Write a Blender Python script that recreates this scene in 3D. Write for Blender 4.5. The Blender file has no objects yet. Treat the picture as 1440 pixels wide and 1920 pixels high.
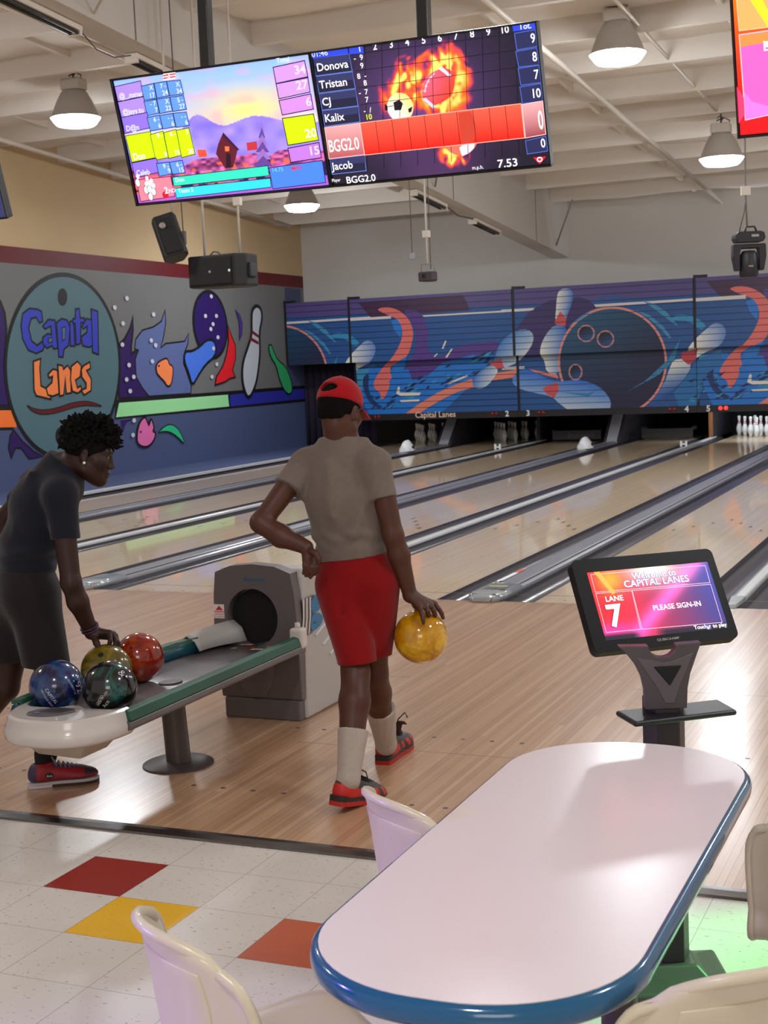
import bpy, bmesh, math, random
import numpy as np
from mathutils import Vector, Matrix
from mathutils.geometry import tessellate_polygon

SC = bpy.context.scene
COL = SC.collection
PI = math.pi

# ------------------------------------------------------------------ camera
CAM = np.array([3.3278, -9.3244, 1.7020])
YAW, PITCH, ROLL, FPX = 0.411946, -0.104873, -0.042481, 2649.174


def cam_axes():
    cy, sy, cp, sp = math.cos(YAW), math.sin(YAW), math.cos(PITCH), math.sin(PITCH)
    f = np.array([-sy * cp, cy * cp, sp])
    r = np.array([cy, sy, 0.0])
    u = np.cross(r, f)
    cr, sr = math.cos(ROLL), math.sin(ROLL)
    return cr * r + sr * u, -sr * r + cr * u, f


CR, CU, CF = cam_axes()
cd = bpy.data.cameras.new('camera')
cd.sensor_fit = 'VERTICAL'
cd.sensor_height = 24.0
cd.lens = FPX / 1920.0 * 24.0
cd.clip_end = 200
cd.dof.use_dof = True
cd.dof.focus_distance = 4.6
cd.dof.aperture_fstop = 8.5
cam = bpy.data.objects.new('camera', cd)
COL.objects.link(cam)
cam.matrix_world = Matrix(((CR[0], CU[0], -CF[0], CAM[0]), (CR[1], CU[1], -CF[1], CAM[1]),
                           (CR[2], CU[2], -CF[2], CAM[2]), (0, 0, 0, 1)))
SC.camera = cam

# ------------------------------------------------------------------ world, light, exposure
SC.view_settings.view_transform = 'Standard'
SC.view_settings.look = 'None'
SC.view_settings.gamma = 1.0
SC.view_settings.use_curve_mapping = False
SC.view_settings.exposure = -0.30
SC.cycles.use_denoising = True
SC.cycles.max_bounces = 8
SC.cycles.sample_clamp_indirect = 6.0
W = bpy.data.worlds.new('world')
SC.world = W
W.use_nodes = True
W.node_tree.nodes['Background'].inputs[0].default_value = (1.0, 0.90, 0.82, 1)
W.node_tree.nodes['Background'].inputs[1].default_value = 0.62
LAMP_STRENGTH = 165.0
LAMP_COLOR = (0.93, 0.98, 1.0)


def area_light(name, loc, target, size, power, color, sizey=None):
    l = bpy.data.lights.new(name, 'AREA')
    l.energy = power
    l.color = color
    l.size = size
    if sizey:
        l.shape = 'RECTANGLE'
        l.size_y = sizey
    o = bpy.data.objects.new(name, l)
    COL.objects.link(o)
    o.location = loc
    o.rotation_euler = (Vector(target) - Vector(loc)).to_track_quat('-Z', 'Y').to_euler()
    return o


def spot_light(name, loc, target, power, color, angle, blend=0.6, radius=0.05):
    l = bpy.data.lights.new(name, 'SPOT')
    l.energy = power
    l.color = color
    l.spot_size = angle
    l.spot_blend = blend
    l.shadow_soft_size = radius
    o = bpy.data.objects.new(name, l)
    COL.objects.link(o)
    o.location = loc
    o.rotation_euler = (Vector(target) - Vector(loc)).to_track_quat('-Z', 'Y').to_euler()
    return o


# fill light added out of view behind the camera, aimed at the seats
area_light('fill_behind_camera', (4.5, -13.5, 3.0), (2.4, -6.5, 0.6), 3.0, 90, (1.0, 0.93, 0.90), 2.0)
# party spots above the concourse
spot_light('violet_spot', (-2.2, -8.6, 1.7), (1.6, -7.15, 0.45), 760, (0.30, 0.16, 1.0), 0.62, 0.9)
spot_light('green_spot', (4.4, -4.4, 3.4), (2.80, -5.55, 0.0), 950, (0.05, 1.0, 0.16), 0.30, 0.7)


# ------------------------------------------------------------------ survey helpers (photo pixel -> place in the hall)
def ray(u, v):
    return CF + CR * (u - 720) / FPX - CU * (v - 960) / FPX


def on_x(u, v, X):
    d = ray(u, v)
    return CAM + d * (X - CAM[0]) / d[0]


def on_y(u, v, Y):
    d = ray(u, v)
    return CAM + d * (Y - CAM[1]) / d[1]


def on_z(u, v, Z):
    d = ray(u, v)
    return CAM + d * (Z - CAM[2]) / d[2]


def at(u, v, dep):
    return CAM + ray(u, v) * dep


# ------------------------------------------------------------------ colours and materials
def lin(c):
    return tuple(((x / 255.0) / 12.92 if x / 255.0 <= 0.04045 else ((x / 255.0 + 0.055) / 1.055) ** 2.4) for x in c)


MATS = {}


def mat(name, color=(128, 128, 128), rough=0.5, metal=0.0, spec=0.5, coat=0.0, coat_rough=0.05, emit=None, emit_s=1.0,
        noise=0.0, nscale=8.0, bump=0.0, bscale=60.0, attr=False, trans=0.0, sheen=0.0):
    if name in MATS:
        return MATS[name]
    m = bpy.data.materials.new(name)
    m.use_nodes = True
    nt = m.node_tree
    b = nt.nodes['Principled BSDF']
    c = lin(color)
    b.inputs['Base Color'].default_value = (*c, 1)
    b.inputs['Roughness'].default_value = rough
    b.inputs['Metallic'].default_value = metal
    b.inputs['Specular IOR Level'].default_value = spec
    b.inputs['Coat Weight'].default_value = coat
    b.inputs['Coat Roughness'].default_value = coat_rough
    b.inputs['Transmission Weight'].default_value = trans
    if sheen:
        b.inputs['Sheen Weight'].default_value = sheen
    tc = nt.nodes.new('ShaderNodeTexCoord')
    if noise > 0:
        n = nt.nodes.new('ShaderNodeTexNoise')
        n.inputs['Scale'].default_value = nscale
        n.inputs['Detail'].default_value = 5
        nt.links.new(tc.outputs['Object'], n.inputs['Vector'])
        mx = nt.nodes.new('ShaderNodeMix')
        mx.data_type = 'RGBA'
        mx.inputs[6].default_value = (*[x * (1 - noise) for x in c], 1)
        mx.inputs[7].default_value = (*[min(1, x * (1 + noise)) for x in c], 1)
        nt.links.new(n.outputs['Fac'], mx.inputs[0])
        nt.links.new(mx.outputs[2], b.inputs['Base Color'])
    if bump > 0:
        n = nt.nodes.new('ShaderNodeTexNoise')
        n.inputs['Scale'].default_value = bscale
        n.inputs['Detail'].default_value = 4
        nt.links.new(tc.outputs['Object'], n.inputs['Vector'])
        bp = nt.nodes.new('ShaderNodeBump')
        bp.inputs['Strength'].default_value = bump
        bp.inputs['Distance'].default_value = 0.01
        nt.links.new(n.outputs['Fac'], bp.inputs['Height'])
        nt.links.new(bp.outputs['Normal'], b.inputs['Normal'])
    if attr:
        a = nt.nodes.new('ShaderNodeVertexColor')
        a.layer_name = 'Col'
        nt.links.new(a.outputs['Color'], b.inputs['Base Color'])
        if emit_s and emit is not None:
            nt.links.new(a.outputs['Color'], b.inputs['Emission Color'])
            b.inputs['Emission Strength'].default_value = emit_s
    elif emit is not None:
        b.inputs['Emission Color'].default_value = (*lin(emit), 1)
        b.inputs['Emission Strength'].default_value = emit_s
    MATS[name] = m
    return m


def nodes_of(name, rough=0.5, spec=0.5, coat=0.0, coat_rough=0.05):
    m = bpy.data.materials.new(name)
    m.use_nodes = True
    nt = m.node_tree
    b = nt.nodes['Principled BSDF']
    b.inputs['Roughness'].default_value = rough
    b.inputs['Specular IOR Level'].default_value = spec
    b.inputs['Coat Weight'].default_value = coat
    b.inputs['Coat Roughness'].default_value = coat_rough
    MATS[name] = m
    return m, nt, b


def math_node(nt, op, a, b=None, c=None):
    n = nt.nodes.new('ShaderNodeMath')
    n.operation = op
    for i, x in enumerate((a, b, c)):
        if x is None:
            continue
        if isinstance(x, (int, float)):
            n.inputs[i].default_value = x
        else:
            nt.links.new(x, n.inputs[i])
    return n.outputs[0]


def ramp_node(nt, fac, stops):
    r = nt.nodes.new('ShaderNodeValToRGB')
    e = r.color_ramp.elements
    while len(e) < len(stops):
        e.new(0.5)
    for el, (p, c) in zip(e, stops):
        el.position = p
        el.color = (*lin(c), 1)
    nt.links.new(fac, r.inputs[0])
    return r.outputs[0]


def mix_rgb(nt, fac, a, b, mode='MIX'):
    n = nt.nodes.new('ShaderNodeMix')
    n.data_type = 'RGBA'
    n.blend_type = mode
    for sock, x in ((n.inputs[0], fac), (n.inputs[6], a), (n.inputs[7], b)):
        if isinstance(x, (int, float)):
            sock.default_value = x
        elif isinstance(x, tuple):
            sock.default_value = (*lin(x), 1)
        else:
            nt.links.new(x, sock)
    return n.outputs[2]


def wood_mat(name, stops, board=0.0272, length=1.6, gloss=0.09, coat=0.6, seam=0.35):
    m, nt, b = nodes_of(name, 0.28, 0.5, coat, gloss)
    tc = nt.nodes.new('ShaderNodeTexCoord')
    sp = nt.nodes.new('ShaderNodeSeparateXYZ')
    nt.links.new(tc.outputs['Object'], sp.inputs[0])
    xb = math_node(nt, 'DIVIDE', sp.outputs[0], board)
    bi = math_node(nt, 'FLOOR', xb)
    fr = math_node(nt, 'FRACT', xb)
    w1 = nt.nodes.new('ShaderNodeTexWhiteNoise')
    w1.noise_dimensions = '1D'
    nt.links.new(bi, w1.inputs['W'])
    yo = math_node(nt, 'ADD', math_node(nt, 'DIVIDE', sp.outputs[1], length), math_node(nt, 'MULTIPLY', w1.outputs['Value'], 7.0))
    yi = math_node(nt, 'FLOOR', yo)
    cb = nt.nodes.new('ShaderNodeCombineXYZ')
    nt.links.new(bi, cb.inputs[0])
    nt.links.new(yi, cb.inputs[1])
    w2 = nt.nodes.new('ShaderNodeTexWhiteNoise')
    w2.noise_dimensions = '2D'
    nt.links.new(cb.outputs[0], w2.inputs['Vector'])
    col = ramp_node(nt, w2.outputs['Value'], stops)
    n = nt.nodes.new('ShaderNodeTexNoise')
    mp = nt.nodes.new('ShaderNodeMapping')
    mp.inputs['Scale'].default_value = (60, 2.2, 1)
    nt.links.new(tc.outputs['Object'], mp.inputs[0])
    nt.links.new(mp.outputs[0], n.inputs['Vector'])
    n.inputs['Scale'].default_value = 1.0
    n.inputs['Detail'].default_value = 4
    col = mix_rgb(nt, 0.12, col, n.outputs['Fac'], 'OVERLAY')
    s = math_node(nt, 'LESS_THAN', fr, 0.07)
    s = math_node(nt, 'MULTIPLY', s, math_node(nt, 'MULTIPLY', math_node(nt, 'GREATER_THAN', w1.outputs['Value'], 0.35), seam))
    col = mix_rgb(nt, s, col, (60, 38, 24))
    nt.links.new(col, b.inputs['Base Color'])
    return m


# ------------------------------------------------------------------ mesh helpers
class MB:
    def __init__(s):
        s.v, s.f, s.mi, s.cols, s.mats = [], [], [], [], []

    def add(s, verts, faces, mi=0, cols=None):
        n = len(s.v)
        s.v += [tuple(float(c) for c in p) for p in verts]
        for f in faces:
            s.f.append([n + i for i in f])
            s.mi.append(mi)
        if cols is not None:
            s.cols += list(cols)
        return s

    def box(s, x0, x1, y0, y1, z0, z1, mi=0):
        v = [(x, y, z) for z in (z0, z1) for y in (y0, y1) for x in (x0, x1)]
        return s.add(v, [(0, 2, 3, 1), (4, 5, 7, 6), (0, 1, 5, 4), (2, 6, 7, 3), (0, 4, 6, 2), (1, 3, 7, 5)], mi)

    def obox(s, c, ax, ay, az, hx, hy, hz, mi=0):
        c, ax, ay, az = (np.array(q, float) for q in (c, ax, ay, az))
        v = [c + ax * hx * i + ay * hy * j + az * hz * k for k in (-1, 1) for j in (-1, 1) for i in (-1, 1)]
        return s.add(v, [(0, 2, 3, 1), (4, 5, 7, 6), (0, 1, 5, 4), (2, 6, 7, 3), (0, 4, 6, 2), (1, 3, 7, 5)], mi)

    def tube(s, pts, r, n=10, mi=0, cap=True, closed=False):
        pts = [np.array(p, float) for p in pts]
        rs = r if isinstance(r, (list, tuple)) else [r] * len(pts)
        base = []
        up = np.array([0.123, 0.45, 0.88])
        k = len(pts)
        for i, p in enumerate(pts):
            if closed:
                t = pts[(i + 1) % k] - pts[i - 1]
            else:
                t = pts[min(i + 1, k - 1)] - pts[max(i - 1, 0)]
            t = t / (np.linalg.norm(t) + 1e-12)
            a = np.cross(t, up)
            if np.linalg.norm(a) < 1e-3:
                a = np.cross(t, np.array([1.0, 0, 0]))
            a /= np.linalg.norm(a)
            b = np.cross(t, a)
            base.append([p + rs[i] * (math.cos(2 * PI * j / n) * a + math.sin(2 * PI * j / n) * b) for j in range(n)])
        v = [q for ring in base for q in ring]
        f = []
        for i in range(k if closed else k - 1):
            i2 = (i + 1) % k
            for j in range(n):
                j2 = (j + 1) % n
                f.append((i * n + j, i * n + j2, i2 * n + j2, i2 * n + j))
        if cap and not closed:
            f.append(tuple(reversed(range(n))))
            f.append(tuple((k - 1) * n + j for j in range(n)))
        return s.add(v, f, mi)

    def lathe(s, prof, c=(0, 0, 0), n=32, mi=0, axes=None):
        c = np.array(c, float)
        X, Y, Z = axes if axes else (np.array([1, 0, 0.]), np.array([0, 1, 0.]), np.array([0, 0, 1.]))
        v, f = [], []
        for (r, z) in prof:
            for j in range(n):
                a = 2 * PI * j / n
                v.append(c + X * r * math.cos(a) + Y * r * math.sin(a) + Z * z)
        for i in range(len(prof) - 1):
            for j in range(n):
                j2 = (j + 1) % n
                f.append((i * n + j, i * n + j2, (i + 1) * n + j2, (i + 1) * n + j))
        if prof[0][0] > 1e-6:
            f.append(tuple(reversed(range(n))))
        if prof[-1][0] > 1e-6:
            f.append(tuple((len(prof) - 1) * n + j for j in range(n)))
        return s.add(v, f, mi)

    def prism(s, poly, frame, t0, t1, mi=0):
        """poly: 2-D outline, frame: (origin, ax, ay, normal); extruded from t0 to t1 along the normal"""
        o, ax, ay, nn = (np.array(q, float) for q in frame)
        n = len(poly)
        v = [o + ax * p[0] + ay * p[1] + nn * t for t in (t0, t1) for p in poly]
        tri = tessellate_polygon([[Vector((p[0], p[1], 0)) for p in poly]])
        f = [(a, b, c) for a, b, c in tri] + [(n + c, n + b, n + a) for a, b, c in tri]
        f += [(i, (i + 1) % n, n + (i + 1) % n, n + i) for i in range(n)]
        return s.add(v, f, mi)

    def grid(s, P, mi=0, flip=False):
        """P: array (a, b, 3)"""
        P = np.asarray(P, float)
        a, b = P.shape[:2]
        f = []
        for i in range(a - 1):
            for j in range(b - 1):
                q = (i * b + j, i * b + j + 1, (i + 1) * b + j + 1, (i + 1) * b + j)
                f.append(q[::-1] if flip else q)
        return s.add(P.reshape(-1, 3), f, mi)

    def obj(s, name, mats, parent=None, smooth=False, bevel=0, segs=2, fix=True, sub=0, solid=0, angle=None):
        me = bpy.data.meshes.new(name)
        me.from_pydata(s.v, [], s.f)
        mats = mats if isinstance(mats, (list, tuple)) else [mats]
        for m in mats:
            me.materials.append(m)
        if len(mats) > 1:
            me.polygons.foreach_set('material_index', s.mi)
        if s.cols:
            ca = me.color_attributes.new('Col', 'FLOAT_COLOR', 'POINT')
            ca.data.foreach_set('color', np.array([(*c, 1.0) for c in s.cols], dtype=np.float32).ravel())
        if fix:
            bm = bmesh.new()
            bm.from_mesh(me)
            bmesh.ops.recalc_face_normals(bm, faces=bm.faces)
            bm.to_mesh(me)
            bm.free()
        o = bpy.data.objects.new(name, me)
        COL.objects.link(o)
        if smooth:
            me.polygons.foreach_set('use_smooth', [True] * len(me.polygons))
            if angle:
                try:
                    me.set_sharp_from_angle(angle=angle)
                except Exception:
                    pass
        if solid:
            md = o.modifiers.new('thick', 'SOLIDIFY')
            md.thickness = solid
            md.offset = 0
        if bevel:
            md = o.modifiers.new('edge', 'BEVEL')
            md.width = bevel
            md.segments = segs
            md.limit_method = 'ANGLE'
            md.angle_limit = 0.6
        if sub:
            md = o.modifiers.new('sub', 'SUBSURF')
            md.levels = sub
            md.render_levels = sub
        if parent is not None:
            attach(o, parent)
        return o


def attach(o, parent):
    o.parent = parent
    bpy.context.view_layer.update()
    o.matrix_parent_inverse = parent.matrix_world.inverted()


def tag(o, label=None, cat=None, group=None, kind=None):
    if label:
        o['label'] = label
    if cat:
        o['category'] = cat
    if group:
        o['group'] = group
    if kind:
        o['kind'] = kind
    return o


def thing(name, label, cat, loc=(0, 0, 0), rz=0.0, group=None):
    o = bpy.data.objects.new(name, None)
    o.empty_display_size = 0.1
    COL.objects.link(o)
    o.location = loc
    o.rotation_euler = (0, 0, rz)
    bpy.context.view_layer.update()
    return tag(o, label, cat, group)


def struct(o, label=None, cat=None):
    o['kind'] = 'structure'
    return tag(o, label, cat)


def copy_tree(o, parent=None):
    c = o.copy()
    COL.objects.link(c)
    if parent is not None:
        c.parent = parent
        c.matrix_parent_inverse = o.matrix_parent_inverse.copy()
    for ch in list(o.children):
        copy_tree(ch, c)
    return c


# ------------------------------------------------------------------ flat printed / painted artwork
_TXT = {}


def text_polys(body, bold=0.0):
    """glyph mesh of the built-in font, unit size: verts (n,2) and faces"""
    key = (body, bold)
    if key not in _TXT:
        cu = bpy.data.curves.new('t', 'FONT')
        cu.body = body
        cu.size = 1.0
        cu.offset = bold
        cu.resolution_u = 3
        o = bpy.data.objects.new('t', cu)
        COL.objects.link(o)
        bpy.context.view_layer.update()
        dg = bpy.context.evaluated_depsgraph_get()
        me = o.evaluated_get(dg).to_mesh()
        v = np.array([(p.co.x, p.co.y) for p in me.vertices]) if len(me.vertices) else np.zeros((0, 2))
        f = [tuple(p.vertices) for p in me.polygons]
        o.evaluated_get(dg).to_mesh_clear()
        bpy.data.objects.remove(o)
        bpy.data.curves.remove(cu)
        _TXT[key] = (v, f)
    return _TXT[key]


def clip_poly(poly, axis, val, keep_greater):
    out = []
    n = len(poly)
    for i in range(n):
        a, b = poly[i], poly[(i + 1) % n]
        ia = (a[axis] >= val) == keep_greater
        ib = (b[axis] >= val) == keep_greater
        if ia:
            out.append(a)
        if ia != ib:
            t = (val - a[axis]) / (b[axis] - a[axis])
            out.append((a[0] + t * (b[0] - a[0]), a[1] + t * (b[1] - a[1])))
    return out


class Art:
    """stack of flat coloured outlines on one plane; frame = (origin, ax, ay, normal)"""

    def __init__(s, frame, eps=0.00025, base=0.0006, clip=None):
        s.o, s.ax, s.ay, s.n = (np.array(q, float) for q in frame)
        s.eps, s.lift, s.clip = eps, base, clip
        s.mb = MB()

    def _place(s, pts, faces, color):
        cols = [lin(color(p[0], p[1])) if callable(color) else lin(color) for p in pts]
        v = [s.o + s.ax * p[0] + s.ay * p[1] + s.n * s.lift for p in pts]
        s.mb.add(v, faces, 0, cols)
        s.lift += s.eps

    def poly(s, pts, color):
        pts = [(float(p[0]), float(p[1])) for p in pts]
        if s.clip:
            for ax, val, g in ((0, s.clip[0], True), (0, s.clip[1], False), (1, s.clip[2], True), (1, s.clip[3], False)):
                pts = clip_poly(pts, ax, val, g)
                if len(pts) < 3:
                    return s
        tri = tessellate_polygon([[Vector((p[0], p[1], 0)) for p in pts]])
        s._place(pts, [tuple(t) for t in tri], color)
        return s

    def line(s, pts, w, color, closed=False):
        raw = [np.array(p[:2], float) for p in pts]
        pts = [raw[0]]
        for p in raw[1:]:
            if np.linalg.norm(p - pts[-1]) > 1e-7:
                pts.append(p)
        if closed and np.linalg.norm(pts[0] - pts[-1]) < 1e-7:
            pts.pop()
        k = len(pts)
        if k < 2:
            return s
        off = []
        for i in range(k):
            d0 = pts[i] - pts[i - 1] if (closed or i > 0) else None
            d1 = pts[(i + 1) % k] - pts[i] if (closed or i < k - 1) else None
            d0, d1 = (d1 if d0 is None else d0), (d0 if d1 is None else d1)
            d0, d1 = d0 / np.linalg.norm(d0), d1 / np.linalg.norm(d1)
            n0, n1 = np.array([-d0[1], d0[0]]), np.array([-d1[1], d1[0]])
            m = n0 + n1
            L = np.linalg.norm(m)
            m = n1 if L < 0.2 else m / L
            off.append(m * (w / 2) / max(0.5, m @ n1))
        for i in range(k if closed else k - 1):
            j = (i + 1) % k
            lift = s.lift
            s.poly([pts[i] - off[i], pts[j] - off[j], pts[j] + off[j], pts[i] + off[i]], color)
            s.lift = lift
        s.lift += s.eps
        return s

    def ellipse(s, c, rx, ry, color, rot=0.0, n=40):
        return s.poly([(c[0] + rx * math.cos(t) * math.cos(rot) - ry * math.sin(t) * math.sin(rot),
                        c[1] + rx * math.cos(t) * math.sin(rot) + ry * math.sin(t) * math.cos(rot))
                       for t in [2 * PI * i / n for i in range(n)]], color)

    def text(s, body, x, y, size, color, align='l', bold=0.0, sx=1.0, rot=0.0):
        v, f = text_polys(body, bold)
        if len(v) == 0:
            return s
        w = v[:, 0].max()
        off = {'l': 0.0, 'c': -w / 2, 'r': -w}[align]
        ca, sa = math.cos(rot), math.sin(rot)
        px = [((p[0] + off) * size * sx, p[1] * size) for p in v]
        s._place([(x + a * ca - b * sa, y + a * sa + b * ca) for a, b in px], f, color)
        return s

    def grid(s, x0, x1, y0, y1, nx, ny, fn):
        xs, ys = np.linspace(x0, x1, nx), np.linspace(y0, y1, ny)
        v = [(x, y) for y in ys for x in xs]
        f = [(j * nx + i, j * nx + i + 1, (j + 1) * nx + i + 1, (j + 1) * nx + i) for j in range(ny - 1) for i in range(nx - 1)]
        s._place(v, f, fn)
        return s

    def obj(s, name, material, parent=None):
        o = s.mb.obj(name, material, None, fix=False)
        # faces look along the normal
        me = o.data
        bm = bmesh.new()
        bm.from_mesh(me)
        nn = Vector(s.n)
        bm.normal_update()
        bmesh.ops.reverse_faces(bm, faces=[f for f in bm.faces if f.normal.dot(nn) < 0])
        bm.to_mesh(me)
        bm.free()
        if parent is not None:
            attach(o, parent)
        return o


def lerp(a, b, t):
    t = max(0.0, min(1.0, t))
    return tuple(a[i] + (b[i] - a[i]) * t for i in range(3))


def grad(p0, c0, p1, c1):
    dx, dy = p1[0] - p0[0], p1[1] - p0[1]
    L = dx * dx + dy * dy
    return lambda x, y: lerp(c0, c1, ((x - p0[0]) * dx + (y - p0[1]) * dy) / L)


def vnoise(seed):
    rng = np.random.RandomState(seed)
    G = rng.rand(64, 64)

    def f(x, y):
        xi, yi = math.floor(x), math.floor(y)
        fx, fy = x - xi, y - yi
        fx, fy = fx * fx * (3 - 2 * fx), fy * fy * (3 - 2 * fy)
        a, b = G[xi % 64, yi % 64], G[(xi + 1) % 64, yi % 64]
        c, d = G[xi % 64, (yi + 1) % 64], G[(xi + 1) % 64, (yi + 1) % 64]
        return (a * (1 - fx) + b * fx) * (1 - fy) + (c * (1 - fx) + d * fx) * fy
    return f
# ================================================================== the hall
PW = 3.433           # width of a lane pair
LWD = 1.06           # lane width
WD = 0.733           # wide divider with both gutters
ND = PW - 2 * LWD - WD
G = WD / 2
TX0, TY0, TS = 0.3847, -5.2824, 0.3048
XW = -10.02
YB = 17.5


def deck_z(y):
    return 5.38 - 0.065 * (y - 7.86)


# ---- vinyl tile floor
def vinyl(name, col, speck):
    m, nt, b = nodes_of(name, 0.32, 0.5, 0.15, 0.12)
    tc = nt.nodes.new('ShaderNodeTexCoord')
    n = nt.nodes.new('ShaderNodeTexNoise')
    n.inputs['Scale'].default_value = 42
    n.inputs['Detail'].default_value = 3
    mp = nt.nodes.new('ShaderNodeMapping')
    mp.inputs['Scale'].default_value = (1, 2.6, 1)
    mp.inputs['Rotation'].default_value = (0, 0, 0.5)
    nt.links.new(tc.outputs['Object'], mp.inputs[0])
    nt.links.new(mp.outputs[0], n.inputs['Vector'])
    f = math_node(nt, 'GREATER_THAN', n.outputs['Fac'], 0.665)
    n2 = nt.nodes.new('ShaderNodeTexNoise')
    n2.inputs['Scale'].default_value = 3.0
    nt.links.new(tc.outputs['Object'], n2.inputs['Vector'])
    base = mix_rgb(nt, n2.outputs['Fac'], tuple(int(c * 0.93) for c in col), col)
    c = mix_rgb(nt, f, base, speck)
    sp = nt.nodes.new('ShaderNodeSeparateXYZ')
    nt.links.new(tc.outputs['Object'], sp.inputs[0])
    line = None
    for k, o in ((0, TX0), (1, TY0)):
        fr = math_node(nt, 'FRACT', math_node(nt, 'DIVIDE', math_node(nt, 'SUBTRACT', sp.outputs[k], o - 100 * TS), TS))
        l = math_node(nt, 'LESS_THAN', math_node(nt, 'ABSOLUTE', math_node(nt, 'SUBTRACT', fr, 0.5)), 0.4955)
        line = l if line is None else math_node(nt, 'MINIMUM', line, l)
    c = mix_rgb(nt, line, tuple(int(c * 0.72) for c in col), c)
    nt.links.new(c, b.inputs['Base Color'])
    return m


vm = [vinyl('vinyl_white', (218, 209, 201), (158, 128, 108)), vinyl('vinyl_red', (150, 26, 14), (130, 20, 12)),
      vinyl('vinyl_yellow', (238, 182, 8), (205, 150, 10)), vinyl('vinyl_orange', (196, 88, 48), (170, 72, 40)),
      vinyl('vinyl_green', (10, 110, 70), (8, 95, 60))]
mb = MB()
special = {(0, 0): 1, (1, 1): 2, (3, 1): 3, (7, 1): 4, (6, 1): 2, (-4, 4): 3, (-3, 6): 1, (-7, 2): 2}
for i in range(-34, 18):
    for j in range(-1, 26):
        x0 = TX0 + i * TS
        y1 = TY0 - j * TS
        y0 = y1 - TS
        if j == -1:
            y1 = -5.03
        mb.add([(x0, y0, 0), (x0 + TS, y0, 0), (x0 + TS, y1, 0), (x0, y1, 0)], [(0, 1, 2, 3)], special.get((i, j), 0))
struct(mb.obj('floor', vm))

# ---- approach and trim strip
APP = wood_mat('maple_approach', [(0.0, (178, 134, 99)), (0.35, (186, 144, 109)), (0.7, (192, 151, 116)), (1.0, (200, 161, 126))], 0.0272, 2.6, 0.21, 0.8, 0.75)
LANE = wood_mat('maple_lane', [(0.0, (216, 189, 152)), (0.5, (222, 196, 160)), (1.0, (228, 203, 168))], 0.0272, 2.6, 0.05, 0.8, 0.45)
fl = MB().box(-10.02, 5.9, -4.955, 0.0, -0.06, 0.0).obj('floor_approach', APP)
struct(fl)
fr = ((0, 0, 0), (1, 0, 0), (0, 1, 0), (0, 0, 1))
a = Art(fr, base=0.0008)
for k in range(-3, 2):
    for s in (-1, 1):
        c = k * PW + s * (G + LWD / 2)
        for yy in (-3.62, -4.55):
            for q in range(-4, 5):
                if q == 0:
                    continue
                a.ellipse((c + q * 0.136, yy), 0.011, 0.011, (58, 38, 28), n=12)
        for q in range(-2, 3):
            a.ellipse((c + q * 0.136, -0.12), 0.010, 0.010, (70, 48, 34), n=12)
a.line([(-10, -0.012), (5.9, -0.012)], 0.012, (60, 40, 30))
for k in range(-3, 2):
    a.line([(k * PW - 1.75, -2.6), (k * PW + 0.5, -2.6)], 0.004, (70, 45, 32))
    a.line([(k * PW + 0.5, -3.9), (k * PW + 1.7, -3.9)], 0.004, (70, 45, 32))
ARTM = mat('painted_art', rough=0.55, attr=True)
a.obj('approach_dots', ARTM, fl)['kind'] = 'structure'
STEEL = mat('brushed_steel', (120, 116, 116), 0.25, 1.0, noise=0.2, nscale=30)
mb = MB()
mb.add([(x, y, z) for x in (-10.02, 5.9) for (y, z) in ((-5.035, 0.0), (-5.03, 0.008), (-4.99, 0.012), (-4.957, 0.009), (-4.953, 0.0))],
       [(i, i + 1, i + 6, i + 5) for i in range(4)])
struct(mb.obj('trim_1', STEEL))
struct(MB().box(-12, 6, -0.0, 21, -0.35, -0.25).obj('floor_subfloor', mat('dark_floor', (22, 20, 22), 0.8)))

# ---- left wall with its mural
WALLP = mat('wall_paint', (196, 170, 132), 0.75, noise=0.06, nscale=1.5, bump=0.05, bscale=40)
wl = MB().box(XW - 0.12, XW, -14, YB, -0.3, 6.9).obj('wall_left', WALLP)
struct(wl)


def wp(cx, cy):
    """mural survey point -> (y, z) on the wall"""
    p = on_x(cx / 2.4, cy / 2.4 + 440, XW)
    return (p[1], p[2])


mu = Art(((XW, 0, 0), (0, 1, 0), (0, 0, 1), (1, 0, 0)), eps=0.0003, base=0.001)


def band(z7, z17, d7, d17, col):
    def zz(y, a, b):
        return a + (b - a) * (y - 7.67) / (17.44 - 7.67)
    mu.poly([(-14, zz(-14, d7, d17)), (YB, zz(YB, d7, d17)), (YB, zz(YB, z7, z17)), (-14, zz(-14, z7, z17))], col)


GREYW, SLATE = (112, 112, 112), (74, 86, 124)
band(3.40, 3.335, 1.25, 1.18, GREYW)
band(3.645, 3.578, 3.398, 3.334, (98, 4, 18))
band(1.25, 1.18, -0.2, -0.2, SLATE)
BLK = (10, 9, 11)


def mpoly(pts, col, w=0.05):
    q = [wp(*p) for p in pts]
    mu.poly(q, col)
    if w:
        mu.line(q, w, BLK, True)


def smooth(pts, k=2):
    for _ in range(k):
        out = []
        for i in range(len(pts)):
            a_, b_ = pts[i], pts[(i + 1) % len(pts)]
            out += [(a_[0] * .75 + b_[0] * .25, a_[1] * .75 + b_[1] * .25), (a_[0] * .25 + b_[0] * .75, a_[1] * .25 + b_[1] * .75)]
        pts = out
    return pts


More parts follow.
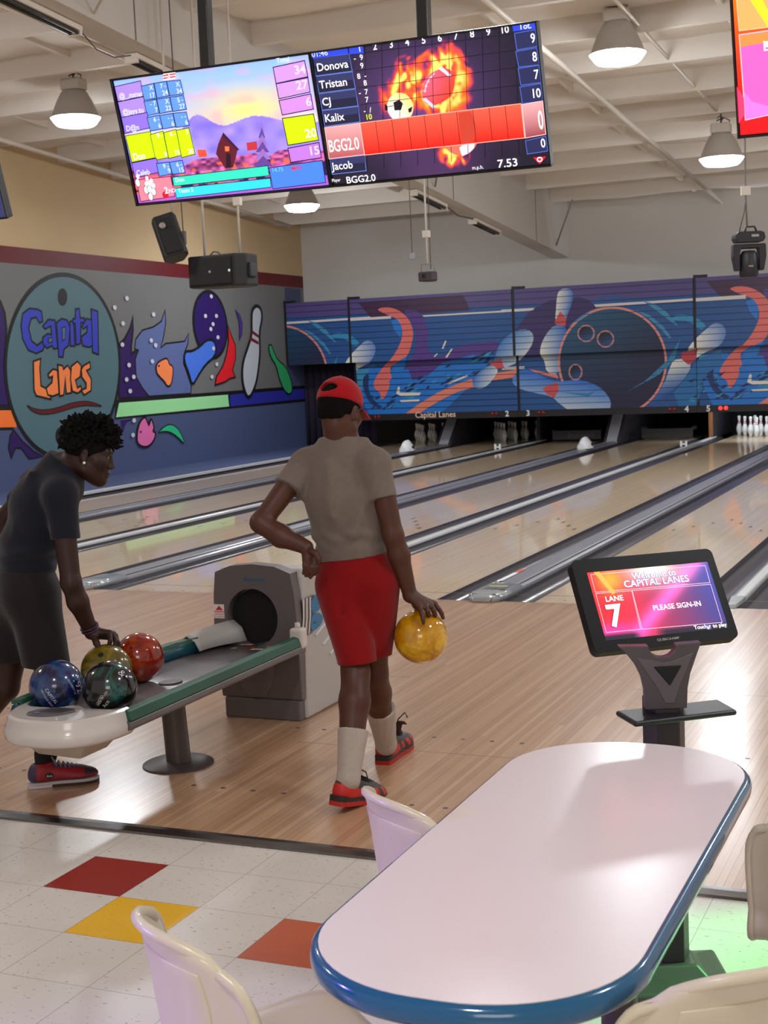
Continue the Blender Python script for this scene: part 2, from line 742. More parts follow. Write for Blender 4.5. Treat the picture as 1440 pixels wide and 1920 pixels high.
mpoly([(1280, 238), (1352, 244), (1365, 680), (1295, 690)], (66, 74, 108), 0)
PURP = (44, 8, 92)
mpoly([(-500, 250), (0, 300), (20, 350), (28, 420), (20, 600), (50, 770), (-500, 790)], PURP)
mpoly([(530, 500), (560, 470), (585, 420), (597, 370), (598, 430), (590, 500), (590, 535), (620, 520), (610, 580), (620, 640), (650, 690), (665, 735), (535, 738)], PURP)
mpoly([(605, 515), (610, 470), (640, 430), (690, 415), (725, 390), (742, 340), (745, 400), (735, 460), (722, 510), (745, 490), (790, 485), (830, 480), (848, 445), (845, 490), (830, 530), (825, 580), (840, 620), (860, 680), (858, 715), (670, 728), (640, 690), (612, 640), (608, 560), (622, 520)], (92, 106, 158), .03)
# bars
mpoly([(-500, 780), (60, 775), (60, 880), (-500, 890)], BLK, 0)
mpoly([(-500, 796), (58, 790), (75, 866), (-500, 876)], (255, 122, 48), 0)
mpoly([(520, 742), (1404, 676), (1404, 748), (515, 832)], BLK, 0)
mpoly([(535, 757), (1025, 720), (1030, 773), (521, 822)], (160, 232, 162), 0)
mpoly([(1035, 720), (1396, 690), (1396, 736), (1035, 773)], (40, 44, 158), 0)
# purple flames under the bar
mpoly([(60, 880), (100, 930), (150, 975), (195, 998), (130, 1010), (95, 962), (68, 960), (50, 1005), (37, 960), (45, 905)], PURP, .03)
mpoly([(540, 835), (600, 828), (565, 850), (548, 900)], PURP, 0)
mpoly([(330, 1085), (372, 1060), (398, 1070), (388, 1132), (370, 1090), (352, 1105), (392, 1150), (340, 1165)], PURP, .02)
# big ball sign
ell = [(280 + 257 * math.cos(t), 592 + 412 * math.sin(t)) for t in [2 * PI * i / 72 for i in range(72)]]
mpoly(ell, (84, 116, 126), .07)
mpoly([(279 + 20 * math.cos(t), 281 + 37 * math.sin(t)) for t in [2 * PI * i / 24 for i in range(24)]], BLK, .02)
mpoly([(272 + 23 * math.cos(t), 906 + 37 * math.sin(t)) for t in [2 * PI * i / 24 for i in range(24)]], (24, 20, 22), .02)
BLU, ORG = (50, 62, 190), (255, 138, 72)
for L in ([(165, 335), (185, 345), (190, 390), (176, 398), (160, 372), (138, 378), (127, 420), (140, 478), (165, 498), (185, 482), (202, 490), (190, 522), (160, 535), (125, 520), (100, 470), (92, 410), (100, 355), (130, 332)],
          [(190, 412), (215, 382), (245, 385), (258, 512), (238, 514), (233, 500), (208, 512), (190, 490), (190, 462), (213, 445), (230, 450), (226, 412), (200, 425)],
          [(252, 395), (275, 378), (300, 385), (313, 420), (306, 500), (286, 515), (281, 552), (262, 550)],
          [(311, 392), (330, 388), (334, 502), (314, 502)],
          [(325, 380), (336, 378), (338, 335), (354, 332), (359, 375), (377, 375), (377, 396), (361, 396), (360, 490), (340, 497), (336, 400), (326, 400)],
          [(365, 415), (385, 378), (412, 383), (420, 500), (395, 507), (370, 500), (362, 460), (388, 440), (390, 412), (372, 425)],
          [(408, 335), (437, 345), (441, 540), (414, 530)]):
    mpoly(L, BLU, .03)
mpoly([(276, 420), (292, 415), (290, 470), (278, 478)], (84, 116, 126), .015)
mpoly([(214, 468), (232, 462), (232, 482), (216, 488)], (84, 116, 126), .015)
for L in ([(147, 570), (180, 558), (176, 600), (181, 680), (215, 698), (226, 741), (160, 725), (150, 700)],
          [(213, 628), (235, 605), (255, 610), (262, 716), (235, 727), (212, 722), (204, 690), (230, 665), (233, 638), (218, 645)],
          [(257, 585), (278, 590), (282, 606), (300, 588), (314, 610), (317, 712), (295, 716), (290, 640), (283, 722), (265, 727)],
          [(318, 592), (345, 570), (362, 590), (357, 640), (336, 655), (345, 690), (360, 680), (364, 700), (345, 714), (322, 705), (313, 650)],
          [(372, 590), (400, 573), (404, 602), (386, 612), (407, 650), (406, 702), (375, 722), (362, 700), (384, 690), (384, 668), (365, 642), (362, 606)]):
    mpoly(L, ORG, .03)
mpoly(smooth([(112, 763), (150, 785), (200, 790), (260, 778), (320, 756), (380, 748), (420, 756), (462, 774), (420, 770), (370, 768), (310, 782), (250, 802), (190, 810), (145, 798)], 1), (104, 6, 14), .015)
# flying figures
mpoly(smooth([(700, 580), (730, 560), (750, 556), (758, 585), (773, 590), (776, 620), (766, 680), (748, 682), (738, 662), (720, 645), (700, 620)], 1), (255, 140, 80), .03)
mpoly([(943 + 74 * math.cos(t) + 12 * math.sin(t), 405 + 150 * math.sin(t)) for t in [2 * PI * i / 40 for i in range(40)]], (40, 8, 96), .06)
mpoly(smooth([(828, 525), (862, 525), (900, 500), (925, 474), (957, 474), (970, 510), (962, 550), (920, 585), (885, 640), (862, 682), (845, 620), (825, 570)], 1), (70, 118, 226), .05)
mpoly([(1022, 408), (1036, 450), (1056, 500), (1056, 560), (1042, 610), (1055, 642), (1030, 647), (1010, 662), (965, 677), (970, 640), (1000, 590), (1015, 540), (1025, 480)], (226, 24, 32), .03)
mpoly([(1055, 338), (1075, 360), (1087, 400), (1085, 450), (1072, 478), (1075, 430), (1070, 380)], (74, 44, 140), .015)
mpoly(smooth([(1130, 340), (1150, 316), (1172, 335), (1176, 380), (1162, 440), (1167, 520), (1160, 600), (1147, 680), (1115, 745), (1092, 690), (1085, 630), (1090, 570), (1110, 510), (1130, 450), (1128, 390)], 2), (190, 196, 205), .07)
mpoly([(1128, 428), (1160, 452), (1159, 466), (1126, 442)], (120, 12, 20), 0)
mpoly([(1122, 460), (1160, 482), (1159, 496), (1118, 474)], (120, 12, 20), 0)
mpoly(smooth([(1203, 500), (1217, 493), (1230, 530), (1245, 565), (1280, 590), (1305, 650), (1313, 702), (1298, 722), (1273, 700), (1250, 640), (1240, 590), (1213, 550)], 1), (48, 168, 104), .03)
mpoly(smooth([(612, 890), (625, 840), (648, 816), (660, 848), (666, 860), (675, 822), (690, 870), (682, 886), (697, 890), (690, 922), (668, 952), (640, 957), (612, 940)], 1), (232, 112, 176), .04)
mpoly([(624, 885), (632, 882), (632, 892), (625, 893)], BLK, 0)
mpoly(smooth([(705, 892), (740, 858), (772, 853), (805, 883), (830, 948), (795, 910), (760, 887), (728, 885)], 1), (42, 190, 130), .02)
mpoly([(706, 588), (714, 586), (714, 594), (707, 596)], BLK, 0)
for (dx, dy) in ((566, 287), (511, 328), (686, 359), (548, 400), (675, 476), (695, 498), (545, 495), (680, 570), (575, 587), (596, 640), (564, 652), (580, 704), (919, 366), (968, 366), (953, 403), (943, 425), (975, 462), (945, 278), (955, 512), (970, 583), (948, 640), (597, 836), (592, 902)):
    c = wp(dx, dy)
    mu.ellipse(c, 0.055, 0.038, (205, 205, 215), n=14)
mural = mu.obj('wall_mural', ARTM, wl)
mural['kind'] = 'structure'

# ledge along the wall
struct(MB().box(XW, -8.60, 0.0, YB, -0.25, 0.05).obj('floor_ledge', mat('ledge_paint', SLATE, 0.6)))
struct(MB().box(-8.64, -8.585, 0.0, YB, -0.25, 0.062).obj('trim_2', mat('white_cap', (205, 205, 210), 0.3), bevel=0.008))

# ---- back wall above the machines
BW = mat('back_wall_paint', (205, 200, 194), 0.8, noise=0.05, nscale=0.9)
struct(MB().box(XW - 0.1, 9.0, YB, YB + 0.12, 1.9, 6.0).obj('wall_back', BW))
struct(MB().box(XW - 0.1, 9.0, 20.6, 20.7, -0.3, 2.4).obj('wall_pit', mat('pit_black', (14, 12, 13), 0.9)))
struct(MB().box(XW - 0.1, 9.0, YB, 20.7, 2.0, 2.1).obj('ceiling_pit', mat('pit_black')))
mb = MB()
P = []
for i in range(60):
    x = -10.0 + 1.6 * i / 59
    P.append([(x, 17.3 + 0.03 * math.sin(i * 1.1), z) for z in (0.06, 1.0, 2.1)])
mb.grid(np.array(P))
tag(mb.obj('pit_curtain', mat('curtain', (34, 26, 46), 0.9), smooth=True, solid=0.004), 'dark purple curtain closing the gap between the mural wall and the masking boards', 'curtain')

# ---- ceiling: sagging white deck between joists
CEIL = mat('ceiling_white', (220, 211, 201), 0.7, noise=0.05, nscale=0.7, bump=0.25, bscale=3.0)
JO = mat('joist_white', (214, 205, 195), 0.7, noise=0.04, nscale=1.2)
JS, JY0 = 1.42, 6.42
nx, ny = 90, 260
xs, ys = np.linspace(XW - 0.05, 9.0, nx), np.linspace(-12.0, YB + 0.1, ny)
vn = vnoise(3)
P = np.zeros((ny, nx, 3))
for j, y in enumerate(ys):
    ph = ((y - JY0) / JS) % 1.0
    for i, x in enumerate(xs):
        ph2 = ((x + 4.27) / 2.44) % 1.0
        sag = 0.13 * math.sin(PI * ph) * (0.5 + vn(x * 0.45 + 40, math.floor((y - JY0) / JS) * 3.7 + 80)) * (0.45 + 0.55 * math.sin(PI * ph2))
        P[j, i] = (x, y, deck_z(y) - 0.02 - sag - 0.02 * vn(x * 3 + 9, y * 5 + 90))
struct(MB().grid(P, flip=True).obj('ceiling', CEIL, smooth=True, fix=False))
y = JY0 - 12 * JS
joist = None
while y < YB:
    z = deck_z(y)
    o = MB().box(XW, 9.0, -0.045, 0.045, -0.30, 0.0).obj('ceiling_joist', JO) if joist is None else joist.copy()
    if joist is None:
        joist = o
    else:
        COL.objects.link(o)
    o.location = (0, y, z)
    struct(o)
    y += JS
# light purlins running down the hall
purl = None
for x in (-9.15, -6.71, -1.83, 0.61, 3.05, 5.49):
    ang = math.atan(-0.065)
    if purl is None:
        purl = MB().box(-0.03, 0.03, -18.0, 10.2, -0.10, 0.0).obj('ceiling_purlin', JO)
        o = purl
    else:
        o = purl.copy()
        COL.objects.link(o)
    o.location = (x, 7.3, deck_z(7.3) - 0.04)
    o.rotation_euler = (ang, 0, 0)
    struct(o)


# girder: deep side panels over a wider bottom flange
def gz(y):
    return 5.105 - 0.0873 * y


GIR = mat('girder_grey', (192, 185, 178), 0.75, noise=0.05, nscale=0.8)
mb = MB()
for x0, x1, d0, d1 in ((-4.36, -4.27, 0.0, None), (-4.62, -4.36, 0.0, 0.09)):
    ya, yb = -9.0, YB
    za, zb = gz(ya), gz(yb)
    ta, tb = (deck_z(ya), deck_z(yb)) if d1 is None else (za + d1, zb + d1)
    mb.add([(x0, ya, za), (x1, ya, za), (x1, yb, zb), (x0, yb, zb), (x0, ya, ta), (x1, ya, ta), (x1, yb, tb), (x0, yb, tb)],
           [(0, 3, 2, 1), (4, 5, 6, 7), (0, 1, 5, 4), (2, 3, 7, 6), (0, 4, 7, 3), (1, 2, 6, 5)])
struct(mb.obj('ceiling_girder', GIR))
for k, yy in enumerate((2.6, 6.9, 11.2, 15.4)):
    struct(MB().box(-4.268, -4.262, yy - 0.006, yy + 0.006, gz(yy), deck_z(yy)).obj('ceiling_seam', mat('seam_grey', (120, 112, 106), 0.8)))
PIPE = mat('pipe_white', (214, 204, 192), 0.5)


def pipe(pts, r, label, m=PIPE, name='ceiling_pipe', cat='pipe', group=None):
    return tag(MB().tube(pts, r, 10).obj(name, m, smooth=True), label, cat, group)


pipe([(-1.35, -3.0, deck_z(-3) - 0.36), (-1.35, YB, deck_z(YB) - 0.36)], 0.035, 'white sprinkler pipe running under the joists to the back wall, right of the scoring screens')
pipe([(-0.36, 1.0, 5.62), (-0.20, 10.7, 4.93)], 0.022, 'thin white conduit linking the two bell lamps over the right lanes')
pipe([(-5.6, -2.0, deck_z(-2) - 0.40), (-5.6, 12.0, deck_z(12) - 0.40)], 0.03, 'white pipe under the ceiling left of the girder, passing the left bell lamp')
pipe([(-9.5, -2.0, deck_z(-2) - 0.38), (-9.5, 16.0, deck_z(16) - 0.38)], 0.035, 'white pipe close to the cream wall below the ceiling')
pipe([(-3.75, 16.0, 4.50), (-4.255, 16.6, gz(16.6) + 0.1)], 0.016, 'thin diagonal brace rod from the girder end up to the joists', mat('rod_grey', (140, 130, 122), 0.5), 'brace_rod', 'brace rod')
pipe([(-3.6, 9.2, deck_z(9.2) - 0.32), (-4.25, 10.4, gz(10.4) + 0.05)], 0.013, 'thin diagonal brace rod behind the lower edge of the football screen', mat('rod_grey'), 'brace_rod', 'brace rod')
pipe([(-3.2, 1.2, deck_z(1.2) - 0.32), (-4.25, 1.9, gz(1.9) + 0.05)], 0.013, 'thin white brace rod above the left scoring screen', PIPE, 'brace_rod', 'brace rod')
# ================================================================== lanes
LCEN = {}
for k, n in ((-2, 1), (-1, 3), (0, 5), (1, 7)):
    LCEN[n] = k * PW - G - LWD / 2
    LCEN[n + 1] = k * PW + G + LWD / 2
LDESC = {1: 'maple bowling lane along the mural wall, first from the wall', 2: 'maple bowling lane ending below the numeral 2, second from the mural wall',
         3: 'maple bowling lane ending below the numeral 3', 4: 'maple bowling lane ending below the numeral 4', 5: 'maple bowling lane running to the brightly lit pins under the numeral 5',
         6: 'maple bowling lane right of the divider with the rounded end shoe', 7: 'maple bowling lane cut off by the right edge, behind the touch screen'}
GUT = mat('gutter_grey', (70, 68, 76), 0.22, 0.1, noise=0.12, nscale=3)
ARROW = Art
for n in range(1, 8):
    c = LCEN[n]
    t = thing('bowling_lane', LDESC[n], 'bowling lane', (c, 0, 0), 0, 'bowling lanes')
    MB().box(c - LWD / 2, c + LWD / 2, 0.0, 19.35, -0.06, 0.0).obj('lane_bed', LANE, t)
    a = Art(fr, base=0.0006)
    for q in range(-3, 4):
        x, yy = c + q * 0.136, 4.85 - abs(q) * 0.28
        a.poly([(x - 0.017, yy), (x + 0.017, yy), (x, yy + 0.14)], (70, 44, 30))
    for q in (-4, -3, -2, 2, 3, 4):
        a.ellipse((c + q * 0.068, 2.1), 0.010, 0.010, (70, 44, 30), n=10)
    a.obj('aiming_arrows', ARTM, t)


def gutter(name, x, w, label):
    w = w - 0.008
    mb = MB()
    ns = 12
    P = []
    for i in range(ns + 1):
        a_ = PI * i / ns
        P.append([(x - w / 2 * math.cos(a_), yy, -0.008 - 0.075 * math.sin(a_)) for yy in (0.0, 18.9)])
    P = [[(x - w / 2 - 0.002, yy, -0.0005) for yy in (0.0, 18.9)]] + P + [[(x + w / 2 + 0.002, yy, -0.0005) for yy in (0.0, 18.9)]]
    mb.grid(np.array(P), flip=True)
    mb.add([(x - w / 2, 0.001, -0.25), (x + w / 2, 0.001, -0.25), (x + w / 2, 0.001, -0.09), (x - w / 2, 0.001, -0.09)], [(0, 1, 2, 3)])
    return tag(mb.obj(name, GUT, smooth=True, fix=False), label, 'gutter')


GW = (WD - 0.245) / 2
NG = (ND - 0.10) / 2
names = {-2: ('the first and second lanes from the mural wall', '1'), -1: ('lanes 3 and 4', '3'), 0: ('lane 5 and the ball return side', '5'), 1: ('the two lanes at the right edge', '7')}
gdesc = {}
for k in (-2, -1, 0):
    a_, b_ = 5 + 2 * k, 6 + 2 * k
    w1 = {1: 'first lane from the mural wall', 2: 'second lane from the mural wall', 3: 'lane under numeral 3', 4: 'lane under numeral 4', 5: 'lane with the lit pins', 6: 'lane right of the lit-pin lane'}
    gutter('gutter', k * PW - WD / 2 + GW / 2, GW, 'dark grey gutter along the right side of the ' + w1[a_])
    gutter('gutter', k * PW + WD / 2 - GW / 2, GW, 'dark grey gutter along the left side of the ' + w1[b_])
    gutter('gutter', k * PW + G + LWD + NG / 2, NG, 'narrow-side gutter right of the ' + w1[b_])
    if k > -2:
        gutter('gutter', k * PW - G - LWD - NG / 2, NG, 'narrow-side gutter left of the ' + w1[a_])
gutter('gutter', PW / 2 + ND / 2 - NG / 2, NG, 'dark grey gutter along the left side of the lane cut off at the right edge')

CAPG = mat('divider_grey', (150, 150, 158), 0.28, 0.35, noise=0.06, nscale=2)
CAPW = mat('divider_white', (206, 206, 206), 0.25)
CAPK = mat('divider_black', (26, 24, 28), 0.4)
CLEAR = mat('end_shoe_grey', (168, 172, 176), 0.15, 0.2)
wdesc = {-2: 'wide grey lane divider nearest the mural wall', -1: 'wide grey lane divider ending beside the hand of the leaning boy', 0: 'wide grey lane divider with tape and a rounded end shoe, right of the gold ball', 1: 'wide grey lane divider at the right edge'}
ndesc = {-2: 'narrow white topped lane divider second from the mural wall', -1: 'narrow white topped lane divider passing behind the bowler\'s right elbow', 0: 'narrow white lane divider at the right edge behind the touch screen'}
for k in (-2, -1, 0):
    x = k * PW
    t = thing('lane_divider', wdesc[k], 'lane divider', (x, 0, 0), 0, 'wide lane dividers')
    prof = [(-0.122, -0.2), (-0.122, 0.012), (-0.108, 0.034), (-0.06, 0.042), (0.06, 0.042), (0.085, 0.036), (0.092, 0.030), (0.118, 0.022), (0.122, 0.008), (0.122, -0.2)]
    mb = MB()
    mb.grid(np.array([[(x + px, yy, pz) for yy in (0.42, 17.2)] for px, pz in prof]), flip=True)
    mb.add([(x + px, 0.42, pz) for px, pz in prof], [tuple(range(len(prof)))])
    mb.obj('divider_cap', CAPG, t, fix=True)
    MB().box(x + 0.078, x + 0.088, 0.45, 17.0, 0.030, 0.0375).obj('divider_groove', CAPK, t)
    MB().box(x - 0.128, x - 0.116, 0.45, 17.0, -0.01, 0.018).obj('rub_rail', CAPK, t)
    # rounded end shoe at the foul line
    mb = MB()
    rings = []
    for (yy, s, zz) in ((0.46, 1.0, 0.052), (0.12, 0.98, 0.058), (0.0, 0.86, 0.055), (-0.055, 0.62, 0.045), (-0.075, 0.5, 0.02), (-0.075, 0.5, 0.0)):
        rings.append([(x + s * 0.135 * q, yy, zz * (1 - 0.25 * abs(q) ** 4) if zz else 0.0) for q in np.linspace(-1, 1, 13)])
    mb.grid(np.array(rings))
    for sgn in (-1, 1):
        mb.add([(x + sgn * 0.135, 0.46, 0.0), (x + sgn * 0.135, 0.46, 0.039), (x + sgn * 0.132, 0.12, 0.043), (x + sgn * 0.132, 0.12, 0.0),
                (x + sgn * 0.116, 0.0, 0.041), (x + sgn * 0.116, 0.0, 0.0), (x + sgn * 0.084, -0.055, 0.034), (x + sgn * 0.084, -0.055, 0.0), (x + sgn * 0.068, -0.075, 0.0)],
               [(0, 1, 2, 3), (3, 2, 4, 5), (5, 4, 6, 7), (7, 6, 8)])
    mb.obj('end_shoe', CLEAR, t, smooth=True, solid=0.003)
    a = Art(((x, 0, 0.0590), (1, 0, 0), (0, 1, 0), (0, 0, 1)), eps=0.0004, base=0.001)
    if k == 0:
        a.poly([(-0.06, 0.26), (0.08, 0.26), (0.08, 0.31), (-0.06, 0.31)], (176, 172, 96))
        a.text('726', -0.06, 0.13, 0.11, (70, 66, 62), 'l', 0.02)
        a.obj('tape_marking', ARTM, t)
        a = Art(((x, 0, 0.043), (1, 0, 0), (0, 1, 0), (0, 0, 1)), eps=0.0004, base=0.0006)
        a.poly([(-0.115, 0.62), (-0.075, 0.62), (-0.075, 1.02), (-0.115, 1.02)], (222, 222, 226))
        a.poly([(-0.115, 1.02), (-0.075, 1.02), (-0.075, 1.2), (-0.115, 1.2)], (204, 84, 60))
        a.poly([(-0.12, 0.47), (-0.05, 0.47), (-0.05, 0.58), (-0.12, 0.58)], (30, 30, 34))
        a.text('DR', -0.115, 0.49, 0.07, (230, 230, 230), 'l', 0.02)
        a.obj('tape_strip', ARTM, t)
for k in (-2, -1, 0):
    x = k * PW + PW / 2
    t = thing('lane_divider', ndesc[k], 'lane divider', (x, 0, 0), 0, 'narrow lane dividers')
    MB().box(x - 0.034, x + 0.046, 0.3, 18.4, -0.2, 0.026).obj('divider_cap', CAPW, t, bevel=0.012)
    MB().box(x - 0.05, x - 0.034, 0.25, 18.4, -0.2, 0.018).obj('rub_rail', CAPK, t)
    mb = MB()
    mb.add([(x - 0.05, 0.32, 0.0), (x + 0.05, 0.32, 0.0), (x + 0.05, 0.32, 0.03), (x - 0.05, 0.32, 0.03), (x - 0.03, -0.03, 0.0), (x + 0.03, -0.03, 0.0), (x + 0.025, 0.02, 0.02), (x - 0.025, 0.02, 0.02)],
           [(3, 2, 6, 7), (0, 3, 7, 4), (1, 5, 6, 2), (4, 7, 6, 5), (0, 1, 2, 3)])
    mb.obj('end_shoe', CLEAR, t, bevel=0.006)
struct(MB().box(-8.60, -8.545, 0, 18, -0.25, 0.02).obj('trim_3', CAPK))
gutter('gutter', -8.42, 0.24, 'dark grey gutter against the ledge of the mural wall')

# ---- kickback plates and the scoring sensors
KB = mat('kickback_grey', (150, 150, 158), 0.4, noise=0.1, nscale=4)
KBD = mat('kickback_dark', (44, 40, 46), 0.6)
kd = {-2: 'grey slanted ball lift housing under the masking board, left of the numeral 2', -1: 'grey slanted ball lift housing under the painted ball', 0: 'grey slanted ball lift housing right of the lit pins'}
for k in (-2, -1, 0):
    x = k * PW
    t = thing('ball_lift', kd[k], 'ball lift housing', (x, 17.2, 0), 0, 'ball lift housings')
    MB().prism([(17.1, 0.0), (18.15, 0.95), (20.3, 0.95), (20.3, 0.0)], ((x, 0, 0), (0, 1, 0), (0, 0, 1), (1, 0, 0)), -0.16, 0.16).obj('side_plate', KBD, t)
    s = np.array([0, 1.05, 0.95])
    s /= np.linalg.norm(s)
    nn = np.array([0, -s[2], s[1]])
    MB().obox(np.array([x, 17.1, 0.0]) + s * 0.68 + nn * 0.012, (1, 0, 0), s, nn, 0.10, 0.68, 0.012).obj('front_plate', KB, t, bevel=0.006)
for k, lab in ((-2, 'dark pit wall plate between the second lane and the lane under numeral 3'), (-1, 'thin pit wall plate with an orange edge below numerals 4 and 5'), (0, 'dark pit wall plate at the right edge')):
    x = k * PW + PW / 2
    t = thing('pit_divider', lab, 'pit divider', (x, 18, 0), 0, 'pit dividers')
    MB().box(x - 0.03, x + 0.03, 18.05, 20.4, 0.0, 0.95).obj('plate', KBD, t)
    MB().box(x - 0.035, x + 0.035, 18.0, 18.05, 0.0, 0.95).obj('edge_strip', mat('orange_edge', (150, 96, 52), 0.5) if k == -1 else KBD, t)
WPL = mat('white_plastic', (232, 234, 236), 0.25)
for k, lab in ((-2, 'white scoring camera housing on the divider beside the bowler\'s shoulder'), (-1, 'white scoring camera housing on the divider below the painted ball')):
    x = k * PW + 0.02
    t = thing('scoring_camera', lab, 'scoring camera', (x, 15.15, 0.04), 0, 'scoring cameras')
    mb = MB()
    rings = []
    for (yy, w, h) in ((-0.16, 0.05, 0.07), (-0.14, 0.09, 0.14), (-0.05, 0.12, 0.20), (0.06, 0.12, 0.21), (0.15, 0.09, 0.15), (0.18, 0.05, 0.08)):
        rings.append([(x + w * math.cos(a_) * (1.1 if math.sin(a_) < .5 else .9), 15.15 + yy, 0.043 + h * max(0.0, math.sin(a_))) for a_ in np.linspace(0, PI, 13)])
    mb.grid(np.array(rings))
    mb.add(rings[0], [tuple(range(13))]).add(rings[-1], [tuple(range(13))])
    mb.obj('housing', WPL, t, smooth=True)
    MB().lathe([(0.0, 0.0), (0.03, 0.0), (0.034, 0.03), (0.0, 0.035)], (x + 0.13, 15.12, 0.12), 16, axes=(np.array([0, 1., 0]), np.array([0, 0, 1.]), np.array([1., 0, 0]))).obj('lens', mat('lens_dark', (30, 32, 40), 0.1), t, smooth=True)
    MB().box(x + 0.08, x + 0.15, 15.1, 15.2, 0.043, 0.13).obj('side_box', WPL, t, bevel=0.01)
for k, lab in ((-2, 'small white two post ball sensor on the divider below numeral 2'), (-1, 'small white two post ball sensor on the divider below numeral 4')):
    x = k * PW + PW / 2
    t = thing('ball_sensor', lab, 'ball sensor', (x, 15.45, 0.026), 0, 'ball sensors')
    for s in (-1, 1):
        MB().box(x + s * 0.045 - 0.018, x + s * 0.045 + 0.018, 15.43, 15.47, 0.026, 0.13).obj('post', WPL, t, bevel=0.006)
    MB().box(x - 0.04, x + 0.04, 15.435, 15.465, 0.06, 0.085).obj('crossbar', WPL, t)

# ---- pins
PINP = [(0.0, 0.0), (0.0258, 0.0), (0.0295, 0.006), (0.036, 0.03), (0.0497, 0.06), (0.0575, 0.095), (0.0605, 0.1145), (0.058, 0.14), (0.049, 0.17), (0.0395, 0.2), (0.0312, 0.225), (0.0250, 0.25),
        (0.0233, 0.27), (0.0240, 0.29), (0.0268, 0.315), (0.0305, 0.335), (0.0323, 0.348), (0.0310, 0.362), (0.0255, 0.374), (0.014, 0.380), (0.0, 0.381)]
PINM = mat('pin_white', (236, 236, 232), 0.22, coat=0.4)
PINR = mat('pin_red', (190, 24, 36), 0.25, coat=0.4)
pin0 = None
rows = [(0, [0]), (1, [-.5, .5]), (2, [-1, 0, 1]), (3, [-1.5, -.5, .5, 1.5])]
pn = {1: 'dim', 2: 'dim', 3: 'dim', 5: 'lit', 6: 'lit'}
pl = {1: 'dim white bowling pin in the shadowed rack of the first lane from the mural wall', 2: 'dim white bowling pin in the shadowed rack below the numeral 2', 3: 'dim white bowling pin in the shadowed rack below the numeral 3',
      5: 'brightly lit white bowling pin with red neck bands below numeral 5', 6: 'lit white bowling pin at the right edge below numeral 6'}
YH = 18.29
for n in (5, 1, 2, 6):
    for r, xs_ in rows:
        for q in xs_:
            x, yy = LCEN[n] + q * 0.3048, YH + r * 0.264
            if pin0 is None:
                pin0 = thing('bowling_pin', '', 'bowling pin', (x, yy, 0))
                MB().lathe(PINP, (x, yy, 0), 24).obj('pin_body', PINM, pin0, smooth=True)
                for z0, z1 in ((0.232, 0.244), (0.262, 0.274)):
                    def rr(z):
                        return float(np.interp(z, [p[1] for p in PINP], [p[0] for p in PINP])) + 0.0008
                    MB().lathe([(rr(z), z) for z in np.linspace(z0, z1, 4)], (x, yy, 0), 24).obj('neck_band', PINR, pin0, smooth=True)
                o = pin0
            else:
                o = copy_tree(pin0)
                o.location = (x, yy, 0)
            lab = pl[n]
            if n == 5:
                key = (r, q)
                lab = {(3, -1.5): 'brightly lit white pin standing alone at the left of the rack below numeral 5', (2, -1): 'second brightly lit pin from the left below numeral 5',
                       (1, -.5): 'third brightly lit pin from the left below numeral 5', (0, 0): 'head pin of the brightly lit rack, near the right edge of the picture'}.get(key, lab)
            tag(o, lab, 'bowling pin', {1: 'pins of the first lane', 2: 'pins of the second lane', 3: 'pins of the third lane', 5: 'lit pins of the fifth lane', 6: 'lit pins of the sixth lane'}[n])
for n, lab in ((3, 'dark sweep board standing in the pit below the numeral 3'), (4, 'dark sweep board standing in the pit below the numeral 4')):
    c = LCEN[n]
    t = thing('sweep_board', lab, 'sweep board', (c, 17.9, 0), 0, 'sweep boards')
    MB().box(c - 0.5, c + 0.5, 17.88, 17.92, 0.03, 0.22).obj('board', mat('sweep_dark', (46, 40, 44), 0.5), t, bevel=0.01)
    for s in (-1, 1):
        MB().box(c + s * 0.49 - 0.015, c + s * 0.49 + 0.015, 17.9, 18.3, 0.18, 0.24).obj('sweep_arm', KBD, t)
    if n == 3:
        a = Art(((0, 17.88, 0), (1, 0, 0), (0, 0, 1), (0, -1, 0)), eps=0.0005, base=0.001)
        a.text('Brunswick', c + 0.1, 0.085, 0.13, (86, 78, 80), 'c', 0.02)
        a.obj('lettering', ARTM, t)
# the pin light above the lit rack, behind the masking board
for n in (5, 6):
    t = thing('pin_light', 'fluorescent pin light above the lit rack, behind the masking board of lane %d' % n, 'pin light', (LCEN[n], 17.5, 1.2), 0, 'pin lights')
    MB().tube([(LCEN[n] - 0.5, 17.45, 1.15), (LCEN[n] + 0.5, 17.45, 1.15)], 0.02, 10).obj('tube', mat('pin_tube', (235, 242, 255), emit=(232, 242, 255), emit_s=230.0), t, smooth=True)
    MB().box(LCEN[n] - 0.52, LCEN[n] + 0.52, 17.38, 17.41, 1.08, 1.22).obj('reflector', WPL, t)

# ================================================================== masking boards
YU, YL, ZS, ZT, ZB = 16.559, 16.743, 1.737, 2.995, 0.562
MASKB = mat('mask_edge', (26, 22, 34), 0.5)
PRINT = mat('mask_print', rough=0.42, attr=True)


def c5(p):
    return (p[0] / 3.0 + 520, p[1] / 3.0 + 480)


def c6(p):
    return (p[0] / 2.88 + 940, p[1] / 2.88 + 480)


NAVY, DPUR, MAR = (36, 82, 142), (84, 70, 128), (66, 34, 68)
CORAL, CYAN, BRI = (222, 108, 100), (60, 140, 180), (34, 116, 200)
PB, PWH = (36, 104, 190), (226, 224, 214)


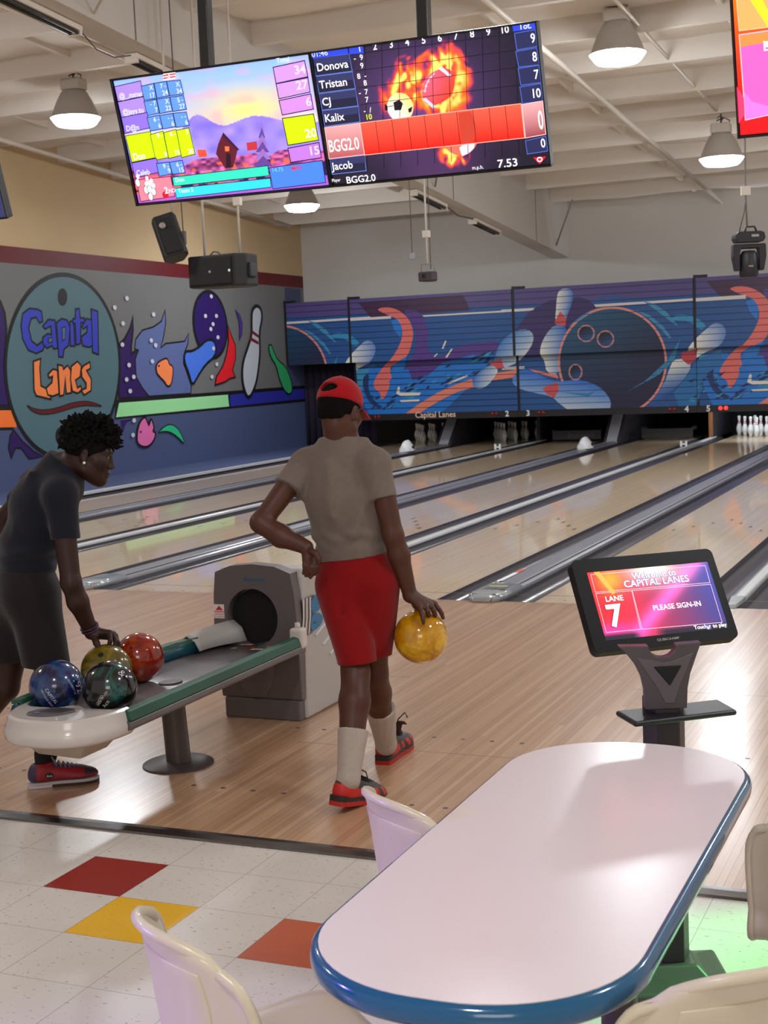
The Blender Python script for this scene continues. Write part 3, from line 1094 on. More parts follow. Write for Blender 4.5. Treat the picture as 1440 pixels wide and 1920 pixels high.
def mask_art(art, P5, P6, upper, shift):
    """paint the repeating print (two lane pairs long); P5/P6 map survey points of the two crops to board coordinates"""
    def A(pts, col, crop=P5, sm=0):
        q = smooth(pts, sm) if sm else pts
        art.poly([(crop(p)[0] + shift, crop(p)[1]) for p in q], col)

    def Gc(crop, p0, c0, p1, c1):
        a_, b_ = crop(p0), crop(p1)
        return grad((a_[0] + shift, a_[1]), c0, (b_[0] + shift, b_[1]), c1)
    # ---------- pair A
    A([(455, 262), (1045, 218), (1085, 305), (525, 345)], MAR)
    A([(40, 374), (640, 345), (640, 355), (40, 388)], (214, 208, 206))
    A([(765, 337), (1440, 297), (1440, 308), (765, 348)], (214, 208, 206))
    A([(700, 300), (810, 310), (852, 420), (840, 520), (900, 582), (1000, 515), (1100, 490), (1250, 478), (1240, 550), (1000, 570), (900, 640), (800, 692), (740, 692), (708, 640), (770, 560), (785, 450), (752, 360)], (84, 56, 130), sm=1)
    A([(440, 640), (545, 625), (650, 640), (740, 640), (760, 700), (850, 670), (930, 600), (1100, 555), (1245, 560), (1200, 640), (1120, 705), (1040, 770), (960, 850), (900, 893), (520, 896), (470, 800)], BRI)
    A([(445, 640), (520, 632), (495, 690), (470, 760), (455, 740)], CYAN)
    rng = random.Random(5)
    for _ in range(46):
        t = rng.random()
        x0, y0 = 500 + t * 700, 850 - t * 250 + rng.uniform(-70, 50)
        L, w = rng.uniform(20, 70), rng.uniform(4, 9)
        A([(x0, y0), (x0 + L * .5, y0 - L * .3 - w), (x0 + L, y0 - L * .5), (x0 + L * .5, y0 - L * .2 + w)], rng.choice([(26, 40, 80), (26, 44, 92), (60, 150, 196), (30, 52, 110)]))
    A([(475, 690), (520, 650), (510, 760), (560, 830), (600, 850), (560, 860), (500, 800)], (28, 52, 104), sm=1)
    A([(640, 365), (680, 350), (702, 400), (695, 462), (660, 420)], BRI)
    A([(650, 610), (725, 560), (722, 620), (680, 680), (640, 690)], BRI)
    A([(560, 300), (600, 287), (650, 292), (700, 315), (745, 360), (768, 430), (755, 500), (735, 560), (700, 580), (650, 612), (632, 640), (648, 690), (628, 700), (636, 730), (600, 808), (585, 800), (578, 765), (545, 745), (542, 710), (570, 660), (600, 620), (640, 580), (680, 520), (705, 450), (700, 390), (670, 350), (630, 335), (590, 318)], CORAL, sm=1)
    A([(720, 888), (800, 830), (900, 770), (1000, 725), (1095, 690), (1110, 738), (1020, 762), (940, 800), (850, 852), (800, 888)], (226, 128, 104))
    A([(1210, 660), (1345, 640), (1350, 680), (1215, 700)], (226, 128, 104))
    for q in ([(670, 775), (680, 735), (690, 735), (690, 768), (810, 768), (800, 784), (700, 788)], [(690, 812), (800, 806), (800, 820), (700, 824)], [(955, 716), (1070, 668), (1075, 676), (975, 718)],
              [(925, 520), (945, 475), (952, 478), (935, 522)], [(945, 570), (980, 520), (986, 524), (955, 572)], [(880, 565), (900, 546), (902, 552), (886, 568)], [(1265, 626), (1390, 620), (1390, 634), (1265, 640)]):
        A(q, (222, 216, 204))
    A([(75, 400), (150, 300), (260, 240), (420, 222), (480, 240), (512, 278), (380, 420), (250, 545), (100, 548)], (58, 44, 98), P6)
    # right pin of the pair, flying down to the left
    A([(1225, 572), (1240, 510), (1290, 450), (1350, 414), (1410, 412), (1442, 440), (1438, 490), (1405, 545), (1350, 600), (1275, 632), (1200, 640)], Gc(P5, (1260, 440), PB, (1400, 590), PWH), sm=1)
    A([(1195, 598), (1260, 578), (1278, 630), (1230, 640), (1210, 622)], (205, 80, 84))
    A([(1098, 722), (1108, 680), (1150, 640), (1205, 610), (1248, 640), (1222, 682), (1192, 722), (1150, 748), (1110, 742)], Gc(P5, (1110, 660), PB, (1220, 720), PWH), sm=1)
    # ---------- pair B
    A([(500, 262), (780, 245), (1320, 210), (1320, 222), (780, 258), (510, 276)], (214, 208, 206), P6)
    A([(0, 290), (180, 280), (170, 293), (0, 303)], (214, 208, 206), P6)
    A([(0, 632), (85, 610), (85, 640), (0, 668)], (226, 128, 104), P6)
    A([(150, 610), (300, 640), (310, 662), (180, 628)], (226, 128, 104), P6)
    A([(480, 250), (570, 205), (700, 230), (690, 240), (570, 220), (500, 258)], (44, 84, 150), P6)
    # standing pin
    A([(285, 372), (345, 372), (357, 430), (335, 480), (318, 560), (310, 640), (245, 632), (232, 560), (208, 535), (213, 480), (243, 420)], Gc(P6, (215, 500), PWH, (345, 470), PB), P6, 1)
    A([(290, 355), (296, 280), (300, 220), (312, 186), (345, 172), (380, 180), (392, 215), (376, 275), (352, 330), (345, 375)], Gc(P6, (305, 230), PWH, (385, 240), PB), P6, 1)
    A([(285, 360), (318, 298), (350, 335), (346, 378), (300, 372)], (205, 80, 84), P6)
    # right hand splash and flying pin behind the seam
    A([(930, 740), (1000, 650), (1060, 560), (1190, 500), (1185, 580), (1105, 640), (1085, 720), (1055, 806), (960, 812)], (38, 108, 168), P6)
    rng = random.Random(9)
    for _ in range(16):
        x0, y0 = 980 + rng.random() * 190, 640 + rng.random() * 150
        L = rng.uniform(20, 60)
        A([(x0, y0), (x0 + L * .5, y0 - 8), (x0 + L, y0 - L * .4), (x0 + L * .5, y0 + 6)], rng.choice([(28, 42, 86), (60, 150, 190)]), P6)
    A([(900, 345), (960, 313), (1050, 328), (1115, 382), (1070, 402), (1020, 352), (940, 347)], (52, 140, 186), P6, 1)
    A([(930, 560), (985, 555), (1032, 590), (990, 662), (930, 722), (860, 772), (790, 822), (880, 690), (910, 602)], Gc(P6, (920, 590), PWH, (960, 720), (40, 88, 160)), P6, 1)
    A([(1000, 510), (1040, 455), (1100, 400), (1150, 360), (1195, 368), (1217, 410), (1200, 460), (1165, 495), (1100, 520), (1040, 560)], Gc(P6, (1060, 470), PWH, (1200, 440), (96, 130, 190)), P6, 1)
    A([(972, 522), (1062, 500), (1046, 562), (1010, 588), (975, 558)], (190, 62, 74), P6)
    # the big ball
    cx, cy = 600, 571
    def ring(r):
        return [(cx + (295 + r) * math.cos(t), cy + (298 + r) * math.sin(t)) for t in [2 * PI * i / 64 for i in range(64)]]
    A(ring(0), (222, 140, 126), P6)
    A(ring(-12), Gc(P6, (470, 330), (26, 84, 116), (640, 640), (34, 32, 64)), P6)
    for (hx, hy, rx, ry) in ((458, 418, 47, 47), (563, 448, 47, 47), (401, 627, 38, 45)):
        A([(hx + rx * math.cos(t), hy + ry * math.sin(t)) for t in [2 * PI * i / 28 for i in range(28)]], (190, 132, 128), P6)
        A([(hx + (rx - 8) * math.cos(t), hy + (ry - 8) * math.sin(t)) for t in [2 * PI * i / 28 for i in range(28)]], Gc(P6, (hx - 20, hy - 30), (14, 16, 34), (hx + 10, hy + 30), (36, 80, 130)), P6)
    A([(720, 288), (800, 320), (875, 380), (918, 440), (905, 445), (860, 392), (800, 340)], CYAN, P6)
    A([(768, 244), (820, 256), (890, 300), (955, 376), (940, 372), (870, 318)], CYAN, P6)
    A([(360, 380), (440, 318), (500, 285), (430, 340)], CYAN, P6)
    A([(680, 732), (780, 672), (900, 560), (966, 446), (935, 560), (850, 642)], (50, 128, 168), P6)
    # front pin lying across
    A([(58, 668), (80, 630), (120, 611), (180, 624), (240, 660), (305, 680), (400, 667), (480, 680), (550, 720), (593, 780), (588, 832), (540, 862), (470, 874), (390, 852), (320, 802), (270, 756), (190, 741), (110, 722), (70, 697)], Gc(P6, (330, 660), (44, 108, 200), (300, 860), (232, 228, 216)), P6, 1)
    A([(222, 712), (305, 680), (312, 722), (285, 766), (248, 748)], (205, 80, 84), P6)
    A([(320, 735), (470, 742), (520, 720), (470, 760)], (40, 128, 176), P6)


segs_ = [(-10.01, -2.5 * PW, 'left end'), (-2.5 * PW, -1.5 * PW, 'swoosh'), (-1.5 * PW, -0.5 * PW, 'ball'), (-0.5 * PW, 0.5 * PW, 'right end')]
labs = {('left end', 1): 'upper masking board at the mural wall showing the edge of a painted ball', ('swoosh', 1): 'upper masking board with the orange swoosh, above the sign band reading Capital Lanes',
        ('ball', 1): 'upper masking board with the top half of the big painted bowling ball', ('right end', 1): 'upper masking board cut off by the right edge, above the lit pins',
        ('swoosh', 0): 'lower masking board with blue waves and the band reading Capital Lanes', ('ball', 0): 'lower masking board with the bottom half of the big painted ball and a lying pin',
        ('right end', 0): 'lower masking board cut off by the right edge, with the lit red dots'}


def make_mask(upper):
    Y = YU if upper else YL
    z0, z1 = (ZS, ZT) if upper else (ZB, ZS + 0.04)

    def P5(p):
        u, v = c5(p)
        q = on_y(u, v, Y)
        return (q[0], q[2])

    def P6(p):
        u, v = c6(p)
        q = on_y(u, v, Y)
        return (q[0], q[2])
    for x0, x1, key in segs_:
        if not upper and key == 'left end':
            continue
        t = thing('masking_board', labs[(key, int(upper))], 'masking board', ((x0 + x1) / 2, Y, z0), 0, 'upper masking boards' if upper else 'lower masking boards')
        MB().box(x0 + 0.004, x1 - 0.004, Y, Y + 0.07, z0, z1).obj('board', MASKB, t)
        art = Art(((0, Y, 0), (1, 0, 0), (0, 0, 1), (0, -1, 0)), eps=0.00018, base=0.0008, clip=(x0 + 0.006, x1 - 0.006, z0 + 0.002, z1 - 0.002))
        art.poly([(x0, z0), (x1, z0), (x1, z1), (x0, z1)], NAVY)
        art.poly([(x0, 2.70), (x1, 2.70), (x1, z1), (x0, z1)], DPUR)
        for sh in {'left end': (-2,), 'swoosh': (-2, 0), 'ball': (0,), 'right end': (2, 0)}[key]:
            mask_art(art, P5, P6, upper, sh * PW)
        # dark lines at the gaps between the boards' slats
        zz = z0 + 0.118
        while zz < z1 - 0.03:
            art.line([(x0, zz), (x1, zz)], 0.010, (20, 26, 52))
            zz += 0.118
        art.obj('print', PRINT, t)
        MB().box(x0 + 0.006, x0 + 0.044, Y - 0.012, Y + 0.02, z0, z1 + (0.05 if upper else 0)).obj('seam_post', mat('post_black', (16, 14, 20), 0.5), t)
        if upper:
            MB().box(x0 + 0.006, x0 + 0.25, Y - 0.02, Y + 0.06, z1, z1 + 0.045).obj('top_bracket', mat('post_black'), t)
        else:
            # sign band
            bx = MB().box(x0 + 0.004, x1 - 0.004, Y - 0.025, Y - 0.006, z0, z0 + 0.125).obj('sign_band', mat('band_black', (24, 18, 26), 0.45), t)
            s = Art(((0, Y - 0.025, 0), (1, 0, 0), (0, 0, 1), (0, -1, 0)), eps=0.0005, base=0.001)
            WT, CR_ = (228, 226, 232), (232, 200, 172)
            lamps = []
            if key == 'swoosh':
                s.text('Capital Lanes', -6.86, z0 + 0.035, 0.16, CR_, 'c', 0.012)
                s.text('1', x0 + 0.24, z0 + 0.025, 0.14, WT, 'c', 0.03)
                s.text('2', x1 - 0.22, z0 + 0.02, 0.15, WT, 'c', 0.03)
                lamps = [(x0 + 0.42, 0), (x0 + 0.5, 0), (x1 - 0.44, 0), (x1 - 0.52, 0)]
            elif key == 'ball':
                s.text('3', x0 + 0.2, z0 + 0.02, 0.15, WT, 'c', 0.03)
                s.text('4', x1 - 0.19, z0 + 0.02, 0.15, WT, 'c', 0.03)
                lamps = [(x0 + 0.42, 0), (x0 + 0.5, 0), (x1 - 0.42, 0), (x1 - 0.5, 0)]
            else:
                s.text('5', x0 + 0.2, z0 + 0.02, 0.15, WT, 'c', 0.03)
                s.text('6', x1 - 2.02, z0 + 0.02, 0.15, WT, 'c', 0.03)
                lamps = [(x0 + 0.42, 1), (x0 + 0.52, 1)]
            s.obj('lettering', ARTM, bx)
            for lx_, on_ in lamps:
                MB().lathe([(0.0, 0.012), (0.03, 0.010), (0.038, 0.0)], (lx_, Y - 0.026, z0 + 0.07), 16, axes=(np.array([1., 0, 0]), np.array([0, 0, 1.]), np.array([0, -1., 0]))).obj(
                    'ball_indicator', mat('led_on', (255, 60, 50), emit=(255, 50, 40), emit_s=2.2) if on_ else mat('led_off', (120, 16, 14), 0.3), t, smooth=True)


make_mask(True)
make_mask(False)
# ================================================================== ceiling fixtures
SHADE = mat('lamp_shade_grey', (176, 168, 160), 0.4)
COLLAR = mat('lamp_collar', (196, 188, 178), 0.5)
GLOW = mat('lamp_glow', (255, 255, 255), emit=(244, 250, 255), emit_s=LAMP_STRENGTH)
HOOK = mat('lamp_hook', (84, 76, 72), 0.5)
lamp0 = None
def far(p):
    return tuple(CAM + (np.array(p) - CAM) * 1.2)


lamps = [(far((0.2057, 3.457, 4.36)), 'largest bell shaped high bay lamp, right of the football screen'),
         (far((-5.2986, 3.003, 4.32)), 'bell shaped high bay lamp left of the scoring screens above the cream wall'),
         (far((0.4242, 7.379, 3.87)), 'smaller bell shaped high bay lamp between the big lamp and the right edge'),
         (far((-5.7467, 8.993, 3.98)), 'bell shaped high bay lamp half hidden under the left scoring screen'),
         ((-0.3, 1.0, 5.1), 'bell shaped high bay lamp over the foul line, above the picture'), ((-6.9, 0.6, 5.1), 'bell shaped high bay lamp over the foul line near the mural wall'),
         ((6.0, 6.0, 4.8), 'bell shaped high bay lamp over the far right lanes'), ((6.0, 1.0, 5.1), 'bell shaped high bay lamp over the far right foul line'), ((6.2, 11.0, 4.4), 'bell shaped high bay lamp over the far end of the right lanes'),
         ((2.4, -9.8, 5.4), 'bell shaped high bay lamp added out of view to light the concourse seats'), ((6.0, -4.6, 5.4), 'bell shaped high bay lamp above the far right seats'),  # concourse lamp is an unseen addition that lights table and floor
         ((-6.6, -4.6, 5.4), 'bell shaped high bay lamp above the approach near the mural wall')]
for p, lab in lamps:
    if lamp0 is None:
        lamp0 = t = thing('high_bay_lamp', lab, 'ceiling lamp', p, 0, 'bell shaped ceiling lamps')
        x, y, z = p
        MB().lathe([(1.2 * r, 1.2 * h) for r, h in [(0.105, 0.27), (0.13, 0.25), (0.175, 0.17), (0.215, 0.08), (0.235, 0.02), (0.255, 0.0), (0.25, -0.006), (0.228, 0.015), (0.205, 0.08), (0.165, 0.17), (0.12, 0.24)]], p, 36).obj('lamp_shade', SHADE, t, smooth=True)
        MB().lathe([(1.2 * r, 1.2 * h) for r, h in [(0.0, -0.092), (0.12, -0.09), (0.185, -0.08), (0.205, -0.066), (0.25, -0.006), (0.25, 0.0), (0.0, 0.0)]], p, 36).obj('diffuser', GLOW, t, smooth=True, angle=0.5)
        MB().box(x - 0.13, x + 0.13, y - 0.11, y + 0.11, z + 0.324, z + 0.46).obj('ballast_box', COLLAR, t, bevel=0.02)
        MB().tube([(x + 0.10, y, z + 0.45), (x + 0.12, y, z + 0.49), (x + 0.04, y, z + 0.54), (x - 0.06, y, z + 0.50), (x - 0.04, y, z + 0.55), (x, y, z + 0.57)], 0.008, 8).obj('cable', HOOK, t, smooth=True)
    else:
        t = copy_tree(lamp0)
        t.location = p
        tag(t, lab)
        bpy.context.view_layer.update()
    x, y, z = p
    MB().tube([(x, y, z + 0.45), (x, y, z + 0.50), (x + 0.03, y, z + 0.53), (x, y, z + 0.56), (x, y, deck_z(y) - 0.14)], 0.012, 8).obj('hook', HOOK, t, smooth=True)

# fluorescent strips along the girder (switched off)
TUBE_D = mat('dark_tube', (40, 36, 34), 0.4)
for y0, lab in ((0.75, 'switched off fluorescent strip at the top left corner, on the girder side'), (2.9, 'switched off fluorescent strip above the left scoring screen, on the girder side'),
                (10.2, 'switched off fluorescent strip just under the lower edge of the football screen'), (12.75, 'switched off fluorescent strip on the girder nearest the back wall')):
    t = thing('strip_light', lab, 'strip light', (-4.52, y0, gz(y0)), 0, 'fluorescent strips on the girder')
    y1 = y0 + 1.25
    ax = np.array([0, 1, -0.0873])
    ax /= np.linalg.norm(ax)
    up = np.cross(np.array([1., 0, 0]), ax)
    c = np.array([-4.53, (y0 + y1) / 2, gz((y0 + y1) / 2) - 0.03])
    MB().obox(c, (1, 0, 0), ax, up, 0.075, 0.63, 0.025).obj('housing', PIPE, t, bevel=0.006)
    for s in (-1, 1):
        MB().tube([c + np.array([s * 0.04, 0, 0]) - up * 0.045 - ax * 0.59, c + np.array([s * 0.04, 0, 0]) - up * 0.045 + ax * 0.59], 0.017, 10).obj('tube', TUBE_D, t, smooth=True)
        MB().obox(c - up * 0.04 + ax * 0.61 * s, (1, 0, 0), ax, up, 0.07, 0.018, 0.03).obj('end_bracket', PIPE, t)
pts = [(-4.5, 2.0, gz(2.0) - 0.03), (-4.48, 2.25, gz(2.2) - 0.16), (-4.46, 2.5, gz(2.5) - 0.16), (-4.5, 2.85, gz(2.9) - 0.04)]
tag(MB().tube(pts, 0.007, 6).obj('power_cable', HOOK, smooth=True), 'dark cable sagging between the two strip lights at the top left', 'cable')
pts = [(-4.5, 11.5, gz(11.5) - 0.03), (-4.5, 12.0, gz(12.0) - 0.09), (-4.5, 12.7, gz(12.7) - 0.03)]
tag(MB().tube(pts, 0.012, 6).obj('power_cable', HOOK, smooth=True), 'dark cable between the two strip lights near the back wall', 'cable')

# ================================================================== scoring screens
TVK = mat('screen_bezel', (12, 10, 12), 0.35)
DISP = mat('display_glow', rough=0.3, attr=True, emit=(255, 255, 255), emit_s=1.15)
TY, TT = 0.0153, 0.2807


def tv_frame(org):
    ax = np.array([math.cos(TY), math.sin(TY), 0])
    up = np.array([math.sin(TY) * math.sin(TT), -math.cos(TY) * math.sin(TT), math.cos(TT)])
    return np.array(org, float), ax, up, np.cross(ax, up)


def plane_px(frame):
    o, ax, up, n = frame

    def f(u, v):
        d = ray(u, v)
        p = CAM + d * (((o - CAM) @ n) / (d @ n))
        return ((p - o) @ ax, (p - o) @ up)
    return f


def make_tv(org, label, pole=None, w=1.22, h=0.70):
    o, ax, up, n = tv_frame(org)
    t = thing('scoring_screen', label, 'screen', tuple(o + ax * w / 2), 0, 'overhead scoring screens')
    c = o + ax * w / 2 + up * h / 2
    MB().obox(c - n * 0.032, ax, up, n, w / 2 - 0.002, h / 2 - 0.002, 0.022).obj('casing', TVK, t, bevel=0.006)
    mb = MB()
    b = 0.009
    mb.obox(o + ax * w / 2 + up * b / 2, ax, up, n, w / 2 - 0.001, b / 2, 0.012)
    mb.obox(o + ax * w / 2 + up * (h - b / 2), ax, up, n, w / 2 - 0.001, b / 2, 0.012)
    mb.obox(o + ax * b / 2 + up * h / 2, ax, up, n, b / 2 - 0.001, h / 2, 0.012)
    mb.obox(o + ax * (w - b / 2) + up * h / 2, ax, up, n, b / 2 - 0.001, h / 2, 0.012)
    mb.obj('bezel', TVK, t)
    if pole:
        px, = pole
        zb = (o + up * h / 2)[2]
        yy = (o + up * h / 2 - n * 0.12)[1] + 0.03
        top = deck_z(yy) - 0.02
        MB().box(px - 0.032, px + 0.032, yy - 0.032, yy + 0.032, zb - 0.1, top).obj('ceiling_pole', mat('pole_black', (14, 12, 13), 0.25, coat=0.4), t, bevel=0.006)
        MB().obox(c + ax * (px - c[0]) - n * 0.075, ax, up, n, 0.2, 0.14, 0.022).obj('wall_mount', TVK, t)
    art = Art((o - n * 0.008, ax, up, n), eps=0.00012, base=0.0, clip=(b, w - b, b, h - b))
    return t, art


def crop_fn(scale, ox, oy, px):
    return lambda p: px(p[0] / scale + ox, p[1] / scale + oy)


# ---- left screen
ORG = (-1.1736, -2.3517, 2.6511)
t, art = make_tv(ORG, 'overhead scoring screen with a snowy cottage picture and yellow highlighted row', pole=(-0.69,))
fA = tv_frame(ORG)
Q = crop_fn(1440 / 460.0, 180, 0, plane_px(fA))
n1, n2 = vnoise(11), vnoise(12)


def bg1(x, y):
    u, v = x / 1.22, y / 0.70
    if v > 0.40:
        k = (v - 0.40) / 0.60
        c = lerp((228, 190, 214), (150, 190, 250), k * 1.1)
        wn = n1(u * 7, v * 9)
        c = lerp(c, (252, 230, 130), 1.3 * max(0, 1 - abs(v - 0.64) / 0.24) * max(0, 1 - abs(u - 0.62) / 0.36) * (0.5 + 0.6 * wn))
        c = lerp(c, (245, 160, 190), 0.6 * max(0, n2(u * 12, v * 14) - 0.55) * 2)
    else:
        c = lerp((214, 120, 190), (160, 110, 235), v / 0.4)
    ridge = 0.52 + 0.13 * math.exp(-((u - 0.40) / 0.08) ** 2) + 0.07 * math.exp(-((u - 0.68) / 0.13) ** 2) - 0.1 * max(0, u - 0.72)
    if v < ridge:
        c = lerp((126, 110, 226), (176, 150, 246), n1(u * 20 + 3, v * 16))
    if v < 0.27 + 0.05 * n2(u * 14, 3):
        k = n1(u * 46, v * 52)
        c = lerp((70, 20, 70), (250, 120, 190), k)
        if n2(u * 30 + 5, v * 30) > 0.62:
            c = lerp(c, (255, 110, 60), 0.7)
        if v < 0.2 and k < 0.5:
            c = (50, 28, 80)
    if v < 0.09:
        c = (176, 96, 206)
    return c


art.grid(0.013, 1.207, 0.013, 0.687, 220, 126, bg1)


def TP(pts, col, w=0.004, lc=(20, 14, 50)):
    q = [Q(p) for p in pts]
    art.poly(q, col)
    if w:
        art.line(q, w, lc, True)


TP([(700, 905), (712, 850), (742, 780), (785, 830), (828, 880), (815, 930), (800, 985), (755, 990)], (92, 24, 40), 0)
TP([(742, 778), (838, 880), (826, 884), (738, 800)], (60, 16, 50), 0)
TP([(760, 900), (785, 905), (790, 985), (760, 985)], (40, 10, 34), 0)
TP([(752, 860), (778, 862), (778, 888), (755, 890)], (255, 120, 70), 0)
TP([(590, 880), (640, 880), (650, 920), (600, 925)], (240, 80, 50), 0)
TP([(880, 840), (940, 830), (945, 880), (885, 885)], (190, 50, 60), 0)
for k in range(6):
    yy, w_ = 735 + k * 42, 10 + k * 10
    TP([(968 + k * 2, yy - 30), (968 + w_ + k * 2, yy + 34), (968 - w_ + k * 2, yy + 34)], (100, 64, 150) if k % 2 else (150, 110, 190), 0)
VIO, VIO2, CB = (170, 136, 236), (142, 112, 226), (96, 150, 240)
YEL = (204, 250, 0)
rowsN = [([(105, 510), (258, 475), (275, 565), (125, 597)], VIO, '@_.nxnan'), ([(125, 600), (275, 568), (298, 660), (147, 690)], VIO, '@jayy.tu'), ([(147, 690), (298, 660), (318, 750), (168, 785)], VIO2, 'D@n'),
         ([(173, 798), (320, 772), (350, 925), (210, 953)], YEL, 'Don'), ([(210, 957), (355, 928), (372, 1010), (230, 1045)], VIO2, 'Caleb')]
cells = [[([(262, 507), (335, 490), (352, 578), (280, 590)], 'X', '17'), ([(338, 490), (410, 478), (428, 563), (355, 577)], '7 -', '24'), ([(412, 478), (492, 470), (512, 553), (430, 563)], 'X', '34')],
         [([(280, 597), (352, 583), (370, 665), (298, 680)], '- 7', '7'), ([(355, 583), (430, 570), (448, 653), (373, 668)], 'X', '22'), ([(432, 570), (512, 560), (530, 643), (450, 655)], '5 -', '27')],
         [([(298, 690), (372, 675), (390, 757), (318, 770)], '6 -', '6'), ([(373, 678), (450, 665), (467, 745), (392, 757)], '- -', '6'), ([(452, 665), (530, 657), (548, 737), (470, 748)], '- -', '6')],
         [([(318, 790), (393, 770), (425, 925), (350, 940)], '9 -', '9'), ([(397, 778), (470, 760), (500, 912), (427, 930)], '6 -', '15'), ([(472, 765), (545, 750), (582, 905), (503, 925)], '5', '20')],
         [([(355, 960), (430, 950), (447, 1020), (372, 1035)], '9 -', '9'), ([(432, 952), (508, 940), (525, 1015), (450, 1022)], '6 -', '15')]]
LT = (226, 232, 255)
for (pts, col, nm), cl in zip(rowsN, cells):
    TP(pts, col)
    bl = Q(pts[3])
    art.text(nm, bl[0] + 0.014, bl[1] + 0.012, 0.042 if nm != 'Don' else 0.05, (60, 50, 130) if False else LT, 'l', 0.012, sx=0.9)
    for pts, top, bot in cl:
        TP(pts, YEL if nm == 'Don' else CB)
        br, tr = Q(pts[2]), Q(pts[1])
        art.text(bot, br[0] - 0.006, br[1] + 0.007, 0.036, LT, 'r', 0.012)
        art.text(top, tr[0] - 0.008, tr[1] - 0.032, 0.034, LT, 'r', 0.012)
for pts, s, col in (([(1040, 395), (1225, 355), (1245, 450), (1058, 490)], '34', (206, 150, 240)), ([(1058, 492), (1245, 455), (1258, 540), (1075, 580)], '27', (206, 150, 240)),
                    ([(1075, 590), (1262, 550), (1278, 640), (1095, 675)], '6', (206, 140, 236)), ([(1095, 695), (1278, 668), (1308, 822), (1128, 852)], '20', YEL), ([(1128, 870), (1310, 835), (1325, 925), (1145, 953)], '15', (190, 120, 226))):
    TP(pts, col, 0.005)
    br = Q(pts[2])
    art.text(s, br[0] - 0.006, br[1] + 0.02, 0.062, (222, 214, 250), 'r', 0.018, sx=1.1)
art.text('Total', *Q((1062, 370)), 0.036, (224, 228, 255), 'l', 0.012)
TP([(450, 1040), (1010, 972), (1018, 1030), (460, 1092)], (50, 232, 190), 0.004)
TP([(462, 1105), (1025, 1045), (1030, 1098), (475, 1162)], (50, 214, 226), 0.004)
TP([(1018, 985), (1330, 940), (1350, 1070), (1040, 1108)], (70, 130, 236), 0.004)
TP([(240, 1055), (440, 1035), (465, 1150), (265, 1182)], (250, 130, 150), 0.004)
art.text('Don', *Q((470, 1068)), 0.032, (226, 250, 240), 'l', 0.012)
art.text('Team 5', *Q((487, 1132)), 0.032, (226, 245, 255), 'l', 0.012)
art.text('14.75', *Q((1035, 1010)), 0.032, (110, 190, 255), 'l', 0.012)
art.text('MPH', *Q((1150, 1000)), 0.032, (214, 40, 60), 'l', 0.016)
for (px_, py_) in ((248, 1058), (302, 1068), (328, 1082), (298, 1100), (318, 1095), (342, 1110), (325, 1138)):
    c = Q((px_, py_ + 14))
    art.ellipse(c, 0.017, 0.024, (60, 50, 70), n=16)
    art.ellipse(c, 0.014, 0.021, (240, 238, 242), n=16)
    c = Q((px_, py_ - 22))
    art.ellipse(c, 0.010, 0.014, (240, 238, 242), n=14)
art.ellipse(Q((412, 1142)), 0.02, 0.02, (206, 20, 40), n=20)
art.text('2', *Q((408, 1135)), 0.05, (236, 230, 246), 'l', 0.02)
art.text('ND', *Q((432, 1130)), 0.03, (236, 230, 246), 'l', 0.012)
for k in range(5):
    TP([(398, 432 + 8 * k), (470, 420 + 8 * k), (471, 428 + 8 * k), (399, 440 + 8 * k)], (210, 50, 60) if k % 2 else (240, 230, 240), 0)
art.text('3', *Q((424, 460)), 0.04, (40, 40, 60), 'l', 0.05)
art.text('3', *Q((424, 460)), 0.04, (250, 250, 255), 'l', 0.012)
art.obj('display', DISP, t)

# ---- right screen of the pair
o, ax, up, n = fA
ORG2 = tuple(o + ax * 1.221)
t, art = make_tv(ORG2, 'overhead scoring screen with flaming football and a red highlighted row', pole=(0.595,))
fB = tv_frame(ORG2)
Q = crop_fn(2.88, 560, 0, plane_px(fB))
blobs = [(Q((520, 530)), 0.085, 1.1), (Q((600, 480)), 0.09, 0.9), (Q((690, 420)), 0.11, 1.15), (Q((780, 340)), 0.09, 1.0), (Q((840, 420)), 0.08, 1.0), (Q((830, 540)), 0.075, 1.0), (Q((770, 570)), 0.07, 1.1), (Q((560, 400)), 0.06, 0.7), (Q((810, 835)), 0.05, 1.2), (Q((860, 850)), 0.05, 1.1)]


def bg2(x, y):
    u, v = x / 1.22, y / 0.70
    c = lerp((22, 18, 34), (92, 62, 120), math.exp(-(((u - 0.46) / 0.34) ** 2 + ((v - 0.55) / 0.5) ** 2)))
    c = lerp(c, (120, 70, 130), 0.6 * max(0, 1 - ((u - 0.5) / 0.25) ** 2) * max(0, 0.25 - v) * 3)
    I = 0
    for (b, r, s) in blobs:
        I += s * math.exp(-((x - b[0]) ** 2 + (y - b[1]) ** 2) / r ** 2)
    w1 = n1(x * 34 + 2 * n2(x * 9, y * 9), y * 26 + 4 * n2(x * 14 + 7, y * 14))
    w2 = n2(x * 70, y * 60)
    I *= 0.12 + 1.25 * w1 * w1 + 0.25 * w2
    if I > 0.16:
        k = (I - 0.16) / 0.95
        c = lerp(c, (196, 50, 90), min(1, k * 4))
        c = lerp(c, (250, 110, 30), min(1, max(0, k - 0.2) * 3))
        c = lerp(c, (255, 222, 110), min(1, max(0, k - 0.55) * 2.6))
    return c


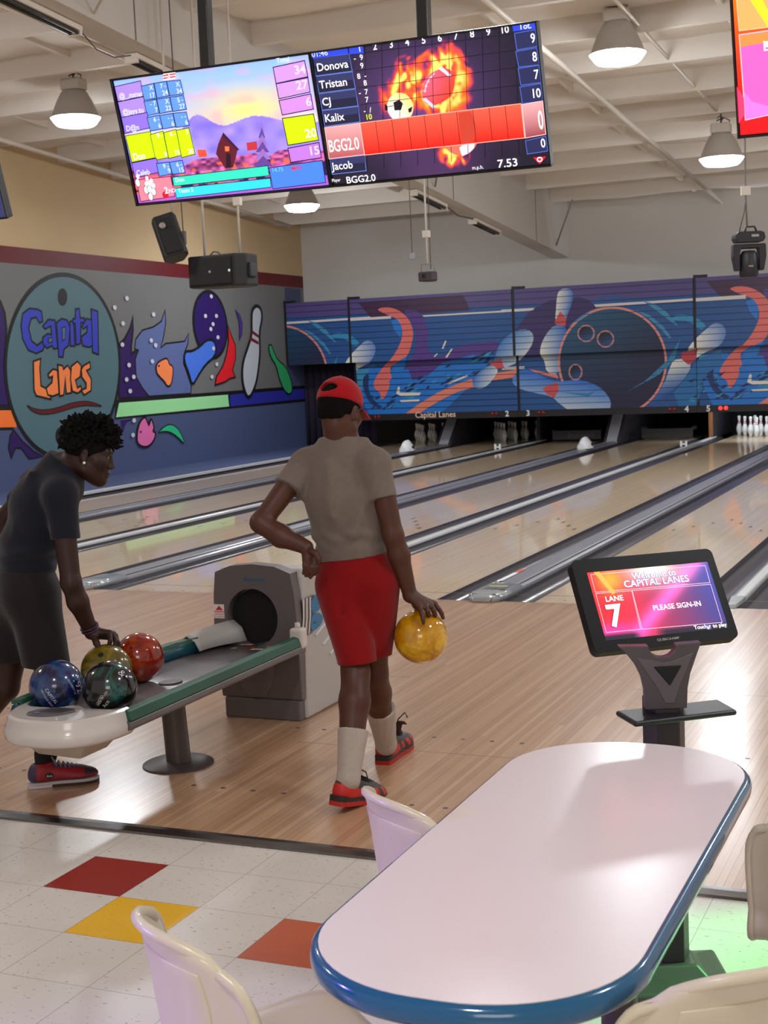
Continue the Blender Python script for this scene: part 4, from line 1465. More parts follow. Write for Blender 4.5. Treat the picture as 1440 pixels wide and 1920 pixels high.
art.grid(0.013, 1.207, 0.013, 0.687, 240, 136, bg2)
c = Q((545, 580))
art.ellipse(c, 0.072, 0.072, grad((c[0] - 0.05, c[1] - 0.05), (236, 240, 255), (c[0] + 0.05, c[1] + 0.05), (255, 214, 120)), n=36)
for pts in ([(508, 555), (540, 540), (560, 560), (550, 595), (515, 598)], [(462, 560), (478, 575), (478, 600), (462, 596)], [(588, 590), (612, 575), (606, 605), (592, 610)]):
    TP([p for p in pts], (20, 16, 34), 0)
TP([(480, 575), (508, 570), (508, 574), (480, 580)], (60, 60, 90), 0)
fo = []
for i in range(40):
    a_ = 2 * PI * i / 40
    ex, ey = 112 * math.cos(a_), 82 * math.sin(a_) * (1 - 0.15 * abs(math.cos(a_)))
    ro = -0.95
    fo.append((752 + ex * math.cos(ro) - ey * math.sin(ro), 470 + ex * math.sin(ro) + ey * math.cos(ro)))
TP(fo, grad(Q((690, 430)), (250, 96, 130), Q((820, 520)), (214, 60, 34)), 0)
TP([(752, 372), (772, 362), (822, 408), (806, 414)], (200, 214, 250), 0)
TP([(664, 536), (684, 530), (738, 578), (722, 586)], (190, 205, 250), 0)
art.line([Q(p) for p in [(678, 500), (686, 460), (704, 425), (732, 396)]], 0.006, (240, 190, 200))
for p in ((678, 488), (686, 462), (697, 438), (714, 414)):
    art.line([Q((p[0] - 8, p[1] + 2)), Q((p[0] + 8, p[1] + 6))], 0.005, (240, 190, 200))
c = Q((868, 735))
art.ellipse(c, 0.098, 0.098, (210, 110, 90), n=36)
TP([(865, 800), (880, 785), (950, 775), (945, 800), (915, 830), (880, 845)], (236, 220, 236), 0)
# grid lines
for k in range(10):
    x0, x1 = 352 + k * 90.5, 366 + k * 91
    art.line([Q((x0 + 3, 252 - k * 11)), Q((x1 + 2, 922 - k * 9.5))], 0.0028, (10, 8, 18))
for k, (ya, yb) in enumerate(((300, 190), (390, 278), (482, 370), (572, 465))):
    art.line([Q((290 + 14 * k, ya - 6)), Q((1172 + 12 * k, yb - 8))], 0.0028, (10, 8, 18))
PNL, PNL2 = (48, 52, 96), (30, 30, 60)
rows_ = [([(72, 318), (270, 293), (288, 385), (92, 411)], 'Donova'), ([(92, 415), (288, 390), (305, 478), (108, 504)], 'Tristan'), ([(110, 509), (305, 484), (320, 572), (126, 596)], 'CJ'), ([(126, 600), (322, 576), (330, 658), (140, 684)], 'Kalix'), ([(168, 862), (355, 840), (364, 922), (180, 942)], 'Jacob')]
for pts, nm in rows_:
    TP(pts, PNL2, 0.004, (92, 120, 200))
    TP([pts[0], pts[1], tuple(0.55 * np.array(pts[1]) + 0.45 * np.array(pts[2])), tuple(0.55 * np.array(pts[0]) + 0.45 * np.array(pts[3]))], PNL, 0)
    bl = Q(pts[3])
    art.text(nm, max(bl[0], 0.016) + 0.004, bl[1] + 0.022, 0.056, (240, 242, 250), 'l', 0.012)
TP([(330, 665), (1200, 560), (1220, 745), (355, 838)], grad(Q((700, 620)), (232, 92, 70), Q((720, 790)), (222, 24, 14)), 0.004, (255, 170, 150))
TP([(860, 610), (930, 600), (962, 690), (940, 770), (880, 775)], (196, 62, 44), 0)
for k in range(10):
    x0, x1 = 412 + (k - 1) * 87.5, 435 + (k - 1) * 87
    art.line([Q((x0 + 2, 655 - (k - 1) * 10.5)), Q((x1 + 2, 828 - (k - 1) * 9.5))], 0.0028, (90, 10, 8))
TP([(140, 690), (330, 665), (355, 835), (165, 858)], grad(Q((240, 680)), (226, 166, 170), Q((250, 850)), (176, 80, 86)), 0.004, (240, 190, 190))
b = Q((165, 858))
art.text('BGG2.0', max(b[0], 0.016) + 0.002, b[1] + 0.035, 0.088, (244, 244, 248), 'l', 0.012, sx=0.62)
for pts, s in (([(1165, 180), (1278, 160), (1290, 250), (1178, 270)], '9'), ([(1172, 278), (1285, 258), (1300, 350), (1188, 362)], '8'), ([(1185, 370), (1298, 352), (1310, 445), (1200, 460)], '7'), ([(1195, 470), (1308, 450), (1320, 545), (1208, 560)], '10'), ([(1225, 760), (1335, 735), (1345, 815), (1235, 832)], '0')):
    TP(pts, (36, 40, 84), 0.004, (70, 100, 190))
    br = Q(pts[2])
    art.text(s, br[0] - 0.008, br[1] + 0.02, 0.062, (244, 244, 250), 'r', 0.014, sx=0.8)
TP([(1205, 565), (1318, 545), (1335, 725), (1225, 745)], grad(Q((1260, 560)), (226, 166, 170), Q((1270, 735)), (150, 62, 74)), 0.004, (240, 190, 190))
art.text('0', Q((1325, 690))[0], Q((1325, 695))[1], 0.13, (250, 250, 252), 'r', 0.012, sx=0.42)
HB = (44, 70, 220)
TP([(70, 285), (265, 258), (268, 290), (75, 318)], HB, 0)
TP([(272, 257), (348, 247), (352, 287), (275, 293)], HB, 0)
TP([(1152, 130), (1275, 115), (1280, 155), (1160, 170)], HB, 0)
art.text('01:46', Q((72, 306))[0], Q((80, 308))[1], 0.042, (206, 220, 250), 'l', 0.01)
art.text('1', *Q((322, 280)), 0.042, (240, 240, 250), 'l', 0.014)
art.text('Tot.', *Q((1190, 160)), 0.038, (240, 240, 250), 'l', 0.014)
for k, s in enumerate('2 3 4 5 6 7 8 9 10'.split()):
    art.text(s, *Q((414 + k * 87.5, 268 - k * 11.3)), 0.046, (244, 244, 250), 'c', 0.018)
for a_, b_, y1, y2, x in (('-  9', '9', 322, 367, 350), ('8  -', '8', 420, 460, 368), ('-  7', '7', 508, 550, 378), ('-  /', '10', 606, 642, 396)):
    art.text(a_, *Q((x, y1)), 0.038, (240, 240, 246), 'r', 0.012)
    art.text(b_, *Q((x + 3, y2)), 0.038, (226, 240, 60) if b_ == '10' else (240, 240, 246), 'r', 0.014)
art.text('Player', Q((182, 982))[0], Q((186, 982))[1], 0.024, (236, 236, 240), 'l', 0.01, sx=0.85)
art.text('BGG2.0', *Q((260, 990)), 0.05, (246, 246, 250), 'l', 0.012, sx=1.05)
art.text('m.p.h.', *Q((938, 915)), 0.026, (236, 236, 240), 'l', 0.01)
art.text('7.53', *Q((1076, 905)), 0.056, (246, 246, 250), 'l', 0.012, sx=1.15)
TP([(1268, 850), (1338, 843), (1303, 886)], (226, 20, 44), 0)
c = Q((1303, 860))
art.ellipse(c, 0.015, 0.013, (250, 236, 240), n=20)
art.ellipse(c, 0.009, 0.007, (226, 20, 44), n=16)
art.obj('display', DISP, t)

# ---- screen of the next pair at the right edge, and of the pair to the left
ORG3 = (2.192, -2.35, 2.690)
t, art = make_tv(ORG3, 'overhead scoring screen cut off by the right edge, with a red and pink picture', pole=(3.4,))
Q = crop_fn(1440 / 440.0, 1000, 0, plane_px(tv_frame(ORG3)))


def bg3(x, y):
    u, v = x / 1.22, y / 0.7
    c = lerp((214, 10, 20), (255, 110, 10), v * 1.5 - 0.3)
    return lerp(c, (120, 30, 110), max(0, u - 0.35))


art.grid(0.013, 1.207, 0.013, 0.687, 60, 36, bg3)
TP([(1245, 0), (1460, -30), (1500, 160), (1262, 190)], (255, 170, 96), 0.004, (255, 190, 150))
TP([(1330, 0), (1400, -10), (1500, 200), (1440, 170)], (226, 240, 40), 0)
TP([(1262, 215), (1470, 185), (1520, 690), (1300, 738)], (255, 96, 190), 0.005, (255, 190, 200))
TP([(1265, 220), (1470, 190), (1480, 260), (1380, 270), (1270, 290)], (255, 140, 70), 0)
TP([(1290, 560), (1340, 625), (1440, 652), (1510, 640), (1515, 690), (1300, 735)], (226, 120, 226), 0)
TP([(1240, 520), (1290, 600), (1296, 700), (1260, 760)], (255, 60, 110), 0)
art.text('LANE', *Q((1408, 314)), 0.062, (240, 236, 244), 'l', 0.014)
art.text('7', *Q((1420, 450)), 0.2, (200, 224, 240), 'l', 0.02)
art.obj('display', DISP, t)
ORG4 = (-2.0885 - 1.22, -2.35, 2.655)
t, art = make_tv(ORG4, 'overhead scoring screen cut off by the left edge, only its lower corner showing', pole=(-2.9,))
art.poly([(0, 0), (1.22, 0), (1.22, 0.7), (0, 0.7)], (52, 54, 96))
art.text('BGG', 0.1, 0.3, 0.2, (200, 200, 220), 'l', 0.02) if False else None
art.obj('display', DISP, t)

# ================================================================== hanging loudspeakers, projector and moving head
SPK = mat('speaker_black', (21, 18, 21), 0.6, noise=0.1, nscale=20)
GRL = mat('speaker_grille', (24, 20, 22), 0.75, bump=0.3, bscale=300)


def hang_rods(t, pts, ztop, r=0.012):
    for (x, y, z) in pts:
        MB().tube([(x, y, z), (x, y, ztop(x, y))], r, 8).obj('hanging_rod', PIPE, t, smooth=True)


ceil_at = lambda x, y: deck_z(y) - 0.02
t = thing('loudspeaker', 'wide black loudspeaker hanging level from two white rods in front of the mural wall', 'loudspeaker', (-3.74, 3.1, 2.52), 0, 'hanging loudspeakers')
frame = ((-3.74, 3.1, 2.68), (1, 0, 0), (0, 1, 0), (0, 0, 1))
mb = MB()
lo = [(-0.30, -0.16), (0.24, -0.20), (0.33, -0.1), (0.33, 0.13), (0.2, 0.22), (-0.26, 0.16)]
mb.prism(lo, frame, -0.165, 0.15)
mb.obj('cabinet', SPK, t, bevel=0.02)
d = np.array([0.54, -0.04, 0]) / np.linalg.norm([0.54, -0.04, 0])
nn = np.cross(d, np.array([0, 0, 1.]))
MB().obox(np.array([-3.74 - 0.03, 3.1 - 0.18, 2.672]) + nn * 0.008, d, (0, 0, 1), nn, 0.245, 0.13, 0.008).obj('grille', GRL, t, bevel=0.01)
for s, c_ in ((0.0, (150, 130, 110)), (0.23, (205, 225, 225))):
    MB().lathe([(0, 0.006), (0.012, 0.005), (0.014, 0)], np.array([-3.77, 2.92, 2.665]) + d * s + nn * 0.018, 14, axes=(d, np.array([0, 0, 1.]), nn)).obj('indicator', mat('indicator_%d' % c_[0], c_, 0.2, emit=c_, emit_s=0.4), t, smooth=True)
MB().box(-3.42, -3.38, 3.02, 3.16, 2.6, 2.74).obj('side_handle', TVK, t, bevel=0.012)
hang_rods(t, [(-3.93, 3.1, 2.83), (-3.53, 3.1, 2.83)], ceil_at)
MB().tube([(-3.85, 3.05, 2.83), (-3.8, 3.05, 2.87), (-3.75, 3.05, 2.86), (-3.72, 3.05, 2.83)], 0.008, 6).obj('cable_loop', HOOK, t, smooth=True)
MB().box(-3.57, -3.49, 3.07, 3.13, 3.30, 3.38).obj('junction_box', PIPE, t, bevel=0.008)

t = thing('loudspeaker', 'tilted black loudspeaker hanging nose down, left of the level one', 'loudspeaker', (-4.2, 2.9, 2.8), 0, 'hanging loudspeakers')
cc = np.array([-4.20, 2.9, 3.02])
az = np.array([-0.36, 0.10, 0.93])
az /= np.linalg.norm(az)
axx = np.array([0.80, 0.55, 0.25])
axx -= az * (axx @ az)
axx /= np.linalg.norm(axx)
ayy = np.cross(az, axx)
mb = MB()
mb.prism([(-0.115, -0.10), (0.10, -0.12), (0.13, -0.02), (0.08, 0.12), (-0.06, 0.13), (-0.13, 0.02)], (cc, axx, ayy, az), -0.22, 0.22)
mb.obj('cabinet', SPK, t, bevel=0.02)
MB().obox(cc - ayy * 0.118 - az * 0.06, axx, az, -ayy, 0.085, 0.13, 0.006).obj('grille', GRL, t, bevel=0.008)
MB().obox(cc - ayy * 0.10 + az * 0.12, axx, az, -ayy, 0.07, 0.05, 0.02).obj('horn', mat('horn_black', (10, 8, 10), 0.5), t, bevel=0.01)
MB().lathe([(0, 0.01), (0.03, 0.008), (0.034, 0)], cc - ayy * 0.125 - axx * 0.04 + az * 0.10, 14, axes=(axx, az, -ayy)).obj('mount_plate', mat('mount_grey', (150, 140, 138), 0.4), t, smooth=True)
MB().box(-4.07, -4.02, 2.88, 2.92, 2.95, 3.08).obj('clamp', HOOK, t, bevel=0.006)
hang_rods(t, [(-4.17, 2.92, 3.2)], ceil_at)
MB().tube([(-4.045, 2.9, 3.05), (-4.05, 2.9, 3.4), (-4.06, 2.9, ceil_at(0, 2.9))], 0.006, 6).obj('cable', HOOK, t, smooth=True)

t = thing('projector', 'small dark projector hanging on a thin rod in front of the white back wall', 'projector', (-4.08, 9.55, 2.85), 0)
MB().prism([(-0.12, -0.1), (0.09, -0.13), (0.14, 0.0), (0.05, 0.13), (-0.1, 0.12)], ((-4.08, 9.55, 2.90), (1, 0, 0), (0, 1, 0), (0, 0, 1)), -0.075, 0.06).obj('case', mat('projector_brown', (54, 40, 46), 0.5), t, bevel=0.02)
MB().tube([(-4.18, 9.55, 2.96), (-4.18, 9.55, 3.07), (-3.98, 9.55, 3.07), (-3.98, 9.55, 2.96)], 0.008, 6).obj('yoke', mat('yoke_grey', (150, 146, 150), 0.4), t, smooth=True)
MB().lathe([(0, 0.02), (0.03, 0.015), (0.035, 0)], (-4.1, 9.44, 2.90), 14, axes=(np.array([1., 0, 0]), np.array([0, 0, 1.]), np.array([0, -1., 0]))).obj('lens', mat('lens_dark'), t, smooth=True)
MB().tube([(-4.09, 9.56, 3.07), (-4.09, 9.56, deck_z(9.56) - 0.02)], 0.014, 8).obj('hanging_rod', PIPE, t, smooth=True)
MB().tube([(-4.05, 9.58, 3.0), (-4.045, 9.58, deck_z(9.56) - 0.02)], 0.006, 6).obj('cable', HOOK, t, smooth=True)
MB().box(-4.14, -4.04, 9.52, 9.6, 3.44, 3.54).obj('junction_box', PIPE, t, bevel=0.006)
p = on_y(773, 480, 9.0)
t = thing('pull_switch', 'small grey switch box on a thin cord hanging left of the projector', 'switch', tuple(p), 0)
MB().box(p[0] - 0.035, p[0] + 0.035, 8.98, 9.02, p[2] - 0.04, p[2] + 0.04).obj('switch_box', mat('switch_grey', (150, 150, 158), 0.5), t, bevel=0.006)
MB().tube([(p[0], 9.0, p[2] + 0.04), (p[0] - 0.01, 9.0, deck_z(9) - 0.02)], 0.006, 6).obj('cord', HOOK, t, smooth=True)

t = thing('moving_head_light', 'black moving head stage light hanging in front of the painted swoosh at the right edge', 'stage light', (1.06, 5.15, 2.6), 0)
MH = mat('moving_head_black', (32, 26, 34), 0.45)
hx, hy, hz = 1.06, 5.15, 2.62
ang = 0.38
ax = np.array([math.cos(ang), math.sin(ang), 0])
ay = np.array([-math.sin(ang), math.cos(ang), 0])
zz = np.array([0, 0, 1.])
hc = np.array([hx, hy, hz])
MB().prism([(-0.15, -0.02), (-0.125, -0.055), (0.125, -0.055), (0.15, -0.02), (0.14, 0.035), (0.1, 0.05), (-0.12, 0.05), (-0.145, 0.02)], (hc + zz * 0.17, ax, zz, -ay), -0.1, 0.1).obj('base_box', MH, t, bevel=0.012)
MB().obox(hc + zz * 0.175 + ax * 0.045 - ay * 0.101, ax, zz, -ay, 0.035, 0.011, 0.003).obj('label_plate', mat('label_pale', (170, 165, 170), 0.4), t)
yo = [(-0.16, 0.1), (0.16, 0.1), (0.165, -0.02), (0.14, -0.16), (0.095, -0.16), (0.095, 0.0), (0.085, 0.055), (-0.085, 0.055), (-0.095, 0.0), (-0.095, -0.16), (-0.14, -0.16), (-0.165, -0.02)]
MB().prism(yo, (hc, ax, zz, -ay), -0.055, 0.055).obj('yoke', MH, t, bevel=0.01)
MB().lathe([(0.0, 0.06), (0.06, 0.055), (0.085, 0.02), (0.09, -0.08), (0.095, -0.17), (0.085, -0.205), (0.07, -0.2), (0.0, -0.19)], hc + zz * -0.02, 24).obj('lamp_head', MH, t, smooth=True, angle=0.6)
MB().obox(hc + zz * -0.12 - ay * 0.096, ax, zz, -ay, 0.022, 0.008, 0.004).obj('badge', mat('badge_pale', (150, 130, 120), 0.4), t)
MB().tube([hc + zz * 0.225 - ax * 0.03, hc + zz * 0.27 - ax * 0.02, hc + zz * 0.27 + ax * 0.06, hc + zz * 0.225 + ax * 0.08], 0.01, 8).obj('handle', MH, t, smooth=True)
MB().tube([hc + zz * 0.26 - ax * 0.01, hc + zz * 0.55 - ax * 0.02, (hx - 0.02, hy, 3.3), (hx - 0.02, hy, deck_z(hy) - 0.02)], 0.009, 8).obj('hanging_cable', mat('cable_grey', (120, 108, 104), 0.5), t, smooth=True)
MB().tube([hc + zz * 0.22 - ax * 0.09, hc + zz * 0.42 - ax * 0.035, hc + zz * 0.55 - ax * 0.02], 0.005, 6).obj('safety_wire', HOOK, t, smooth=True)
MB().obox((hx - 0.02, hy, 3.24), ax, zz, -ay, 0.045, 0.045, 0.025).obj('outlet_box', PIPE, t, bevel=0.005)
# ================================================================== ball return
RD = mat('return_grey', (96, 88, 88), 0.5, noise=0.05, nscale=5, bump=0.06, bscale=250)
RL = mat('return_light', (176, 172, 168), 0.42, noise=0.05, nscale=4, bump=0.04, bscale=250)
RW = mat('return_white', (206, 198, 192), 0.18, coat=0.5, noise=0.04, nscale=5)
GRN = mat('rail_green', (28, 78, 58), 0.5)
TEAL = mat('rail_teal', (16, 70, 84), 0.3)
ALU = mat('rail_aluminium', (104, 98, 98), 0.35, 0.4)
BEDM = mat('ramp_metal', (150, 145, 148), 0.34, 0.5, noise=0.25, nscale=14, bump=0.15, bscale=40)
DARKP = mat('tunnel_black', (14, 9, 8), 0.85)
POSTM = mat('post_brown_grey', (84, 74, 72), 0.42, 0.2)
t = ret = thing('ball_return', 'grey ball return with hooded housing, green rails and a white end tray', 'ball return', (0.03, -3.9, 0))
xc = 0.033
# front shell with the round mouth
outer = smooth([(xc - 0.225, 0.33), (xc - 0.225, 0.45), (xc - 0.218, 0.62), (xc - 0.205, 0.725), (xc - 0.12, 0.757), (xc, 0.767), (xc + 0.12, 0.757), (xc + 0.205, 0.725), (xc + 0.222, 0.62), (xc + 0.232, 0.45), (xc + 0.232, 0.33)], 0)
HR, HZ = 0.138, 0.505
inner = [(xc - 0.01 + HR * math.cos(2 * PI * i / 40), HZ + HR * 1.03 * math.sin(2 * PI * i / 40)) for i in range(40)]
y0, y1 = -3.405, -3.33
mb = MB()
no, ni = len(outer), len(inner)
tri = tessellate_polygon([[Vector((p[0], p[1], 0)) for p in outer], [Vector((p[0], p[1], 0)) for p in inner]])
vv = [(p[0], y, p[1]) for y in (y0, y1) for p in outer + inner]
ff = [tuple(q) for q in tri] + [(i, (i + 1) % no, (i + 1) % no + no + ni, i + no + ni) for i in range(no)]
ff += [(no + i, no + (i + 1) % ni, no + (i + 1) % ni + no + ni, no + i + no + ni) for i in range(ni)]
mb.add(vv, ff)
mb.obj('hood_front', RD, t)
MB().lathe([(0.134, 0.0), (0.134, 0.5), (0.0, 0.5)], (xc - 0.01, -3.36, HZ), 32, axes=(np.array([1., 0, 0]), np.array([0, 0, 1.]), np.array([0, 1., 0]))).obj('mouth_tunnel', DARKP, t, smooth=True, angle=0.5)
# lower front: tapered chin and plinth
mb = MB()
mb.add([(xc - 0.225, -3.40, 0.33), (xc + 0.232, -3.40, 0.33), (xc + 0.232, -3.33, 0.33), (xc - 0.225, -3.33, 0.33),
        (xc - 0.218, -3.375, 0.10), (xc + 0.225, -3.375, 0.10), (xc + 0.225, -3.33, 0.10), (xc - 0.218, -3.33, 0.10)],
       [(0, 1, 5, 4), (0, 3, 2, 1), (4, 5, 6, 7), (0, 4, 7, 3), (1, 2, 6, 5), (2, 3, 7, 6)])
mb.obj('hood_chin', RD, t, bevel=0.006)
mb = MB()
P = []
for i in range(13):
    a_ = PI * i / 12
    P.append([(xc - 0.02 - 0.13 * math.cos(a_) * s, -3.372 - 0.03 * math.sin(a_) * s - 0.012, z) for z, s in ((0.34, 1.0), (0.26, 0.9), (0.16, 0.62), (0.12, 0.4))])
mb.grid(np.array(P))
mb.obj('chin_bulge', RD, t, smooth=True)
MB().box(xc - 0.2, xc + 0.215, -3.385, -3.30, 0.0, 0.10).obj('plinth', RD, t, bevel=0.008)
# side body
side = [(-3.335, 0.0), (-3.335, 0.70), (-3.325, 0.735), (-3.25, 0.742), (-3.15, 0.715), (-3.05, 0.66), (-2.93, 0.57), (-2.84, 0.48), (-2.80, 0.40), (-2.80, 0.0)]
MB().prism(side, ((0, 0, 0), (0, 1, 0), (0, 0, 1), (1, 0, 0)), xc - 0.222, xc + 0.230).obj('hood_body', RL, t, bevel=0.02, segs=3)
for k in range(5):
    y_, z_ = -3.22 + 0.075 * k, 0.425 - 0.062 * k
    MB().obox((xc + 0.233, y_ + 0.11, z_ + 0.006), (0, math.cos(0.35), math.sin(0.35)), (1, 0, 0), (0, -math.sin(0.35), math.cos(0.35)), 0.115, 0.006, 0.006).obj('side_rib', mat('rib_pale', (206, 206, 210), 0.3), t, bevel=0.003)
# emblem
em = Art(((xc + 0.2335, 0, 0), (0, 1, 0), (0, 0, 1), (1, 0, 0)), eps=0.0006, base=0.0015)


def sp(u, v):
    p = on_x(u, v, xc + 0.2335)
    return (p[1], p[2])


em.poly([sp(*p) for p in [(566, 1124), (584, 1116), (596, 1115), (585, 1187), (573, 1192), (564, 1195), (568, 1170)]], (92, 88, 88))
for i in range(3):
    em.poly([sp(566 + 6 * i + dx, v) for dx, v in ((1, 1124 - 2 * i), (4, 1122.5 - 2 * i), (4, 1160 - i), (1.5, 1191 - 2 * i), (-1, 1193 - 2 * i), (1.5, 1160 - i))], (206, 200, 196))
em.poly(smooth([sp(*p) for p in [(583, 1118), (598, 1114), (604, 1122), (601, 1138), (594, 1147), (582, 1150)]], 1), (24, 110, 158))
em.poly(smooth([sp(*p) for p in [(582, 1152), (596, 1148), (604, 1154), (604, 1164), (597, 1176), (581, 1186)]], 1), (24, 110, 158))
em.text('work', *sp(586, 1170), 0.018, (20, 40, 60), 'l', 0.0, sx=0.9)
em.obj('emblem', mat('emblem_print', rough=0.35, attr=True), t)
fa = Art(((0, y0, 0), (1, 0, 0), (0, 0, 1), (0, -1, 0)), eps=0.0005, base=0.0012)
fa.text('Brunswick', xc + 0.012, 0.685, 0.024, (20, 92, 130), 'c', 0.02, sx=1.15)
fa.obj('maker_lettering', mat('emblem_print'), t)
fa = Art(((0, y0, 0), (1, 0, 0), (0, 0, 1), (0, -1, 0)), eps=0.0005, base=0.0012)
wx = xc - 0.225
fa.poly([(wx + 0.004, 0.497), (wx + 0.062, 0.497), (wx + 0.062, 0.566), (wx + 0.004, 0.566)], (226, 220, 218))
fa.poly([(wx + 0.013, 0.537), (wx + 0.055, 0.537), (wx + 0.034, 0.560)], (206, 24, 26))
fa.text('WARNING', wx + 0.034, 0.525, 0.0125, (206, 24, 26), 'c', 0.02)
fa.text('KEEP HANDS', wx + 0.034, 0.514, 0.0085, (206, 40, 40), 'c', 0.01)
fa.text('OUT OF MOUTH', wx + 0.034, 0.503, 0.0075, (206, 40, 40), 'c', 0.01)
fa.obj('warning_label', mat('emblem_print'), t)
# ramp
mb = MB()
P = []
for yy in (-4.93, -3.37):
    P.append([(xc + 0.235 * q, yy, 0.372 - 0.012 * (1 - q * q)) for q in np.linspace(-1, 1, 11)])
mb.grid(np.array(P))
mb.obj('ramp_bed', BEDM, t, smooth=True, solid=0.008)
rp = [(0.0, 0.0), (0.05, 0.0), (0.056, 0.012), (0.05, 0.032), (0.012, 0.040), (0.0, 0.032)]
MB().prism([(xc + 0.222 + p[0], 0.352 + p[1]) for p in rp], ((0, 0, 0), (1, 0, 0), (0, 0, 1), (0, -1, 0)), 3.44, 4.90).obj('side_rail', ALU, t, bevel=0.004)
MB().prism([(xc + 0.225, 0.386), (xc + 0.274, 0.386), (xc + 0.262, 0.424), (xc + 0.232, 0.432)], ((0, 0, 0), (1, 0, 0), (0, 0, 1), (0, -1, 0)), 3.45, 4.89).obj('green_rail', GRN, t, bevel=0.004)
lp = [(xc - 0.25, yy, 0.395) for yy in np.linspace(-4.9, -3.9, 6)] + [(xc - 0.235, -3.75, 0.398), (xc - 0.205, -3.62, 0.40)]
MB().tube(lp, 0.036, 12).obj('side_rail', TEAL, t, smooth=True)
mb = MB()
for i in range(len(lp) - 1):
    a_, b_ = lp[i], lp[i + 1]
    mb.add([(a_[0] - 0.03, a_[1], 0.425), (a_[0] + 0.022, a_[1], 0.425), (b_[0] + 0.022, b_[1], 0.428), (b_[0] - 0.03, b_[1], 0.428),
            (a_[0] - 0.03, a_[1], 0.442), (a_[0] + 0.014, a_[1], 0.442), (b_[0] + 0.014, b_[1], 0.445), (b_[0] - 0.03, b_[1], 0.445)],
           [(0, 3, 2, 1), (4, 5, 6, 7), (1, 2, 6, 5), (0, 4, 7, 3)] + ([(0, 1, 5, 4)] if i == 0 else []) + ([(2, 3, 7, 6)] if i == len(lp) - 2 else []))
mb.obj('green_rail', GRN, t)
P = []
for i in range(9):
    q = i / 8
    yy = -3.66 + 0.28 * q
    xo = xc - 0.26 + 0.10 * q * q
    P.append([(xo, yy, 0.36), (xo - 0.004, yy, 0.43 + 0.02 * q), (xo + 0.03, yy, 0.455 + 0.03 * q), (xo + 0.075, yy, 0.43 + 0.02 * q), (xo + 0.10, yy, 0.385)])
MB().grid(np.array(P)).obj('inlet_guide', RL, t, smooth=True, solid=0.006)
MB().obox((xc + 0.245, -3.425, 0.42), (1, 0, 0), (0, 1, 0), (0, 0, 1), 0.036, 0.03, 0.05).obj('rail_clip', RW, t, bevel=0.015, segs=3)
MB().lathe([(0.0, 0.03), (0.012, 0.028), (0.016, 0.0)], (xc + 0.24, -3.42, 0.465), 12).obj('clip_post', RW, t, smooth=True)
sa = Art(((0, 0, 0.3645), (1, 0, 0), (0, 1, 0), (0, 0, 1)), eps=0.0006, base=0.0015)
for i, (sx_, sy_, c_) in enumerate(((-0.10, -3.47, (196, 180, 120)), (-0.02, -3.44, (180, 60, 40)), (0.05, -3.48, (210, 200, 180)), (0.10, -3.42, (190, 150, 60)), (-0.05, -3.40, (200, 190, 170)))):
    sa.poly([(xc + sx_ - 0.03, sy_ - 0.02), (xc + sx_ + 0.03, sy_ - 0.015), (xc + sx_ + 0.028, sy_ + 0.018), (xc + sx_ - 0.03, sy_ + 0.014)], c_)
    sa.line([(xc + sx_ - 0.02, sy_), (xc + sx_ + 0.02, sy_)], 0.006, (40, 30, 30))
sa.obj('stickers', mat('emblem_print'), t)
# end tray
def cap_out(s, yo=0.0):
    pts = []
    for i in range(25):
        a_ = PI + PI * i / 24
        pts.append((xc + 0.012 + 0.247 * s * math.copysign(abs(math.cos(a_)) ** 0.8, math.cos(a_)), -4.86 + yo + 0.30 * s * math.copysign(abs(math.sin(a_)) ** 0.85, math.sin(a_))))
    return pts


bl_, bk_ = np.array([-0.101, -4.799]), np.array([0.133, -4.772])
inn = []
for q in np.linspace(1, -1, 25):
    x = xc + 0.012 + 0.226 * q
    y = -4.845
    for b in (bl_, bk_):
        dx = x - b[0]
        if abs(dx) < 0.118:
            y = min(y, b[1] - math.sqrt(0.118 ** 2 - dx * dx))
    inn.append((x, min(y, -4.845)))
mb = MB()
top = cap_out(0.93) + inn
mid = cap_out(1.0)
rings = [[(x, y, z) for x, y in cap_out(s)] for s, z in ((0.90, 0.434), (0.945, 0.428), (0.965, 0.408), (0.975, 0.392), (1.0, 0.384), (1.012, 0.368), (1.0, 0.345), (0.96, 0.333), (0.88, 0.327))]
mb.grid(np.array(rings))
o25 = cap_out(0.90)
pl = [(p[0], p[1]) for p in o25] + inn
tri = tessellate_polygon([[Vector((p[0], p[1], 0)) for p in pl]])
mb.add([(p[0], p[1], 0.434 - (0.012 if i >= 25 else 0)) for i, p in enumerate(pl)], [tuple(q) for q in tri])
mb.add([(p[0], p[1], z) for z in (0.422, 0.33) for p in inn], [(i, i + 1, 26 + i, 25 + i) for i in range(24)])
pl2 = [(p[0], p[1]) for p in cap_out(0.88)] + inn
tri = tessellate_polygon([[Vector((p[0], p[1], 0)) for p in pl2]])
mb.add([(p[0], p[1], 0.327) for p in pl2], [tuple(q)[::-1] for q in tri])
mb.obj('end_tray', RW, t, smooth=True, angle=0.7)
mb = MB()
mb.add([(xc - 0.15, -5.04, 0.328), (xc + 0.17, -5.06, 0.328), (xc + 0.19, -4.84, 0.328), (xc - 0.17, -4.84, 0.328), (xc - 0.09, -5.0, 0.262), (xc + 0.12, -5.02, 0.262), (xc + 0.12, -4.84, 0.262), (xc - 0.1, -4.84, 0.262)],
       [(0, 1, 5, 4), (1, 2, 6, 5), (2, 3, 7, 6), (3, 0, 4, 7), (4, 5, 6, 7), (0, 3, 2, 1)])
mb.obj('tray_foot', mat('tray_foot_beige', (176, 158, 140), 0.4, noise=0.2, nscale=9), t, bevel=0.01)
vf = MB()
